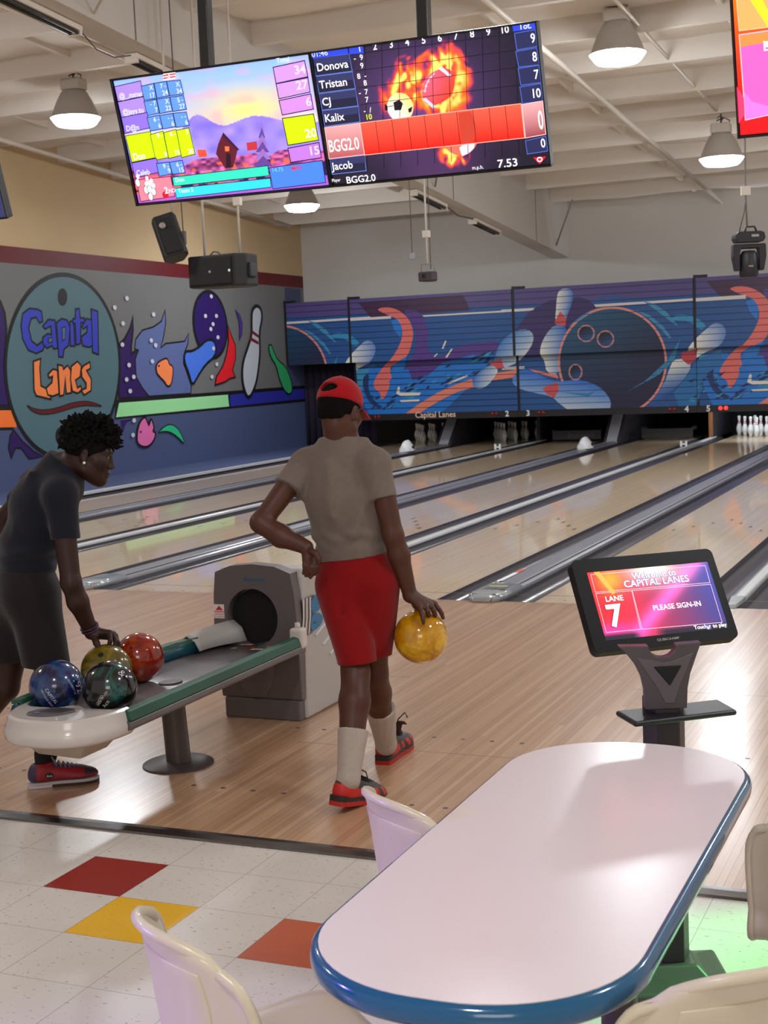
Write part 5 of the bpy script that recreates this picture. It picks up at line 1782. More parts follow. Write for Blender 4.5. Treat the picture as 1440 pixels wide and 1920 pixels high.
vo = smooth([(xc - 0.095, -5.075), (xc + 0.02, -5.085), (xc + 0.075, -5.02), (xc + 0.085, -4.965), (xc + 0.0, -4.95), (xc - 0.075, -4.985)], 2)
vf.prism(vo, ((0, 0, 0), (1, 0, 0), (0, 1, 0), (0, 0, 1)), 0.428, 0.441)
ve = vf.obj('vent', mat('vent_grey', (96, 90, 90), 0.35), t, bevel=0.004)
va = Art(((0, 0, 0.441), (1, 0, 0), (0, 1, 0), (0, 0, 1)), eps=0.0004, base=0.0006)
for k in range(5):
    va.line([(xc - 0.045 + 0.004 * k, -5.035 + 0.016 * k), (xc + 0.055 + 0.004 * k, -5.03 + 0.016 * k)], 0.006, (14, 12, 14))
va.ellipse((xc - 0.03, -5.062), 0.012, 0.008, (70, 120, 190), n=16)
va.obj('vent_slots', mat('emblem_print'), ve)
MB().tube([(0.06, -4.19, 0.01), (0.04, -4.19, 0.37)], [0.054, 0.052], 24).obj('pedestal', POSTM, t, smooth=True, angle=0.6)
MB().lathe([(0.0, 0.022), (0.06, 0.022), (0.075, 0.018), (0.145, 0.012), (0.155, 0.006), (0.155, 0.0)], (0.05, -4.18, 0.0), 40).obj('base_plate', POSTM, t, smooth=True, angle=0.6)

# ================================================================== bowling balls
RB = 0.108


def ball_mat(name, stops, scale=6.0, dist=2.2, rough=0.12, seed=0.0):
    m, nt, b = nodes_of(name, rough, 0.5, 0.6, 0.05)
    tc = nt.nodes.new('ShaderNodeTexCoord')
    mp = nt.nodes.new('ShaderNodeMapping')
    mp.inputs['Location'].default_value = (seed, seed * 0.7, seed * 1.3)
    nt.links.new(tc.outputs['Object'], mp.inputs[0])
    n = nt.nodes.new('ShaderNodeTexNoise')
    n.inputs['Scale'].default_value = scale
    n.inputs['Detail'].default_value = 6
    n.inputs['Roughness'].default_value = 0.62
    n.inputs['Distortion'].default_value = dist
    nt.links.new(mp.outputs[0], n.inputs['Vector'])
    c = ramp_node(nt, n.outputs['Fac'], stops)
    nt.links.new(c, b.inputs['Base Color'])
    return m


HOLE = mat('hole_black', (6, 5, 6), 0.6)


def sphere_mb(c, r, n=48):
    return MB().lathe([(max(1e-7, r * math.sin(PI * i / n)) if 0 < i < n else 0.0, -r * math.cos(PI * i / n)) for i in range(n + 1)], c, n * 2 // 2)


def sph_frame(c, u, v):
    """point of the ball seen at a photo pixel: unit direction and tangents"""
    d = ray(u, v)
    d = d / np.linalg.norm(d)
    oc = CAM - c
    b = oc @ d
    q = b * b - (oc @ oc - RB * RB)
    if q < 0:
        q = 0
    p = CAM + d * (-b - math.sqrt(q))
    nn = (p - c) / np.linalg.norm(p - c)
    tx = CR - nn * (CR @ nn)
    tx /= np.linalg.norm(tx)
    return nn, tx, np.cross(nn, tx)


def make_ball(name, c, m, label, holes=(), texts=(), group='bowling balls'):
    c = np.array(c, float)
    t = thing(name, label, 'bowling ball', tuple(c), 0, group)
    o = sphere_mb((0, 0, 0), RB).obj('ball_shell', m, None, smooth=True)
    o.location = tuple(c)
    bpy.context.view_layer.update()
    attach(o, t)
    for (u, v, r) in holes:
        nn, tx, ty = sph_frame(c, u, v)
        mb = MB()
        pts = []
        for rr in (0.0, r * 0.6, r):
            for j in range(18):
                q = nn + (tx * math.cos(2 * PI * j / 18) + ty * math.sin(2 * PI * j / 18)) * rr / RB
                pts.append(c + q / np.linalg.norm(q) * (RB + 0.0006))
        mb.add(pts, [(i * 18 + j, i * 18 + (j + 1) % 18, (i + 1) * 18 + (j + 1) % 18, (i + 1) * 18 + j) for i in range(2) for j in range(18)])
        mb.obj('finger_hole', HOLE, t, smooth=True)
    for (body, u, v, size, rot, col) in texts:
        nn, tx, ty = sph_frame(c, u, v)
        vv, ff = text_polys(body, 0.0)
        w = vv[:, 0].max()
        pts = []
        for p in vv:
            x, y = (p[0] - w / 2) * size, (p[1] - 0.35) * size
            x, y = x * math.cos(rot) - y * math.sin(rot), x * math.sin(rot) + y * math.cos(rot)
            q = nn + (tx * x + ty * y) / RB
            pts.append(c + q / np.linalg.norm(q) * (RB + 0.0005))
        MB().add(pts, ff).obj('engraving', mat('engraving_%d' % col[0], col, 0.5), t)
    return t


BZ = 0.372 - 0.006 + RB
def bz(u, v):
    return on_z(u, v, BZ)


PAL = (196, 196, 206)
make_ball('bowling_ball', bz(106, 1287), ball_mat('ball_blue', [(0.3, (14, 15, 42)), (0.45, (24, 30, 80)), (0.56, (28, 70, 116)), (0.62, (40, 40, 96)), (0.75, (16, 15, 44))], 5, 2.5, 0.16, 0.3),
          'blue swirled bowling ball with white lettering at the left front of the return tray', [(110, 1294, 0.0125), (118, 1308, 0.0125), (74, 1323, 0.014)],
          [('192', 147, 1283, 0.05, -0.9, PAL), ('PROPERTY OF', 136, 1288, 0.012, -1.0, PAL), ('CAPITAL', 96, 1306, 0.02, -1.0, PAL), ('URETHANE SERIES', 87, 1310, 0.011, -1.05, PAL)], 'balls on the return')
make_ball('bowling_ball', bz(206, 1290), ball_mat('ball_black', [(0.3, (12, 9, 12)), (0.52, (20, 15, 20)), (0.57, (14, 66, 62)), (0.61, (20, 88, 80)), (0.66, (18, 13, 18)), (0.8, (26, 21, 27))], 4, 2.6, 0.16, 2.1),
          'black bowling ball with teal swirls at the right front of the return tray', [(177, 1307, 0.011), (212, 1321, 0.012)],
          [('UNITED', 186, 1313, 0.014, 1.0, (214, 210, 206)), ('MADE IN USA', 191, 1311, 0.013, 1.0, (214, 210, 206)), ('Ace', 198, 1320, 0.024, 1.0, (214, 170, 150)), ('&', 229, 1262, 0.045, -0.5, PAL)], 'balls on the return')
make_ball('bowling_ball', bz(200, 1256), ball_mat('ball_olive', [(0.3, (72, 62, 8)), (0.5, (104, 90, 14)), (0.62, (132, 108, 14)), (0.75, (84, 76, 12))], 7, 1.5, 0.2, 4.2),
          'olive yellow bowling ball under the leaning boy\'s hand', [(189, 1228, 0.012)], [], 'balls on the return')
make_ball('bowling_ball', bz(261, 1233), ball_mat('ball_orange', [(0.3, (118, 18, 3)), (0.5, (150, 34, 6)), (0.62, (176, 66, 16)), (0.78, (128, 22, 4))], 7, 2.0, 0.14, 5.5),
          'orange red marbled bowling ball lying furthest up the return ramp', [(246, 1215, 0.006)], [], 'balls on the return')
GOLD_C = at(789, 1194, 5.66)
make_ball('bowling_ball', GOLD_C, ball_mat('ball_gold', [(0.3, (150, 92, 4)), (0.42, (188, 128, 6)), (0.55, (214, 160, 12)), (0.66, (226, 182, 60)), (0.8, (172, 112, 4))], 9, 1.2, 0.1, 7.7),
          'gold yellow bowling ball hanging from the bowler\'s right hand', [(803, 1153, 0.012), (815, 1152, 0.012)], [], None)

# ================================================================== touch screen stand
KX = 0.7062
KT = 0.5633
bl0 = np.array([2.2901, -5.5021, 0.8638])
KS = 0.43 / 0.46
korg = CAM + (bl0 - CAM) * KS
kw, kh = 0.43, 0.29 * KS
kax = np.array([math.cos(KX), math.sin(KX), 0])
kup = np.array([-math.sin(KX) * math.sin(KT), math.cos(KX) * math.sin(KT), math.cos(KT)])
kn = np.cross(kax, kup)
t = thing('touch_screen_stand', 'black touch screen reading Welcome to Capital Lanes on a dark grey stand', 'touch screen', (2.5, -5.62, 0))
KB_ = mat('kiosk_black', (9, 6, 7), 0.42, spec=0.25)
KG = mat('kiosk_grey', (78, 70, 72), 0.42, 0.1)
KG2 = mat('kiosk_grey_dark', (52, 44, 46), 0.45, 0.1)


def rrect(w, h, r, n=6):
    out = []
    for cx, cy, a0 in ((w - r, r, -PI / 2), (w - r, h - r, 0), (r, h - r, PI / 2), (r, r, PI)):
        out += [(cx + r * math.cos(a0 + PI / 2 * i / n), cy + r * math.sin(a0 + PI / 2 * i / n)) for i in range(n + 1)]
    return out


MB().prism(rrect(kw, kh, 0.018), (korg, kax, kup, kn), -0.034, 0.0).obj('screen_case', KB_, t, bevel=0.004)
MB().prism([(0.04, 0.03), (kw - 0.04, 0.03), (kw - 0.06, kh - 0.05), (0.06, kh - 0.05)], (korg, kax, kup, kn), -0.065, -0.034).obj('rear_cover', KG2, t, bevel=0.01)
kf = (korg, kax, kup, kn)
Q = crop_fn(3.6, 1040, 1000, plane_px(kf))
ka = Art(kf, eps=0.0001, base=0.0006)
c0, c1, c2, c3 = Q((220, 262)), Q((1035, 197)), Q((1170, 645)), Q((340, 718))
X0, X1, Y0, Y1 = (c0[0] + c3[0]) / 2, (c1[0] + c2[0]) / 2, (c2[1] + c3[1]) / 2, (c0[1] + c1[1]) / 2
ka.clip = (X0, X1, Y0, Y1)


def bgk(x, y):
    u, v = (x - X0) / (X1 - X0), (y - Y0) / (Y1 - Y0)
    c = lerp((236, 30, 44), (60, 52, 120), u * 1.15 - 0.1)
    c = lerp(c, (40, 60, 170), max(0, u - 0.72) * 2.4 * v)
    # bright beam from the top middle down to the lower left
    d = (u - 0.30) * 0.80 - (v - 0.1) * 0.52
    c = lerp(c, (255, 96, 196), 0.85 * math.exp(-(d / 0.075) ** 2))
    c = lerp(c, (255, 236, 214), 0.95 * math.exp(-(((u - 0.52) / 0.24) ** 2 + ((v - 0.97) / 0.22) ** 2)))
    c = lerp(c, (255, 170, 40), 0.85 * math.exp(-(((u - 0.16) / 0.11) ** 2 + ((v - 0.86) / 0.2) ** 2)))
    c = lerp(c, (224, 60, 190), 0.7 * math.exp(-(((u - 0.08) / 0.2) ** 2 + ((v - 0.12) / 0.12) ** 2)))
    c = lerp(c, (30, 20, 40), max(0, min(1, (0.10 - v) / 0.05)) * max(0, min(1, abs(u - 0.36) * 12 - 0.6)))
    return c


ka.grid(X0, X1, Y0, Y1, 70, 46, bgk)
for pts in ([(243, 280), (1015, 217), (1048, 333), (275, 398)], [(277, 408), (520, 388), (580, 648), (348, 670)], [(523, 388), (1052, 345), (1130, 602), (590, 648)]):
    ka.line([Q(p) for p in pts], 0.0012, (255, 200, 214), True)
ka.poly([Q(p) for p in [(258, 258), (296, 254), (412, 400), (390, 416)]], (255, 160, 70))
WK = (246, 246, 250)
ka.text('Welcome to', (X0 + X1) / 2 + 0.01, Q((640, 300))[1], 0.026, (60, 70, 150), 'c', 0.05)
ka.text('Welcome to', (X0 + X1) / 2 + 0.01, Q((640, 300))[1], 0.026, WK, 'c', 0.012)
ka.text('CAPITAL LANES', (X0 + X1) / 2 + 0.012, Q((650, 350))[1], 0.028, (60, 70, 150), 'c', 0.05)
ka.text('CAPITAL LANES', (X0 + X1) / 2 + 0.012, Q((650, 350))[1], 0.028, WK, 'c', 0.012)
ka.text('LANE', *Q((405, 458)), 0.022, WK, 'c', 0.012)
ka.text('7', *Q((428, 625)), 0.088, (110, 20, 50), 'c', 0.05)
ka.text('7', *Q((428, 625)), 0.088, WK, 'c', 0.03)
ka.text('PLEASE SIGN-IN', *Q((828, 506)), 0.021, WK, 'c', 0.012)
ka.text('Touch', *Q((942, 650)), 0.0155, WK, 'l', 0.014)
ka.text('to play', *Q((1068, 638)), 0.0155, WK, 'l', 0.014)
ka.ellipse(Q((1035, 636)), 0.0085, 0.0075, (96, 96, 170), n=20)
ka.line([Q(p) for p in [(1022, 628), (1035, 645), (1048, 622)]], 0.0025, WK)
ka.obj('display', DISP, t)
kl = Art(kf, eps=0.0002, base=0.0008)
kl.text('QUBICAAMF', *Q((768, 720)), 0.0095, (170, 165, 165), 'c', 0.01, sx=1.25)
kl.obj('maker_lettering', ARTM, t)
# post, yoke, shelf, foot
kh_n = np.array([math.sin(0.41), -math.cos(0.41), 0])
kh_a = np.array([math.cos(0.41), math.sin(0.41), 0])
pk = on_y(1249, 1400, -5.70)
pk[2] = 0
kp = (pk + kh_n * 0.034, kh_a, np.array([0, 0, 1.]), kh_n)
kq = plane_px(kp)
post = [(-0.057, -0.03), (-0.03, 0.034), (0.03, 0.034), (0.057, -0.03)]
MB().prism(post, (pk, kh_a, kh_n, (0, 0, 1)), 0.05, 0.80).obj('post', KG2, t, bevel=0.004)
yo = [kq(*p) for p in [(1160, 1212), (1176, 1228), (1192, 1248), (1203, 1270), (1209, 1295), (1210, 1330), (1288, 1327), (1289, 1290), (1294, 1262), (1303, 1236), (1314, 1204), (1268, 1208)] + [(1241 + 26 * math.cos(a_), 1208 + 25 * math.sin(a_)) for a_ in np.linspace(0.1, PI - 0.1, 11)] + [(1213, 1211)]]
MB().prism(yo, kp, -0.03, 0.004).obj('yoke', KG, t, bevel=0.004)
MB().prism([kq(*p) for p in [(1192, 1232), (1226, 1238), (1241, 1242), (1262, 1238), (1300, 1222), (1272, 1290), (1264, 1318), (1246, 1318), (1232, 1290)]], kp, 0.003, 0.0065).obj('face_panel', mat('kiosk_face', (92, 84, 86), 0.4, 0.1), t, bevel=0.002)
MB().prism([kq(*p) for p in [(1224, 1249), (1277, 1246), (1255, 1285)]], kp, 0.004, 0.0105).obj('speaker_triangle', mat('grille_black', (14, 10, 11), 0.8, bump=0.3, bscale=400), t, bevel=0.003)
mb = MB()
sh = [on_z(*p, 0.765) for p in [(1153, 1332), (1190, 1354), (1383, 1331), (1346, 1310)]]
cs = sum(sh) / 4
sh = [cs + (p - cs) * 1.0 for p in sh]
mb.add([(p[0], p[1], z) for z in (0.75, 0.765) for p in sh], [(0, 3, 2, 1), (4, 5, 6, 7), (0, 1, 5, 4), (1, 2, 6, 5), (2, 3, 7, 6), (3, 0, 4, 7)])
mb.obj('shelf', mat('shelf_black', (24, 22, 26), 0.42), t, bevel=0.008, segs=3)
mb = MB()
rings = []
for w, d, z in ((0.15, 0.14, 0.0), (0.15, 0.14, 0.035), (0.142, 0.132, 0.045), (0.085, 0.075, 0.062), (0.062, 0.05, 0.085)):
    rings.append([pk + kh_a * x + kh_n * y + np.array([0, 0, z]) for x, y in ((-w, -d), (w, -d), (w, d), (-w, d))])
v = [p for r in rings for p in r]
f = [(i * 4 + j, i * 4 + (j + 1) % 4, (i + 1) * 4 + (j + 1) % 4, (i + 1) * 4 + j) for i in range(4) for j in range(4)] + [(3, 2, 1, 0), (16, 17, 18, 19)]
mb.add(v, f)
mb.obj('foot', KG, t, bevel=0.006)

# ================================================================== table
t = thing('table', 'long rounded white table with a glossy blue rubber edge', 'table', (2.54, -6.7, 0))
tx0, tx1, ty0, ty1, tr = 2.262, 2.812, -7.435, -5.965, 0.25
def tout(s):
    return [(tx0 - s + p[0], ty0 - s + p[1]) for p in rrect(tx1 - tx0 + 2 * s, ty1 - ty0 + 2 * s, tr + s, 14)]


m, nt, b = nodes_of('laminate_white', 0.24, 0.4, 0.0, 0.10)
tc = nt.nodes.new('ShaderNodeTexCoord')
n = nt.nodes.new('ShaderNodeTexNoise')
n.inputs['Scale'].default_value = 800
nt.links.new(tc.outputs['Object'], n.inputs['Vector'])
c = ramp_node(nt, n.outputs['Fac'], [(0.3, (212, 198, 194)), (0.5, (224, 211, 207)), (0.7, (230, 218, 215))])
nt.links.new(c, b.inputs['Base Color'])
bp = nt.nodes.new('ShaderNodeBump')
bp.inputs['Strength'].default_value = 0.02
bp.inputs['Distance'].default_value = 0.002
nt.links.new(n.outputs['Fac'], bp.inputs['Height'])
nt.links.new(bp.outputs['Normal'], b.inputs['Normal'])
MB().prism(tout(0.0), ((0, 0, 0), (1, 0, 0), (0, 1, 0), (0, 0, 1)), 0.71, 0.745).obj('tabletop', m, t)
BLUE = mat('edge_blue', (10, 84, 124), 0.16, coat=0.5)
mb = MB()
rings = [[(p[0], p[1], z) for p in tout(s)] for s, z in ((-0.001, 0.7435), (0.006, 0.742), (0.013, 0.734), (0.015, 0.722), (0.013, 0.709), (0.006, 0.701), (-0.012, 0.700), (-0.03, 0.70))]
k = len(rings[0])
mb.add([p for r in rings for p in r], [(i * k + j, i * k + (j + 1) % k, (i + 1) * k + (j + 1) % k, (i + 1) * k + j) for i in range(len(rings) - 1) for j in range(k)])
mb.obj('edge_band', BLUE, t, smooth=True)
for yy in (-7.12, -6.32):
    MB().tube([(2.545, yy, 0.03), (2.545, yy, 0.70)], 0.042, 20).obj('column', POSTM, t, smooth=True, angle=0.6)
    MB().lathe([(0.0, 0.035), (0.06, 0.034), (0.17, 0.016), (0.185, 0.0)], (2.545, yy, 0.0), 36).obj('column_base', POSTM, t, smooth=True)
    MB().box(2.545 - 0.2, 2.545 + 0.2, yy - 0.035, yy + 0.035, 0.675, 0.702).obj('top_bracket', POSTM, t)

# ================================================================== chairs
CREAM = mat('chair_shell', (208, 195, 170), 0.34, coat=0.2, noise=0.03, nscale=6)
BANDB = mat('chair_band_blue', (34, 52, 130), 0.35)


def chair_shell():
    prof = [(0.215, 0.405), (0.225, 0.43), (0.205, 0.448), (0.15, 0.452), (0.05, 0.446), (-0.06, 0.442), (-0.13, 0.448), (-0.175, 0.478), (-0.196, 0.53), (-0.207, 0.60), (-0.215, 0.67), (-0.226, 0.725), (-0.238, 0.762), (-0.250, 0.774)]
    prof = np.array(prof)
    d = np.r_[0, np.cumsum(np.linalg.norm(np.diff(prof, axis=0), axis=1))]
    nv, nu = 44, 29
    tt = np.linspace(0, d[-1], nv)
    py, pz = np.interp(tt, d, prof[:, 0]), np.interp(tt, d, prof[:, 1])
    for _ in range(2):
        py[1:-1] = (py[:-2] + 2 * py[1:-1] + py[2:]) / 4
        pz[1:-1] = (pz[:-2] + 2 * pz[1:-1] + pz[2:]) / 4
    P = np.zeros((nv, nu, 3))
    for i in range(nv):
        f = tt[i] / d[-1]
        back = max(0.0, min(1.0, (f - 0.45) / 0.2))
        hw = 0.215 - 0.01 * back
        # rounded corners at the front edge and the top edge
        e = min(tt[i], 0.12) / 0.12
        et = min(d[-1] - tt[i], 0.15) / 0.15
        hw *= (0.80 + 0.20 * math.sqrt(max(0, 1 - (1 - e) ** 2))) * (0.72 + 0.28 * math.sqrt(max(0, 1 - (1 - et) ** 2)))
        for j in range(nu):
            q = -1 + 2 * j / (nu - 1)
            x = hw * q
            wrap = 0.085 * back * abs(q) ** 2.2
            dish = 0.018 * (1 - back) * (q * q)
            lip = 0.012 * max(0.0, abs(q) - 0.86) / 0.14
            drop = 0.05 * back * max(0, (f - 0.8) / 0.2) * abs(q) ** 3
            P[i, j] = (x, py[i] + wrap - lip * back, pz[i] + dish - lip * (1 - back) - drop)
    return P


CHP = chair_shell()


def make_chair(label):
    t = thing('chair', label, 'chair', (0, 0, 0), 0, 'moulded chairs around the table')
    MB().grid(CHP).obj('seat_shell', CREAM, t, smooth=True, solid=0.014)
    # rolled rim round the whole shell
    rim = [CHP[i, 0] for i in range(CHP.shape[0])] + [CHP[-1, j] for j in range(1, CHP.shape[1])] + [CHP[i, -1] for i in range(CHP.shape[0] - 2, -1, -1)] + [CHP[0, j] for j in range(CHP.shape[1] - 2, 0, -1)]
    MB().tube(rim, 0.0105, 8, closed=True).obj('rim', CREAM, t, smooth=True)
    # raised panel moulded into the outside of the back, and the blue strip under it
    def back_patch(i0, i1, j0, j1, off):
        P = CHP[i0:i1 + 1, j0:j1 + 1].copy()
        P[:, :, 1] -= off
        return P
    MB().grid(back_patch(29, 40, 5, 23, 0.0075)).obj('back_panel', CREAM, t, smooth=True, solid=0.006, bevel=0.002)
    MB().grid(back_patch(25, 28, 5, 23, 0.0105)).obj('name_strip', BANDB, t, smooth=True, solid=0.006)
    MB().tube([(0, -0.01, 0.02), (0, -0.01, 0.43)], 0.03, 16).obj('post', POSTM, t, smooth=True, angle=0.6)
    MB().box(-0.11, 0.11, -0.13, 0.11, 0.415, 0.432).obj('seat_plate', POSTM, t, bevel=0.006)
    MB().lathe([(0.0, 0.03), (0.04, 0.03), (0.15, 0.012), (0.16, 0.0)], (0, -0.01, 0.0), 32).obj('base_plate', POSTM, t, smooth=True)
    return t


ch0 = make_chair('cream moulded chair at the bottom left, its seat showing beside the table end')
def place(o, bx, by, fx, fy):
    """back centre (bx,by), facing (fx,fy)"""
    L = math.hypot(fx, fy)
    fx, fy = fx / L, fy / L
    o.location = (bx + fx * 0.24, by + fy * 0.24, 0)
    o.rotation_euler = (0, 0, math.atan2(-fx, fy))


place(ch0, 2.01, -7.38, 0.60, 0.80)
for lab, args in (('cream moulded chair half hidden behind the table, just below the bowler\'s shoe', (2.105, -6.625, 0.62, 0.78)),
                  ('cream moulded chair cut off by the right edge, beyond the table', (3.045, -6.53, 0.12, 0.99)),
                  ('cream moulded chair in the bottom right corner, seen from behind', (3.01, -7.25, -0.68, 0.73))):
    c = copy_tree(ch0)
    tag(c, lab)
    place(c, *args)
# ================================================================== people: smooth bodies from blended volumes
def U(v):
    v = np.array(v, float)
    return v / np.linalg.norm(v)


class Vol:
    def __init__(s, lo, hi, h=0.005):
        s.lo, s.h = np.array(lo, float), h
        s.n = np.ceil((np.array(hi, float) - s.lo) / h).astype(int) + 1
        s.d = np.full(tuple(s.n), 1.0, np.float32)

    def _box(s, lo, hi):
        a = np.maximum(0, np.floor((np.array(lo) - s.lo) / s.h).astype(int))
        b = np.minimum(s.n, np.ceil((np.array(hi) - s.lo) / s.h).astype(int) + 1)
        if np.any(b <= a):
            return None
        sl = tuple(slice(i, j) for i, j in zip(a, b))
        g = [(s.lo[k] + s.h * np.arange(a[k], b[k])).astype(np.float32) for k in range(3)]
        return sl, np.meshgrid(*g, indexing='ij', sparse=True)

    def _join(s, sl, d, k, op):
        o = s.d[sl]
        if op == 'add':
            if k <= 0:
                s.d[sl] = np.minimum(o, d)
            else:
                hh = np.maximum(k - np.abs(o - d), 0) / k
                s.d[sl] = np.minimum(o, d) - hh * hh * k * 0.25
        else:
            d = -d
            hh = np.maximum(k - np.abs(o - d), 0) / max(k, 1e-6)
            s.d[sl] = np.maximum(o, d) + hh * hh * k * 0.25

    def cone(s, a, b, ra, rb, k=0.02, sq=None, op='add'):
        """tapered limb; sq=(axis, factor) flattens it along an axis"""
        a, b = np.array(a, float), np.array(b, float)
        m = max(ra, rb) * (1 / min(1.0, sq[1]) if sq else 1) * (sq[1] if sq and sq[1] > 1 else 1) + k + 3 * s.h
        r = s._box(np.minimum(a, b) - m, np.maximum(a, b) + m)
        if r is None:
            return s
        sl, (X, Y, Z) = r
        x, y, z = X - a[0], Y - a[1], Z - a[2]
        ab = b - a
        if sq:
            n, f = U(sq[0]), sq[1]
            ab = ab + n * (ab @ n) * (1 / f - 1)
            t = (x * n[0] + y * n[1] + z * n[2]) * (1 / f - 1)
            x, y, z = x + t * n[0], y + t * n[1], z + t * n[2]
        L = max(ab @ ab, 1e-9)
        t = np.clip((x * ab[0] + y * ab[1] + z * ab[2]) / L, 0, 1)
        d = np.sqrt((x - t * ab[0]) ** 2 + (y - t * ab[1]) ** 2 + (z - t * ab[2]) ** 2) - (ra + (rb - ra) * t)
        if sq and sq[1] < 1:
            d = d * (0.5 + 0.5 * sq[1])
        s._join(sl, d, k, op)
        return s

    def sleeve(s, a, b, ra, rb, k=0.02):
        """tapered limb with a flat open-looking end at b"""
        a, b = np.array(a, float), np.array(b, float)
        m = max(ra, rb) + k + 3 * s.h
        sl, (X, Y, Z) = s._box(np.minimum(a, b) - m, np.maximum(a, b) + m)
        ab = b - a
        L = np.linalg.norm(ab)
        n = ab / L
        x, y, z = X - a[0], Y - a[1], Z - a[2]
        q = x * n[0] + y * n[1] + z * n[2]
        t = np.clip(q / L, 0, 1.3)
        d = np.sqrt((x - t * ab[0]) ** 2 + (y - t * ab[1]) ** 2 + (z - t * ab[2]) ** 2) - (ra + (rb - ra) * t)
        d = np.maximum(d, q - L)
        s._join(sl, d, k, 'add')
        return s

    def ell(s, c, axes, rad, k=0.02, op='add'):
        c, rad = np.array(c, float), np.array(rad, float)
        A = np.array(axes, float)
        m = rad.max() + k + 3 * s.h
        r = s._box(c - m, c + m)
        if r is None:
            return s
        sl, (X, Y, Z) = r
        x, y, z = X - c[0], Y - c[1], Z - c[2]
        l = [x * A[i][0] + y * A[i][1] + z * A[i][2] for i in range(3)]
        k0 = np.sqrt(sum((l[i] / rad[i]) ** 2 for i in range(3)))
        k1 = np.sqrt(sum((l[i] / rad[i] ** 2) ** 2 for i in range(3))) + 1e-6
        s._join(sl, k0 * (k0 - 1) / k1, k, op)
        return s

    def chain(s, pts, rads, k=0.01):
        for i in range(len(pts) - 1):
            s.cone(pts[i], pts[i + 1], rads[i], rads[i + 1], k)
        return s

    def cut(s, p, n):
        """keep the side the normal n points away from"""
        n = U(n)
        sl, (X, Y, Z) = s._box(s.lo, s.lo + s.h * s.n)
        d = (X - p[0]) * n[0] + (Y - p[1]) * n[1] + (Z - p[2]) * n[2]
        s.d[sl] = np.maximum(s.d[sl], d)
        return s

    def cut_near(s, p, n, rad):
        n = U(n)
        r = s._box(np.array(p) - rad, np.array(p) + rad)
        sl, (X, Y, Z) = r
        x, y, z = X - p[0], Y - p[1], Z - p[2]
        d = x * n[0] + y * n[1] + z * n[2]
        far = np.sqrt(x * x + y * y + z * z) - rad * 0.98
        d = np.maximum(d, 0) * (far < 0) + np.minimum(d, 0)
        s.d[sl] = np.where((far < 0), np.maximum(s.d[sl], d), s.d[sl])
        return s

    def ripple(s, amp, seeds=6, f=(18, 45), mask=None, axis=None):
        rng = np.random.RandomState(seeds)
        sl, (X, Y, Z) = s._box(s.lo, s.lo + s.h * s.n)
        w = 0
        for i in range(5):
            q = rng.randn(3)
            if axis is not None:
                q = q * (1 - np.abs(np.array(axis))) * 0.45 + np.array(axis) * np.sign(q[2])
            q = U(q) * rng.uniform(*f)
            ph = rng.rand() * 6.3
            w = w + np.sin(X * q[0] + Y * q[1] + Z * q[2] + ph + 1.3 * np.sin(X * q[1] * .5 + Z * q[0] * .4 + Y * 9))
        w = w * amp / 5
        if mask is not None:
            w = w * mask(X, Y, Z)
        s.d += w.astype(np.float32)
        return s

    def mesh(s, name, material, parent=None, colfn=None):
        d = s.d
        d = np.pad(d, 1, constant_values=1.0)
        lo = s.lo - s.h
        neg = d < 0
        nx, ny, nz = d.shape
        cs = [(i, j, k) for i in (0, 1) for j in (0, 1) for k in (0, 1)]
        sub = lambda a, c: a[c[0]:nx - 1 + c[0], c[1]:ny - 1 + c[1], c[2]:nz - 1 + c[2]]
        cnt = sum(sub(neg, c).astype(np.int8) for c in cs)
        act = (cnt > 0) & (cnt < 8)
        I = np.argwhere(act)
        idx = np.full(act.shape, -1, np.int64)
        idx[act] = np.arange(len(I))
        acc = np.zeros((len(I), 3))
        num = np.zeros(len(I))
        val = {c: d[I[:, 0] + c[0], I[:, 1] + c[1], I[:, 2] + c[2]] for c in cs}
        for c in cs:
            for ax in range(3):
                if c[ax] == 0:
                    e = list(c)
                    e[ax] = 1
                    v0, v1 = val[c], val[tuple(e)]
                    m = (v0 < 0) != (v1 < 0)
                    t = np.where(m, v0 / (v0 - v1 + 1e-12), 0)
                    for q in range(3):
                        acc[:, q] += np.where(m, c[q] + (t if q == ax else 0), 0)
                    num += m
        V = lo + s.h * (I + acc / num[:, None])
        F = []
        for ax in range(3):
            a0 = neg[:-1] if ax == 0 else neg[:, :-1] if ax == 1 else neg[:, :, :-1]
            a1 = neg[1:] if ax == 0 else neg[:, 1:] if ax == 1 else neg[:, :, 1:]
            E = np.argwhere(a0 != a1)
            o1, o2 = [(1, 2), (2, 0), (0, 1)][ax]
            ok = (E[:, o1] > 0) & (E[:, o2] > 0) & (E[:, o1] < d.shape[o1] - 1) & (E[:, o2] < d.shape[o2] - 1)
            E = E[ok]
            fl = a0[E[:, 0], E[:, 1], E[:, 2]]
            q = []
            for (p, r) in ((1, 1), (0, 1), (0, 0), (1, 0)):
                e = E.copy()
                e[:, o1] -= p
                e[:, o2] -= r
                q.append(idx[e[:, 0], e[:, 1], e[:, 2]])
            Q_ = np.stack(q, 1)
            Q_[~fl] = Q_[~fl][:, ::-1]
            F.append(Q_)
        F = np.concatenate(F)
        F = F[(F >= 0).all(1)]
        # light smoothing
        me = bpy.data.meshes.new(name)
        me.vertices.add(len(V))
        me.vertices.foreach_set('co', V.astype(np.float32).ravel())
        me.loops.add(4 * len(F))
        me.loops.foreach_set('vertex_index', F.astype(np.int32).ravel())
        me.polygons.add(len(F))
        me.polygons.foreach_set('loop_start', np.arange(0, 4 * len(F), 4, dtype=np.int32))
        me.polygons.foreach_set('loop_total', np.full(len(F), 4, dtype=np.int32))
        me.polygons.foreach_set('use_smooth', np.ones(len(F), bool))
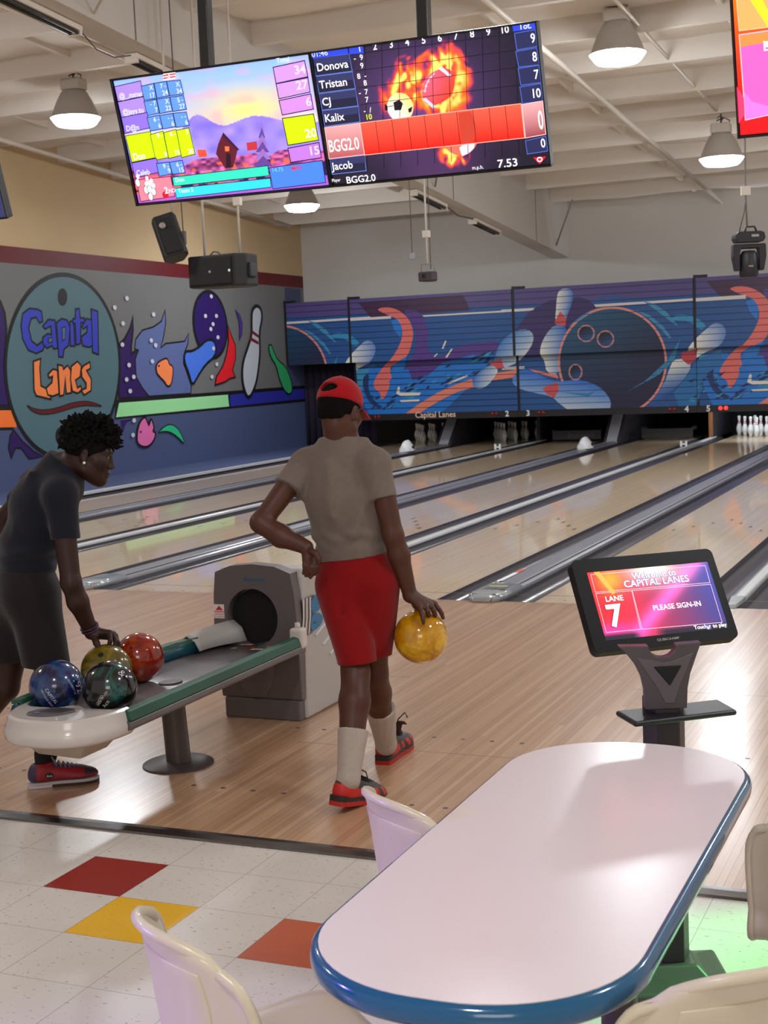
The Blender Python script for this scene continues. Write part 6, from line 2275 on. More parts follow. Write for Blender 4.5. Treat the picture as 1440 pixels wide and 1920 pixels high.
        me.update(calc_edges=True)
        me.validate()
        me.materials.append(material)
        if colfn is not None:
            cc = np.ones((len(V), 4), np.float32)
            cc[:, :3] = colfn(V)
            ca = me.color_attributes.new('Col', 'FLOAT_COLOR', 'POINT')
            ca.data.foreach_set('color', cc.ravel())
        o = bpy.data.objects.new(name, me)
        COL.objects.link(o)
        md = o.modifiers.new('relax', 'SMOOTH')
        md.factor = 0.5
        md.iterations = 2
        if parent is not None:
            attach(o, parent)
        return o


def axes_from(fwd, up):
    f = U(fwd)
    r = U(np.cross(f, np.array(up, float)))
    return r, f, np.cross(r, f)        # right, forward, up


def build_head(V, O, A, S=1.0):
    """cranium, face and ears around origin O; A=(right, forward, up)"""
    R_, F_, Z_ = A
    L = lambda x, y, z: O + (R_ * x + F_ * y + Z_ * z) * S
    e = lambda c, r, k=0.02, op='add', ax=A: V.ell(L(*c), ax, np.array(r) * S, k, op)
    e((0, -0.012, 0.032), (0.074, 0.094, 0.083))
    e((0, 0.03, -0.03), (0.060, 0.062, 0.088), 0.03)
    V.cone(L(0, 0.064, -0.097), L(0, 0.072, -0.102), 0.022 * S, 0.018 * S, 0.03)
    V.cone(L(-0.05, 0.0, -0.065), L(0, 0.062, -0.098), 0.022 * S, 0.02 * S, 0.03)
    V.cone(L(0.05, 0.0, -0.065), L(0, 0.062, -0.098), 0.022 * S, 0.02 * S, 0.03)
    V.cone(L(-0.03, 0.078, 0.022), L(0.03, 0.078, 0.022), 0.013 * S, 0.013 * S, 0.018)
    for s in (-1, 1):
        e((s * 0.031, 0.098, 0.003), (0.016, 0.014, 0.010), 0.012, 'sub')
        V.cone(L(s * 0.042, 0.066, -0.022), L(s * 0.05, 0.045, -0.02), 0.018 * S, 0.018 * S, 0.025)
    for s in (-1, 1):
        V.cone(L(s * 0.020, 0.086, 0.0115), L(s * 0.042, 0.080, 0.0105), 0.0045 * S, 0.0045 * S, 0.004)
        V.cone(L(s * 0.020, 0.084, -0.006), L(s * 0.042, 0.079, -0.006), 0.004 * S, 0.004 * S, 0.004)
    V.cone(L(0, 0.086, 0.008), L(0, 0.106, -0.034), 0.008 * S, 0.012 * S, 0.012)
    for s in (-1, 1):
        e((s * 0.013, 0.099, -0.038), (0.010, 0.012, 0.009), 0.008)
    e((0, 0.090, -0.063), (0.024, 0.014, 0.008), 0.006)
    e((0, 0.088, -0.077), (0.021, 0.014, 0.009), 0.006)
    V.cone(L(-0.02, 0.104, -0.0697), L(0.02, 0.104, -0.0697), 0.002 * S, 0.002 * S, 0.003, op='sub')
    for s in (-1, 1):
        ra = U(R_ * s * 0.85 - F_ * 0.5)
        fa = U(np.cross(Z_, ra)) 
        e((s * 0.077, -0.012, -0.008), (0.009, 0.019, 0.031), 0.006, 'add', (ra, fa, Z_))
        e((s * 0.086, -0.006, -0.006), (0.005, 0.010, 0.018), 0.004, 'sub', (ra, fa, Z_))
    return L


def face_parts(L, A, S, parent, skin=None):
    EW, EI = mat('eye_white', (150, 136, 124), 0.2), mat('eye_dark', (22, 12, 8), 0.1)
    for s in (-1, 1):
        c = L(s * 0.031, 0.0752, 0.003)
        o = MB().lathe([(max(0.0, 0.0118 * S * math.sin(PI * i / 14)), -0.0118 * S * math.cos(PI * i / 14)) for i in range(15)], c, 20).obj('eye', EW, parent, smooth=True)
        d = A[1]
        MB().lathe([(0.0, 0.0018), (0.004 * S, 0.0010), (0.0055 * S, 0.0)], c + d * 0.0112 * S, 16, axes=(A[0], A[2], d)).obj('iris', EI, o, smooth=True)
        MB().tube([L(s * 0.014, 0.094, 0.021), L(s * 0.03, 0.092, 0.026), L(s * 0.047, 0.078, 0.021)], [0.003 * S, 0.0036 * S, 0.002 * S], 8).obj('eyebrow', mat('hair_black', (10, 7, 6), 0.75), parent, smooth=True)


def generic_hand(V, wrist, dirn, nrm, thumb_side, curl=0.5):
    """palm with five bent fingers: dirn along the hand, nrm out of the back of the hand"""
    y = U(dirn)
    x = U(np.cross(y, np.array(nrm, float))) * thumb_side
    z = U(np.cross(np.cross(y, np.array(nrm, float)), y))
    w = np.array(wrist, float)
    for q, (lx, ln, r) in enumerate(((0.028, 0.078, 0.0085), (0.009, 0.086, 0.009), (-0.010, 0.080, 0.0085), (-0.028, 0.062, 0.0075))):
        kn = w + y * (0.085 - abs(q - 1) * 0.004) + x * lx
        V.cone(w + x * lx * 0.5, kn, 0.015, 0.0125, 0.014)
        p, a = kn, curl * (0.6 + 0.15 * q)
        for L_, rr in ((0.45, r + 0.0005), (0.3, r), (0.25, r - 0.0008)):
            p2 = p + (y * math.cos(a) - z * math.sin(a)) * ln * L_
            V.cone(p, p2, rr + 0.0004, rr, 0.004)
            p = p2
            a += curl * 0.9
    b = w + y * 0.022 + x * 0.022
    c = b + (y * 0.6 + x * 0.75 - z * 0.25) * 0.042
    V.cone(b, c, 0.015, 0.011, 0.012)
    V.cone(c, c + U(y * 0.9 + x * 0.3 - z * 0.3) * 0.03, 0.0105, 0.009, 0.005)


def shoe(parent, heel, fwd, up, palette, kind, S=1.0):
    """palette(x,y,z)->rgb array; builds sole, upper and laces as parts of a shoe part"""
    r_, f_, z_ = axes_from(fwd, up)
    o = np.array(heel, float)
    V = Vol((-0.07, -0.03, -0.01), (0.07, 0.31, 0.13), 0.0035)
    I3 = np.eye(3)
    V.ell((0, 0.045, 0.052), I3, (0.037, 0.047, 0.056), 0.01)
    V.cone((0, 0.05, 0.04), (0, 0.20, 0.036), 0.040, 0.040, 0.02)
    V.cone((0, 0.06, 0.078), (0, 0.165, 0.052), 0.030, 0.028, 0.025)
    V.ell((0.004, 0.215, 0.034), I3, (0.046, 0.072, 0.035), 0.02)
    V.ell((0, 0.055, 0.115), I3, (0.025, 0.036, 0.028), 0.01, 'sub')
    V.cut((0, 0, 0.030), (0, 0, -1))
    hi = kind == 'sneaker'
    up_o = V.mesh('shoe_upper', mat('shoe_paint', rough=0.5, attr=True), None, palette)
    outl = smooth([(-0.034, 0.0), (-0.02, -0.006), (0.02, -0.006), (0.034, 0.0), (0.038, 0.05), (0.036, 0.12), (0.050, 0.20), (0.047, 0.25), (0.028, 0.287), (-0.006, 0.292), (-0.036, 0.262), (-0.046, 0.20), (-0.037, 0.12), (-0.038, 0.05)], 2)
    fr_ = ((0, 0, 0), (1, 0, 0), (0, 1, 0), (0, 0, 1))
    objs = [up_o]
    if hi:
        objs.append(MB().prism(outl, fr_, 0.0, 0.016).obj('outsole', mat('sole_red', (176, 26, 16), 0.5), None, bevel=0.003))
        objs.append(MB().prism([(p[0] * 0.98, p[1]) for p in outl], fr_, 0.0155, 0.036).obj('midsole', mat('sole_dark', (34, 28, 26), 0.5), None, bevel=0.004))
    else:
        objs.append(MB().prism(outl, fr_, 0.012, 0.024).obj('outsole', mat('sole_white', (196, 188, 190), 0.4), None, bevel=0.003))
        objs.append(MB().prism([(p[0] * 1.02, p[1]) for p in outl if p[1] < 0.1] if False else [(-0.036, 0.0), (0.036, 0.0), (0.039, 0.05), (0.037, 0.095), (-0.037, 0.095), (-0.039, 0.05)], fr_, 0.0, 0.0115).obj('heel_block', mat('heel_block_white', (214, 208, 214), 0.35), None, bevel=0.003))
        objs.append(MB().prism([(p[0] * 0.97, p[1]) for p in outl if p[1] > 0.09], fr_, 0.004, 0.0118).obj('sole_pad', mat('sole_pad', (60, 34, 40), 0.5), None))
    lm = mat('lace_dark', (30, 26, 26), 0.8) if hi else mat('lace_grey', (120, 112, 112), 0.8)
    mb = MB()
    for i in range(6):
        y = 0.105 + 0.018 * i
        zt = 0.103 - 0.17 * (y - 0.085) + 0.0
        zt = 0.108 - (y - 0.10) * 0.30
        mb.tube([(-0.027, y, zt - 0.018), (-0.012, y + 0.004, zt - 0.002), (0.012, y + 0.008, zt - 0.002), (0.027, y + 0.012, zt - 0.020)], 0.0028, 6)
    for s in (-1, 1):
        mb.tube([(0, 0.105, 0.105), (s * 0.02, 0.10, 0.125), (s * 0.042, 0.105, 0.118), (s * 0.045, 0.115, 0.098), (s * 0.02, 0.108, 0.10), (0, 0.106, 0.106)], 0.0026, 6)
    objs.append(mb.obj('laces', lm, None, smooth=True))
    r_, f_, z_ = r_ * S, f_ * S, z_ * S
    M = Matrix(((r_[0], f_[0], z_[0], o[0]), (r_[1], f_[1], z_[1], o[1]), (r_[2], f_[2], z_[2], o[2]), (0, 0, 0, 1)))
    root = objs[0]
    for q in objs:
        q.matrix_world = M
    bpy.context.view_layer.update()
    root.name = 'shoe'
    for q in objs[1:]:
        attach(q, root)
    attach(root, parent)
    return root, (lambda x, y, z: o + r_ * x + f_ * y + z_ * z)


def skin_mat(name, col, rough=0.48):
    m = mat(name, col, rough, spec=0.4, noise=0.08, nscale=14, bump=0.03, bscale=220)
    return m


def fabric(name, col, weave=420, noise=0.1, bump=0.12):
    return mat(name, col, 0.85, spec=0.2, noise=noise, nscale=60, bump=bump, bscale=weave, sheen=0.15)


# ------------------------------------------------------------------ the bowler in the red cap
P1 = lambda u, v, d: at(u, v, d)
person = thing('person', 'person in red cap, grey T-shirt and red shorts, seen from behind, carrying a ball', 'person', (1.0, -4.3, 0))
SK1 = skin_mat('skin_brown', (78, 43, 29))
LO, HI = (0.35, -5.0, -0.01), (1.75, -3.55, 1.80)
bf = U((-0.22, 0.97, 0))                      # body facing
br = U(np.cross(bf, (0, 0, 1)))
B = Vol((0.45, -4.95, 0.02), (1.55, -3.65, 1.78), 0.005)
hO, hA = P1(638, 772, 5.62), axes_from(U((0.10, 0.98, -0.16)), (0, 0, 1))
HL = build_head(B, hO, hA, 1.0)
neckb = P1(641, 838, 5.63)
B.cone(hO + np.array([0, -0.02, -0.05]) - hA[1] * 0.02, neckb, 0.056, 0.060, 0.03)
shL, shR = P1(574, 866, 5.70), P1(706, 868, 5.56)
chest, waist, pelv = P1(648, 925, 5.65), P1(655, 1025, 5.67), P1(668, 1085, 5.68)
B.cone(neckb, chest, 0.055, 0.12, 0.05, (bf, 0.68))
B.cone(chest, waist, 0.13, 0.115, 0.05, (bf, 0.66))
B.cone(waist, pelv, 0.110, 0.118, 0.05, (bf, 0.70))
B.cone(shL, neckb, 0.05, 0.045, 0.04)
B.cone(shR, neckb, 0.05, 0.045, 0.04)
elL, wrL = P1(489, 980, 5.60), P1(574, 1026, 5.54)
elR, wrR = P1(737, 1003, 5.58), P1(769, 1116, 5.63)
B.cone(shL, elL, 0.052, 0.040, 0.02)
B.cone(elL, P1(527, 1005, 5.58), 0.041, 0.044, 0.02)
B.cone(P1(527, 1005, 5.58), wrL, 0.044, 0.029, 0.02)
B.cone(shR, elR, 0.052, 0.040, 0.02)
B.cone(elR, P1(748, 1040, 5.60), 0.040, 0.042, 0.02)
B.cone(P1(748, 1040, 5.60), wrR, 0.042, 0.028, 0.02)
# left hand, turned back on the hip: open palm with the fingers hanging down
kn = [P1(571, 1050, 5.515), P1(578.5, 1053, 5.505), P1(586, 1053, 5.515), P1(593, 1050, 5.53)]
for q in kn:
    B.cone(wrL, q, 0.019, 0.0105, 0.010)
for q, r, (a_, b_, c_) in zip(kn, (0.0082, 0.0088, 0.0088, 0.0084), (((570.5, 1060), (571, 1068), (569, 1075)), ((578, 1064), (577.5, 1073), (574, 1080)), ((587, 1065), (586.5, 1075), (582, 1083)), ((595, 1061), (594, 1070), (590, 1077)))):
    B.chain([q] + [P1(*p, d) for p, d in ((a_, 5.505), (b_, 5.515), (c_, 5.525))], [r + 0.0012, r + 0.0004, r - 0.0002, r - 0.0010], 0.002)
B.chain([P1(582, 1033, 5.515), P1(592, 1038, 5.485), P1(598, 1048, 5.475), P1(598, 1057, 5.48)], [0.015, 0.0125, 0.0102, 0.0082], 0.006)
# right hand over the ball
for q, r in (((786, 1139, 5.585), 0.0125), ((797, 1137, 5.60), 0.0135), ((807, 1135, 5.62), 0.0135), ((815, 1132, 5.65), 0.0125)):
    B.cone(wrR, P1(*q), 0.020, r, 0.016)
B.cone(wrR, P1(782, 1136, 5.69), 0.021, 0.014, 0.014)
B.chain([P1(786, 1139, 5.585), P1(791, 1150, 5.562), P1(793, 1160, 5.553), P1(794, 1168, 5.552)], [0.0110, 0.0098, 0.0088, 0.0078], 0.004)
B.chain([P1(797, 1137, 5.60), P1(802, 1146, 5.582), P1(803.5, 1153, 5.59), P1(803, 1159, 5.61)], [0.0115, 0.0105, 0.0095, 0.0085], 0.004)
B.chain([P1(807, 1135, 5.62), P1(813, 1144, 5.603), P1(815.5, 1152, 5.61), P1(815, 1159, 5.63)], [0.0115, 0.0105, 0.0095, 0.0085], 0.004)
B.chain([P1(815, 1132, 5.65), P1(823, 1142, 5.645), P1(828, 1150, 5.645), P1(831, 1159, 5.645)], [0.0110, 0.0100, 0.0090, 0.0078], 0.004)
B.chain([P1(778, 1133, 5.69), P1(783, 1142, 5.745), P1(787, 1150, 5.76), P1(790, 1158, 5.74)], [0.015, 0.0125, 0.011, 0.0095], 0.006)
# legs
hipL, hipR = P1(645, 1112, 5.71), P1(698, 1112, 5.64)
knL, anL = P1(667, 1262, 5.58), P1(653, 1462, 5.43)
knR, anR = P1(702, 1262, 5.74), P1(724, 1396, 6.02)
for a_, b_ in ((hipL, knL), (hipR, knR)):
    B.cone(a_, b_, 0.074, 0.054, 0.02)
calL, calR = P1(665, 1315, 5.53), P1(707, 1300, 5.82)
B.cone(knL, calL, 0.056, 0.060, 0.02)
B.cone(calL, anL, 0.060, 0.036, 0.02)
B.cone(knR, calR, 0.055, 0.058, 0.02)
B.cone(calR, anR, 0.058, 0.036, 0.02)
dL, dR = U((0.16, 0.97, -0.22)), U((-0.06, 0.99, 0.0))
hlL, hlR = P1(630, 1511, 5.385), np.array([0.925, -3.955, 0.0])
B.cone(anL, hlL + dL * 0.06 + np.array([0, 0, 0.07]), 0.035, 0.028, 0.02)
B.cone(anR, hlR + dR * 0.06 + np.array([0, 0, 0.06]), 0.035, 0.028, 0.02)
B.mesh('body', SK1, person)
face_parts(HL, hA, 1.0, person)
# hair under the cap
H = Vol(hO - 0.16, hO + 0.18, 0.004)
H.ell(HL(0, -0.014, 0.034), hA, (0.079, 0.099, 0.087), 0.01)
H.cone(HL(-0.04, -0.078, -0.02), HL(0.04, -0.078, -0.02), 0.016, 0.016, 0.03)
H.cut(HL(0, 0.055, 0.0), hA[1] * 0.75 - hA[2] * 0.65)
H.cut(HL(0, -0.10, -0.040), -hA[2] + hA[1] * 0.25)
H.ripple(0.003, 3, (90, 190))
H.mesh('hair', mat('hair_short', (10, 7, 6), 0.9, spec=0.15, bump=0.5, bscale=260), person)
# cap worn with the brim to the front
CAPM = fabric('cap_red', (164, 6, 20), 500)
K = Vol(hO - 0.2, hO + 0.26, 0.004)
K.ell(HL(0, -0.008, 0.046), hA, (0.088, 0.108, 0.094), 0.01)
K.cut(HL(0, 0, 0.030), -hA[2] - hA[1] * 0.15)
K.ell(HL(-0.006, -0.108, 0.089), hA, (0.046, 0.05, 0.019), 0.003, 'sub')
K.ripple(0.0022, 8, (25, 55))
cap = K.mesh('cap', CAPM, person)
P = []
for i in range(13):
    a_ = -1.15 + 2.3 * i / 12
    row = []
    for j in range(7):
        q = j / 6
        x, y = 0.086 * math.sin(a_) * (1 + 0.12 * q), 0.10 * math.cos(a_) * 1.0 + 0.072 * q * max(0.25, math.cos(a_ * 0.9))
        row.append(HL(x, y, 0.018 - 0.03 * q - 0.22 * (abs(x) ** 1.6) * (1 + q)))
    P.append(row)
MB().grid(np.array(P)).obj('brim', CAPM, cap, smooth=True, solid=0.005)
MB().lathe([(0.0, 0.006), (0.006, 0.004), (0.009, 0.0)], HL(0, -0.008, 0.139), 12, axes=hA).obj('cap_button', CAPM, cap, smooth=True)
# T-shirt
T = Vol((0.45, -4.95, 0.70), (1.5, -3.8, 1.58), 0.005)
T.cone(P1(645, 858, 5.645), P1(648, 930, 5.655), 0.10, 0.150, 0.05, (bf, 0.62))
T.cone(P1(648, 930, 5.655), P1(656, 1000, 5.67), 0.150, 0.136, 0.05, (bf, 0.66))
T.cone(P1(656, 1000, 5.67), P1(661, 1075, 5.685), 0.134, 0.140, 0.05, (bf, 0.74))
T.cone(P1(572, 870, 5.70), P1(640, 838, 5.645), 0.052, 0.058, 0.035)
T.cone(P1(706, 868, 5.565), P1(648, 838, 5.645), 0.055, 0.058, 0.035)
T.cone(P1(640, 806, 5.63), P1(643, 850, 5.64), 0.071, 0.084, 0.03)
T.cone(neckb, chest, 0.080, 0.142, 0.05, (bf, 0.72))
slL = P1(541, 917, 5.652)
slR = P1(716, 934, 5.565)
T.sleeve(P1(574, 868, 5.70), slL, 0.060, 0.066, 0.03)
T.sleeve(P1(702, 872, 5.565), slR, 0.062, 0.061, 0.03)
hem = P1(660, 1043, 5.685)
T.cut(hem, np.array([0.10 * br[0], 0.10 * br[1], -1.0]))
T.cut(P1(641, 818, 5.56), np.array([0, 0.18, 1.0]))
T.ripple(0.005, 4, (12, 34))
zh = hem[2]
T.ripple(0.016, 12, (60, 100), lambda X, Y, Z: np.exp(-((Z - zh - 0.085) / 0.045) ** 2) + 0 * X, (0, 0, 1))
for a_, b_, r in (((625, 870), (632, 960), 0.012), ((634, 880), (640, 935), 0.010), ((690, 930), (672, 1000), 0.009)):
    T.cone(P1(*a_, 5.655) - bf * 0.098, P1(*b_, 5.66) - bf * 0.104, r * 0.8, r * 0.4, 0.05)
T.mesh('t_shirt', fabric('shirt_grey', (116, 103, 95), 520, 0.12), person)
# shorts
S_ = Vol((0.6, -4.8, 0.45), (1.5, -3.8, 1.12), 0.005)
S_.cone(P1(660, 1028, 5.68), P1(668, 1088, 5.69), 0.128, 0.148, 0.04, (bf, 0.74))
S_.cone(P1(668, 1088, 5.69), P1(670, 1110, 5.685), 0.150, 0.140, 0.04, (bf, 0.76))
S_.cone(P1(637, 1100, 5.70), P1(675, 1262, 5.575), 0.098, 0.074, 0.022)
S_.cone(P1(703, 1096, 5.65), P1(699, 1262, 5.755), 0.100, 0.072, 0.022)
S_.cut(P1(660, 1024, 5.68), (0, 0, 1))
S_.cut(P1(678, 1241, 5.61), np.array([0.10 * br[0] - 0.1 * bf[0], 0.10 * br[1] - 0.1 * bf[1], -1.0]))
S_.cone(P1(640, 1070, 5.69) - bf * 0.137, P1(652, 1140, 5.69) - bf * 0.118, 0.012, 0.008, 0.03, op='sub')
S_.cone(P1(658, 1132, 5.66) - bf * 0.118, P1(712, 1112, 5.62) - bf * 0.122, 0.010, 0.006, 0.025, op='sub')
S_.ripple(0.005, 21, (14, 34))
S_.mesh('shorts', fabric('shorts_red', (132, 2, 8), 380, 0.1, 0.2), person)
# ribbed socks
SOCK = mat('sock_white', (178, 165, 154), 0.9, noise=0.1, nscale=40, bump=0.3, bscale=300)
for top, an, hl, d, hw in ((P1(662, 1368, 5.485), anL, hlL + dL * 0.06 + np.array([0, 0, 0.07]), dL, 0.054), (P1(714, 1328, 5.89), anR, hlR + dR * 0.06 + np.array([0, 0, 0.06]), dR, 0.058)):
    K = Vol(np.minimum(top, hl) - 0.12, np.maximum(top, hl) + 0.12, 0.004)
    ext = top + U(top - an) * 0.05
    K.cone(ext, an, hw + 0.010, 0.043, 0.01)
    K.cone(an, hl, 0.041, 0.033, 0.02)
    K.cut(top, U(top - an))
    r_, f_, z_ = axes_from(d, U(top - an))
    sl, (X, Y, Z) = K._box(K.lo, K.lo + K.h * K.n)
    ang_ = np.arctan2((X - an[0]) * r_[0] + (Y - an[1]) * r_[1] + (Z - an[2]) * r_[2], (X - an[0]) * f_[0] + (Y - an[1]) * f_[1] + (Z - an[2]) * f_[2])
    K.d += (0.0012 * np.sin(ang_ * 26)).astype(np.float32)
    K.mesh('sock', SOCK, person)


def pal_sneaker(V):
    c = np.tile(lin((40, 32, 30)), (len(V), 1))
    x, y, z = V[:, 0], V[:, 1], V[:, 2]
    red = lin((190, 26, 20))
    c[(z < 0.078) & (y < 0.075)] = red
    c[(np.abs(x) > 0.022) & (y > 0.075) & (y < 0.25) & (z < 0.06) & (np.sin(y * 130 + z * 60) > -0.1)] = red
    c[(y > 0.255) & (z > 0.03)] = lin((120, 24, 22))
    return c


s1, f1 = shoe(person, hlL, dL, np.array([0.06, 0.23, 0.97]), pal_sneaker, 'sneaker', 1.1)
s2, f2 = shoe(person, hlR, dR, (0, 0, 1), pal_sneaker, 'sneaker', 1.1)
# loose tongue and lace ends of the untied far shoe
P = []
for i in range(7):
    q = i / 6
    P.append([f2(0.025 + 0.03 * s + 0.035 * q, 0.10 - 0.01 * q, 0.095 + 0.055 * math.sin(q * 2.2)) for s in (-0.5, 0, 0.5)])
MB().grid(np.array(P)).obj('shoe_tongue', mat('tongue_dark', (52, 38, 36), 0.7), s2, smooth=True, solid=0.007)
MB().tube([f2(0.02, 0.10, 0.11), f2(0.04, 0.09, 0.16), f2(0.065, 0.10, 0.185), f2(0.075, 0.10, 0.165)], 0.003, 6).obj('lace_end', mat('lace_dark'), s2, smooth=True)

# ------------------------------------------------------------------ the boy leaning over the return
person2 = thing('person', 'person in a navy T-shirt and dark shorts leaning over the return, gripping the olive ball', 'person', (-0.35, -4.5, 0))
SK2 = skin_mat('skin_dark', (50, 26, 17))
dirr = np.array([math.cos(YAW), math.sin(YAW), 0])           # to the right in the picture
diru = np.array([-math.sin(YAW), math.cos(YAW), 0])          # away
bf2 = U(dirr * 0.94 + diru * 0.30)
br2 = U(np.cross(bf2, (0, 0, 1)))
B = Vol((-1.05, -4.95, 0.02), (0.25, -3.75, 1.72), 0.005)
hO2 = at(167, 850, 5.92)
hA2 = axes_from(dirr * 0.955 + diru * 0.10 + np.array([0, 0, -0.27]), (0, 0, 1))
HL2 = build_head(B, hO2, hA2, 1.0)
nb = at(118, 880, 5.97)
B.cone(HL2(0, -0.03, -0.045), nb, 0.055, 0.060, 0.03)
sR, sL = at(112, 928, 5.84), at(70, 905, 6.12)
ch, wa, pe = at(78, 950, 5.99), at(52, 1040, 6.02), at(50, 1095, 6.03)
B.cone(nb, ch, 0.06, 0.12, 0.05, (bf2, 0.72))
B.cone(ch, wa, 0.13, 0.115, 0.05, (bf2, 0.72))
B.cone(wa, pe, 0.115, 0.13, 0.05, (bf2, 0.8))
B.cone(sR, nb, 0.052, 0.045, 0.04)
B.cone(sL, nb, 0.052, 0.045, 0.04)
eR, wR = at(133, 1092, 5.85), at(172, 1186, 5.95)
B.cone(sR, eR, 0.052, 0.041, 0.02)
B.cone(eR, at(146, 1128, 5.885), 0.041, 0.043, 0.02)
B.cone(at(146, 1128, 5.885), wR, 0.043, 0.029, 0.02)
eL, wL = at(4, 975, 6.24), at(46, 1062, 6.26)
B.cone(sL, eL, 0.050, 0.040, 0.02)
B.cone(eL, wL, 0.042, 0.029, 0.02)
generic_hand(B, wL, (0.4, 0.1, -0.9), br2 * -1.0, -1, 0.45)
# right hand gripping the olive ball
kk = [(206, 1186, 5.925), (212, 1188, 5.95), (216, 1192, 5.975), (217, 1197, 6.0)]
for q, r in zip(kk, (0.0125, 0.0135, 0.0135, 0.0125)):
    B.cone(wR, at(*q), 0.021, r, 0.016)
B.chain([at(*kk[0]), at(207, 1201, 5.905), at(204, 1212, 5.905), at(203, 1221, 5.91)], [0.0115, 0.0105, 0.0095, 0.0085], 0.004)
B.chain([at(*kk[1]), at(217, 1202, 5.93), at(215, 1214, 5.925), at(212, 1224, 5.925)], [0.0115, 0.0105, 0.0095, 0.0085], 0.004)
B.chain([at(*kk[2]), at(221, 1205, 5.955), at(220, 1216, 5.95), at(218, 1224, 5.95)], [0.0115, 0.0105, 0.0095, 0.0085], 0.004)
B.chain([at(*kk[3]), at(222, 1208, 5.985), at(222, 1217, 5.985), at(221, 1224, 5.985)], [0.0110, 0.0095, 0.0085, 0.0078], 0.004)
B.chain([at(176, 1193, 5.93), at(181, 1206, 5.905), at(186, 1217, 5.89), at(189, 1227, 5.895)], [0.016, 0.0135, 0.0115, 0.0098], 0.008)
# legs
hR2, hL2 = at(66, 1115, 5.97), at(38, 1115, 6.08)
kR2, aR2 = at(96, 1275, 5.98), at(86, 1415, 5.965)
kL2, aL2 = at(10, 1288, 6.14), at(-125, 1435, 6.3)
B.cone(hR2, kR2, 0.086, 0.060, 0.03)
B.cone(hL2, kL2, 0.086, 0.060, 0.03)
cR2, cL2 = at(84, 1325, 6.0), at(-36, 1340, 6.2)
B.cone(kR2, cR2, 0.058, 0.060, 0.02)
B.cone(cR2, aR2, 0.060, 0.038, 0.02)
B.cone(kL2, cL2, 0.058, 0.062, 0.02)
B.cone(cL2, aL2, 0.062, 0.038, 0.02)
hlR2 = np.array([-0.385, -4.655, 0.0])
dR2 = U((0.78, 0.62, 0))
fl_ = aL2.copy()
fl_[2] = 0.0
dL2 = U((0.85, 0.50, 0))
hlL2 = fl_ - dL2 * 0.05
B.cone(aR2, hlR2 + dR2 * 0.06 + np.array([0, 0, 0.06]), 0.036, 0.028, 0.02)
B.cone(aL2, hlL2 + dL2 * 0.06 + np.array([0, 0, 0.06]), 0.036, 0.028, 0.02)
B.mesh('body', SK2, person2)
face_parts(HL2, hA2, 1.0, person2)
# curly hair
H = Vol(hO2 - 0.2, hO2 + 0.22, 0.004)
H.ell(HL2(0, -0.014, 0.036), hA2, (0.080, 0.100, 0.090), 0.01)
H.cut(HL2(0, 0.060, 0.0), hA2[1] * 0.6 - hA2[2] * 0.8)
H.cut(HL2(0, -0.09, -0.035), -hA2[2])
rng = np.random.RandomState(4)
cnt = 0
while cnt < 620:
    q = U(rng.randn(3))
    if q[2] < -0.35 or (q[1] > 0.25 and q[2] < 0.25) or (q[2] < 0.0 and q[1] > -0.2):
        continue
    thick = 0.018 + 0.034 * max(0.0, q[2]) + 0.014 * max(0.0, q[1])
    if abs(q[0]) > 0.75 and q[2] < 0.3:
        thick *= 0.5
    b0 = HL2(q[0] * 0.078, -0.014 + q[1] * 0.098, 0.036 + q[2] * 0.088)
    d0 = U(hA2[0] * q[0] + hA2[1] * q[1] + hA2[2] * q[2] + rng.randn(3) * 0.38)
    L_ = thick * rng.uniform(0.7, 1.25)
    mid = b0 + d0 * L_ * 0.6 + rng.randn(3) * 0.003
    H.cone(b0, mid, 0.0088, 0.0075, 0.002)
    H.cone(mid, b0 + d0 * L_ + rng.randn(3) * 0.005, 0.0075, 0.0045, 0.002)
    cnt += 1
H.mesh('hair', mat('hair_curly', (6, 4, 4), 0.7, spec=0.15, bump=0.4, bscale=220), person2)
ear = HL2(0.088, -0.004, -0.036)
MB().lathe([(max(0.0, 0.0062 * math.sin(PI * i / 10)), -0.0062 * math.cos(PI * i / 10)) for i in range(11)], ear, 14).obj('earring', mat('earring_white', (240, 240, 236), 0.1, coat=0.5), person2, smooth=True)
# T-shirt
T = Vol((-1.05, -4.95, 0.72), (0.2, -3.75, 1.55), 0.005)
T.cone(at(98, 905, 5.98), at(78, 955, 5.99), 0.105, 0.150, 0.05, (bf2, 0.78))
T.cone(at(78, 955, 5.99), at(54, 1030, 6.02), 0.150, 0.138, 0.05, (bf2, 0.80))
T.cone(at(54, 1030, 6.02), at(48, 1110, 6.03), 0.136, 0.142, 0.05, (bf2, 0.84))
T.cone(at(112, 926, 5.845), at(112, 893, 5.96), 0.058, 0.055, 0.04)
T.cone(at(68, 905, 6.11), at(108, 893, 5.99), 0.056, 0.055, 0.04)
T.cone(nb + U(HL2(0, -0.03, -0.045) - nb) * 0.05, nb, 0.071, 0.076, 0.03)
T.cone(nb, ch, 0.078, 0.135, 0.03)
T.cone(sR, nb, 0.066, 0.070, 0.04)
T.cone(sL, nb, 0.064, 0.068, 0.04)
T.cone(nb, at(120, 915, 5.96), 0.076, 0.085, 0.04)
e1 = at(122, 1012, 5.85)
T.sleeve(at(112, 928, 5.85), e1, 0.064, 0.062, 0.03)
e2 = sL + (eL - sL) * 0.55
T.sleeve(sL, e2, 0.060, 0.060, 0.03)
T.cut(at(48, 1072, 6.03), (0, 0, -1))
T.cut(at(134, 869, 5.95), dirr * 0.55 + np.array([0, 0, 0.83]))
T.ripple(0.007, 14, (12, 32))
zz_ = at(48, 1072, 6.03)[2]
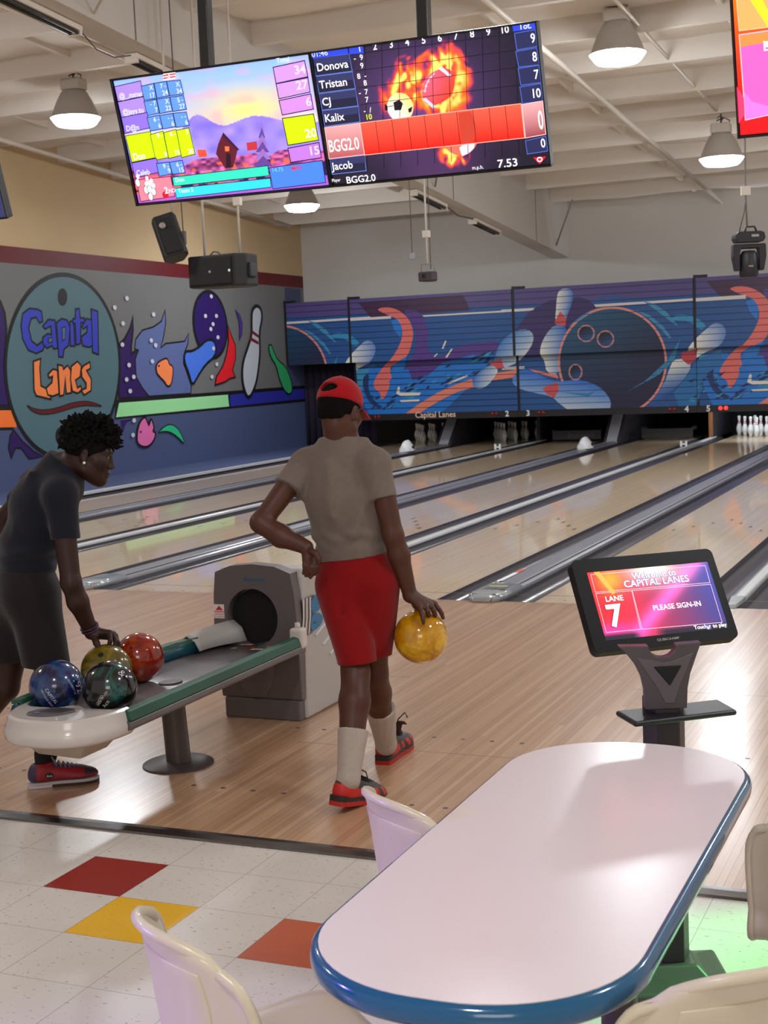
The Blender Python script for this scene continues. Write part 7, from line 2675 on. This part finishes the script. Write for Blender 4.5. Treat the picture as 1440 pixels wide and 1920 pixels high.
T.ripple(0.014, 15, (50, 90), lambda X, Y, Z: np.exp(-((Z - zz_ - 0.08) / 0.06) ** 2) + 0 * X, (0, 0, 1))
T.cone(at(60, 890, 5.9), at(30, 1000, 5.9), 0.012, 0.006, 0.03)
T.mesh('t_shirt', fabric('shirt_navy', (24, 25, 36), 520, 0.12), person2)
# shorts
S_ = Vol((-1.05, -4.95, 0.40), (0.2, -3.75, 1.1), 0.005)
S_.cone(at(48, 1060, 6.03), at(52, 1110, 6.03), 0.134, 0.150, 0.04, (bf2, 0.86))
S_.cone(at(64, 1110, 5.98), at(91, 1275, 5.99), 0.108, 0.098, 0.05)
S_.cone(at(36, 1110, 6.08), at(16, 1275, 6.12), 0.106, 0.094, 0.05)
S_.cut(at(48, 1066, 6.03), (0, 0, 1))
S_.cut(at(88, 1246, 5.99), np.array([-0.03, 0.0, -1.0]))
S_.ripple(0.007, 31, (12, 30))
S_.mesh('shorts', fabric('shorts_charcoal', (32, 26, 26), 380, 0.1, 0.2), person2)
BS = mat('sock_black', (14, 12, 13), 0.9)
for an, hl, kn_, d in ((aR2, hlR2 + dR2 * 0.06 + np.array([0, 0, 0.06]), kR2, dR2), (aL2, hlL2 + dL2 * 0.06 + np.array([0, 0, 0.06]), kL2, dL2)):
    top = an + (kn_ - an) * 0.42
    K = Vol(np.minimum(top, hl) - 0.12, np.maximum(top, hl) + 0.12, 0.004)
    K.cone(top + (kn_ - an) * 0.1, an, 0.064, 0.043, 0.01)
    K.cone(an, hl, 0.043, 0.034, 0.02)
    K.cut(top, U(kn_ - an))
    K.mesh('sock', BS, person2)


def pal_bowl(V):
    c = np.tile(lin((150, 16, 34)), (len(V), 1))
    x, y, z = V[:, 0], V[:, 1], V[:, 2]
    nav = lin((64, 52, 84))
    c[(y < 0.032)] = nav
    c[(np.abs(x) < 0.026) & (y > 0.10) & (z > 0.045)] = nav
    c[(y > 0.23) & (z > 0.04)] = lin((58, 40, 48))
    return c


for hl, d in ((hlR2, dR2), (hlL2, dL2)):
    so, ff_ = shoe(person2, hl, d, (0, 0, 1), pal_bowl, 'bowling')
    if hl is hlR2:
        q0 = ff_(0.0405, 0.085, 0.052)
        nrm_ = U(ff_(1, 0, 0) - ff_(0, 0, 0))
        fr2 = (q0 + nrm_ * 0.0035, U(ff_(0, 1, 0) - ff_(0, 0, 0)), np.array([0, 0, 1.]), nrm_)
        la = Art(fr2, eps=0.0004, base=0.0)
        la.ellipse((0, 0), 0.016, 0.014, (20, 12, 16), n=24)
        la.text('Ace', 0.0, -0.005, 0.015, (206, 190, 190), 'c', 0.02)
        la.obj('shoe_badge', ARTM, so)
# wristbands
ax_ = U(wR - eR)
for k, (off, c_) in enumerate(((-0.022, (44, 16, 44)), (-0.008, (70, 20, 60)))):
    c = wR + ax_ * (off - 0.008)
    a_ = U(np.cross(ax_, (0.2, 0.3, 0.9)))
    b_ = np.cross(ax_, a_)
    MB().tube([c + (a_ * math.cos(2 * PI * i / 28) + b_ * math.sin(2 * PI * i / 28)) * (0.036 - 0.001 * k) for i in range(28)], 0.0045, 8, closed=True).obj('wristband', mat('band_%d' % k, c_, 0.4), person2, smooth=True)
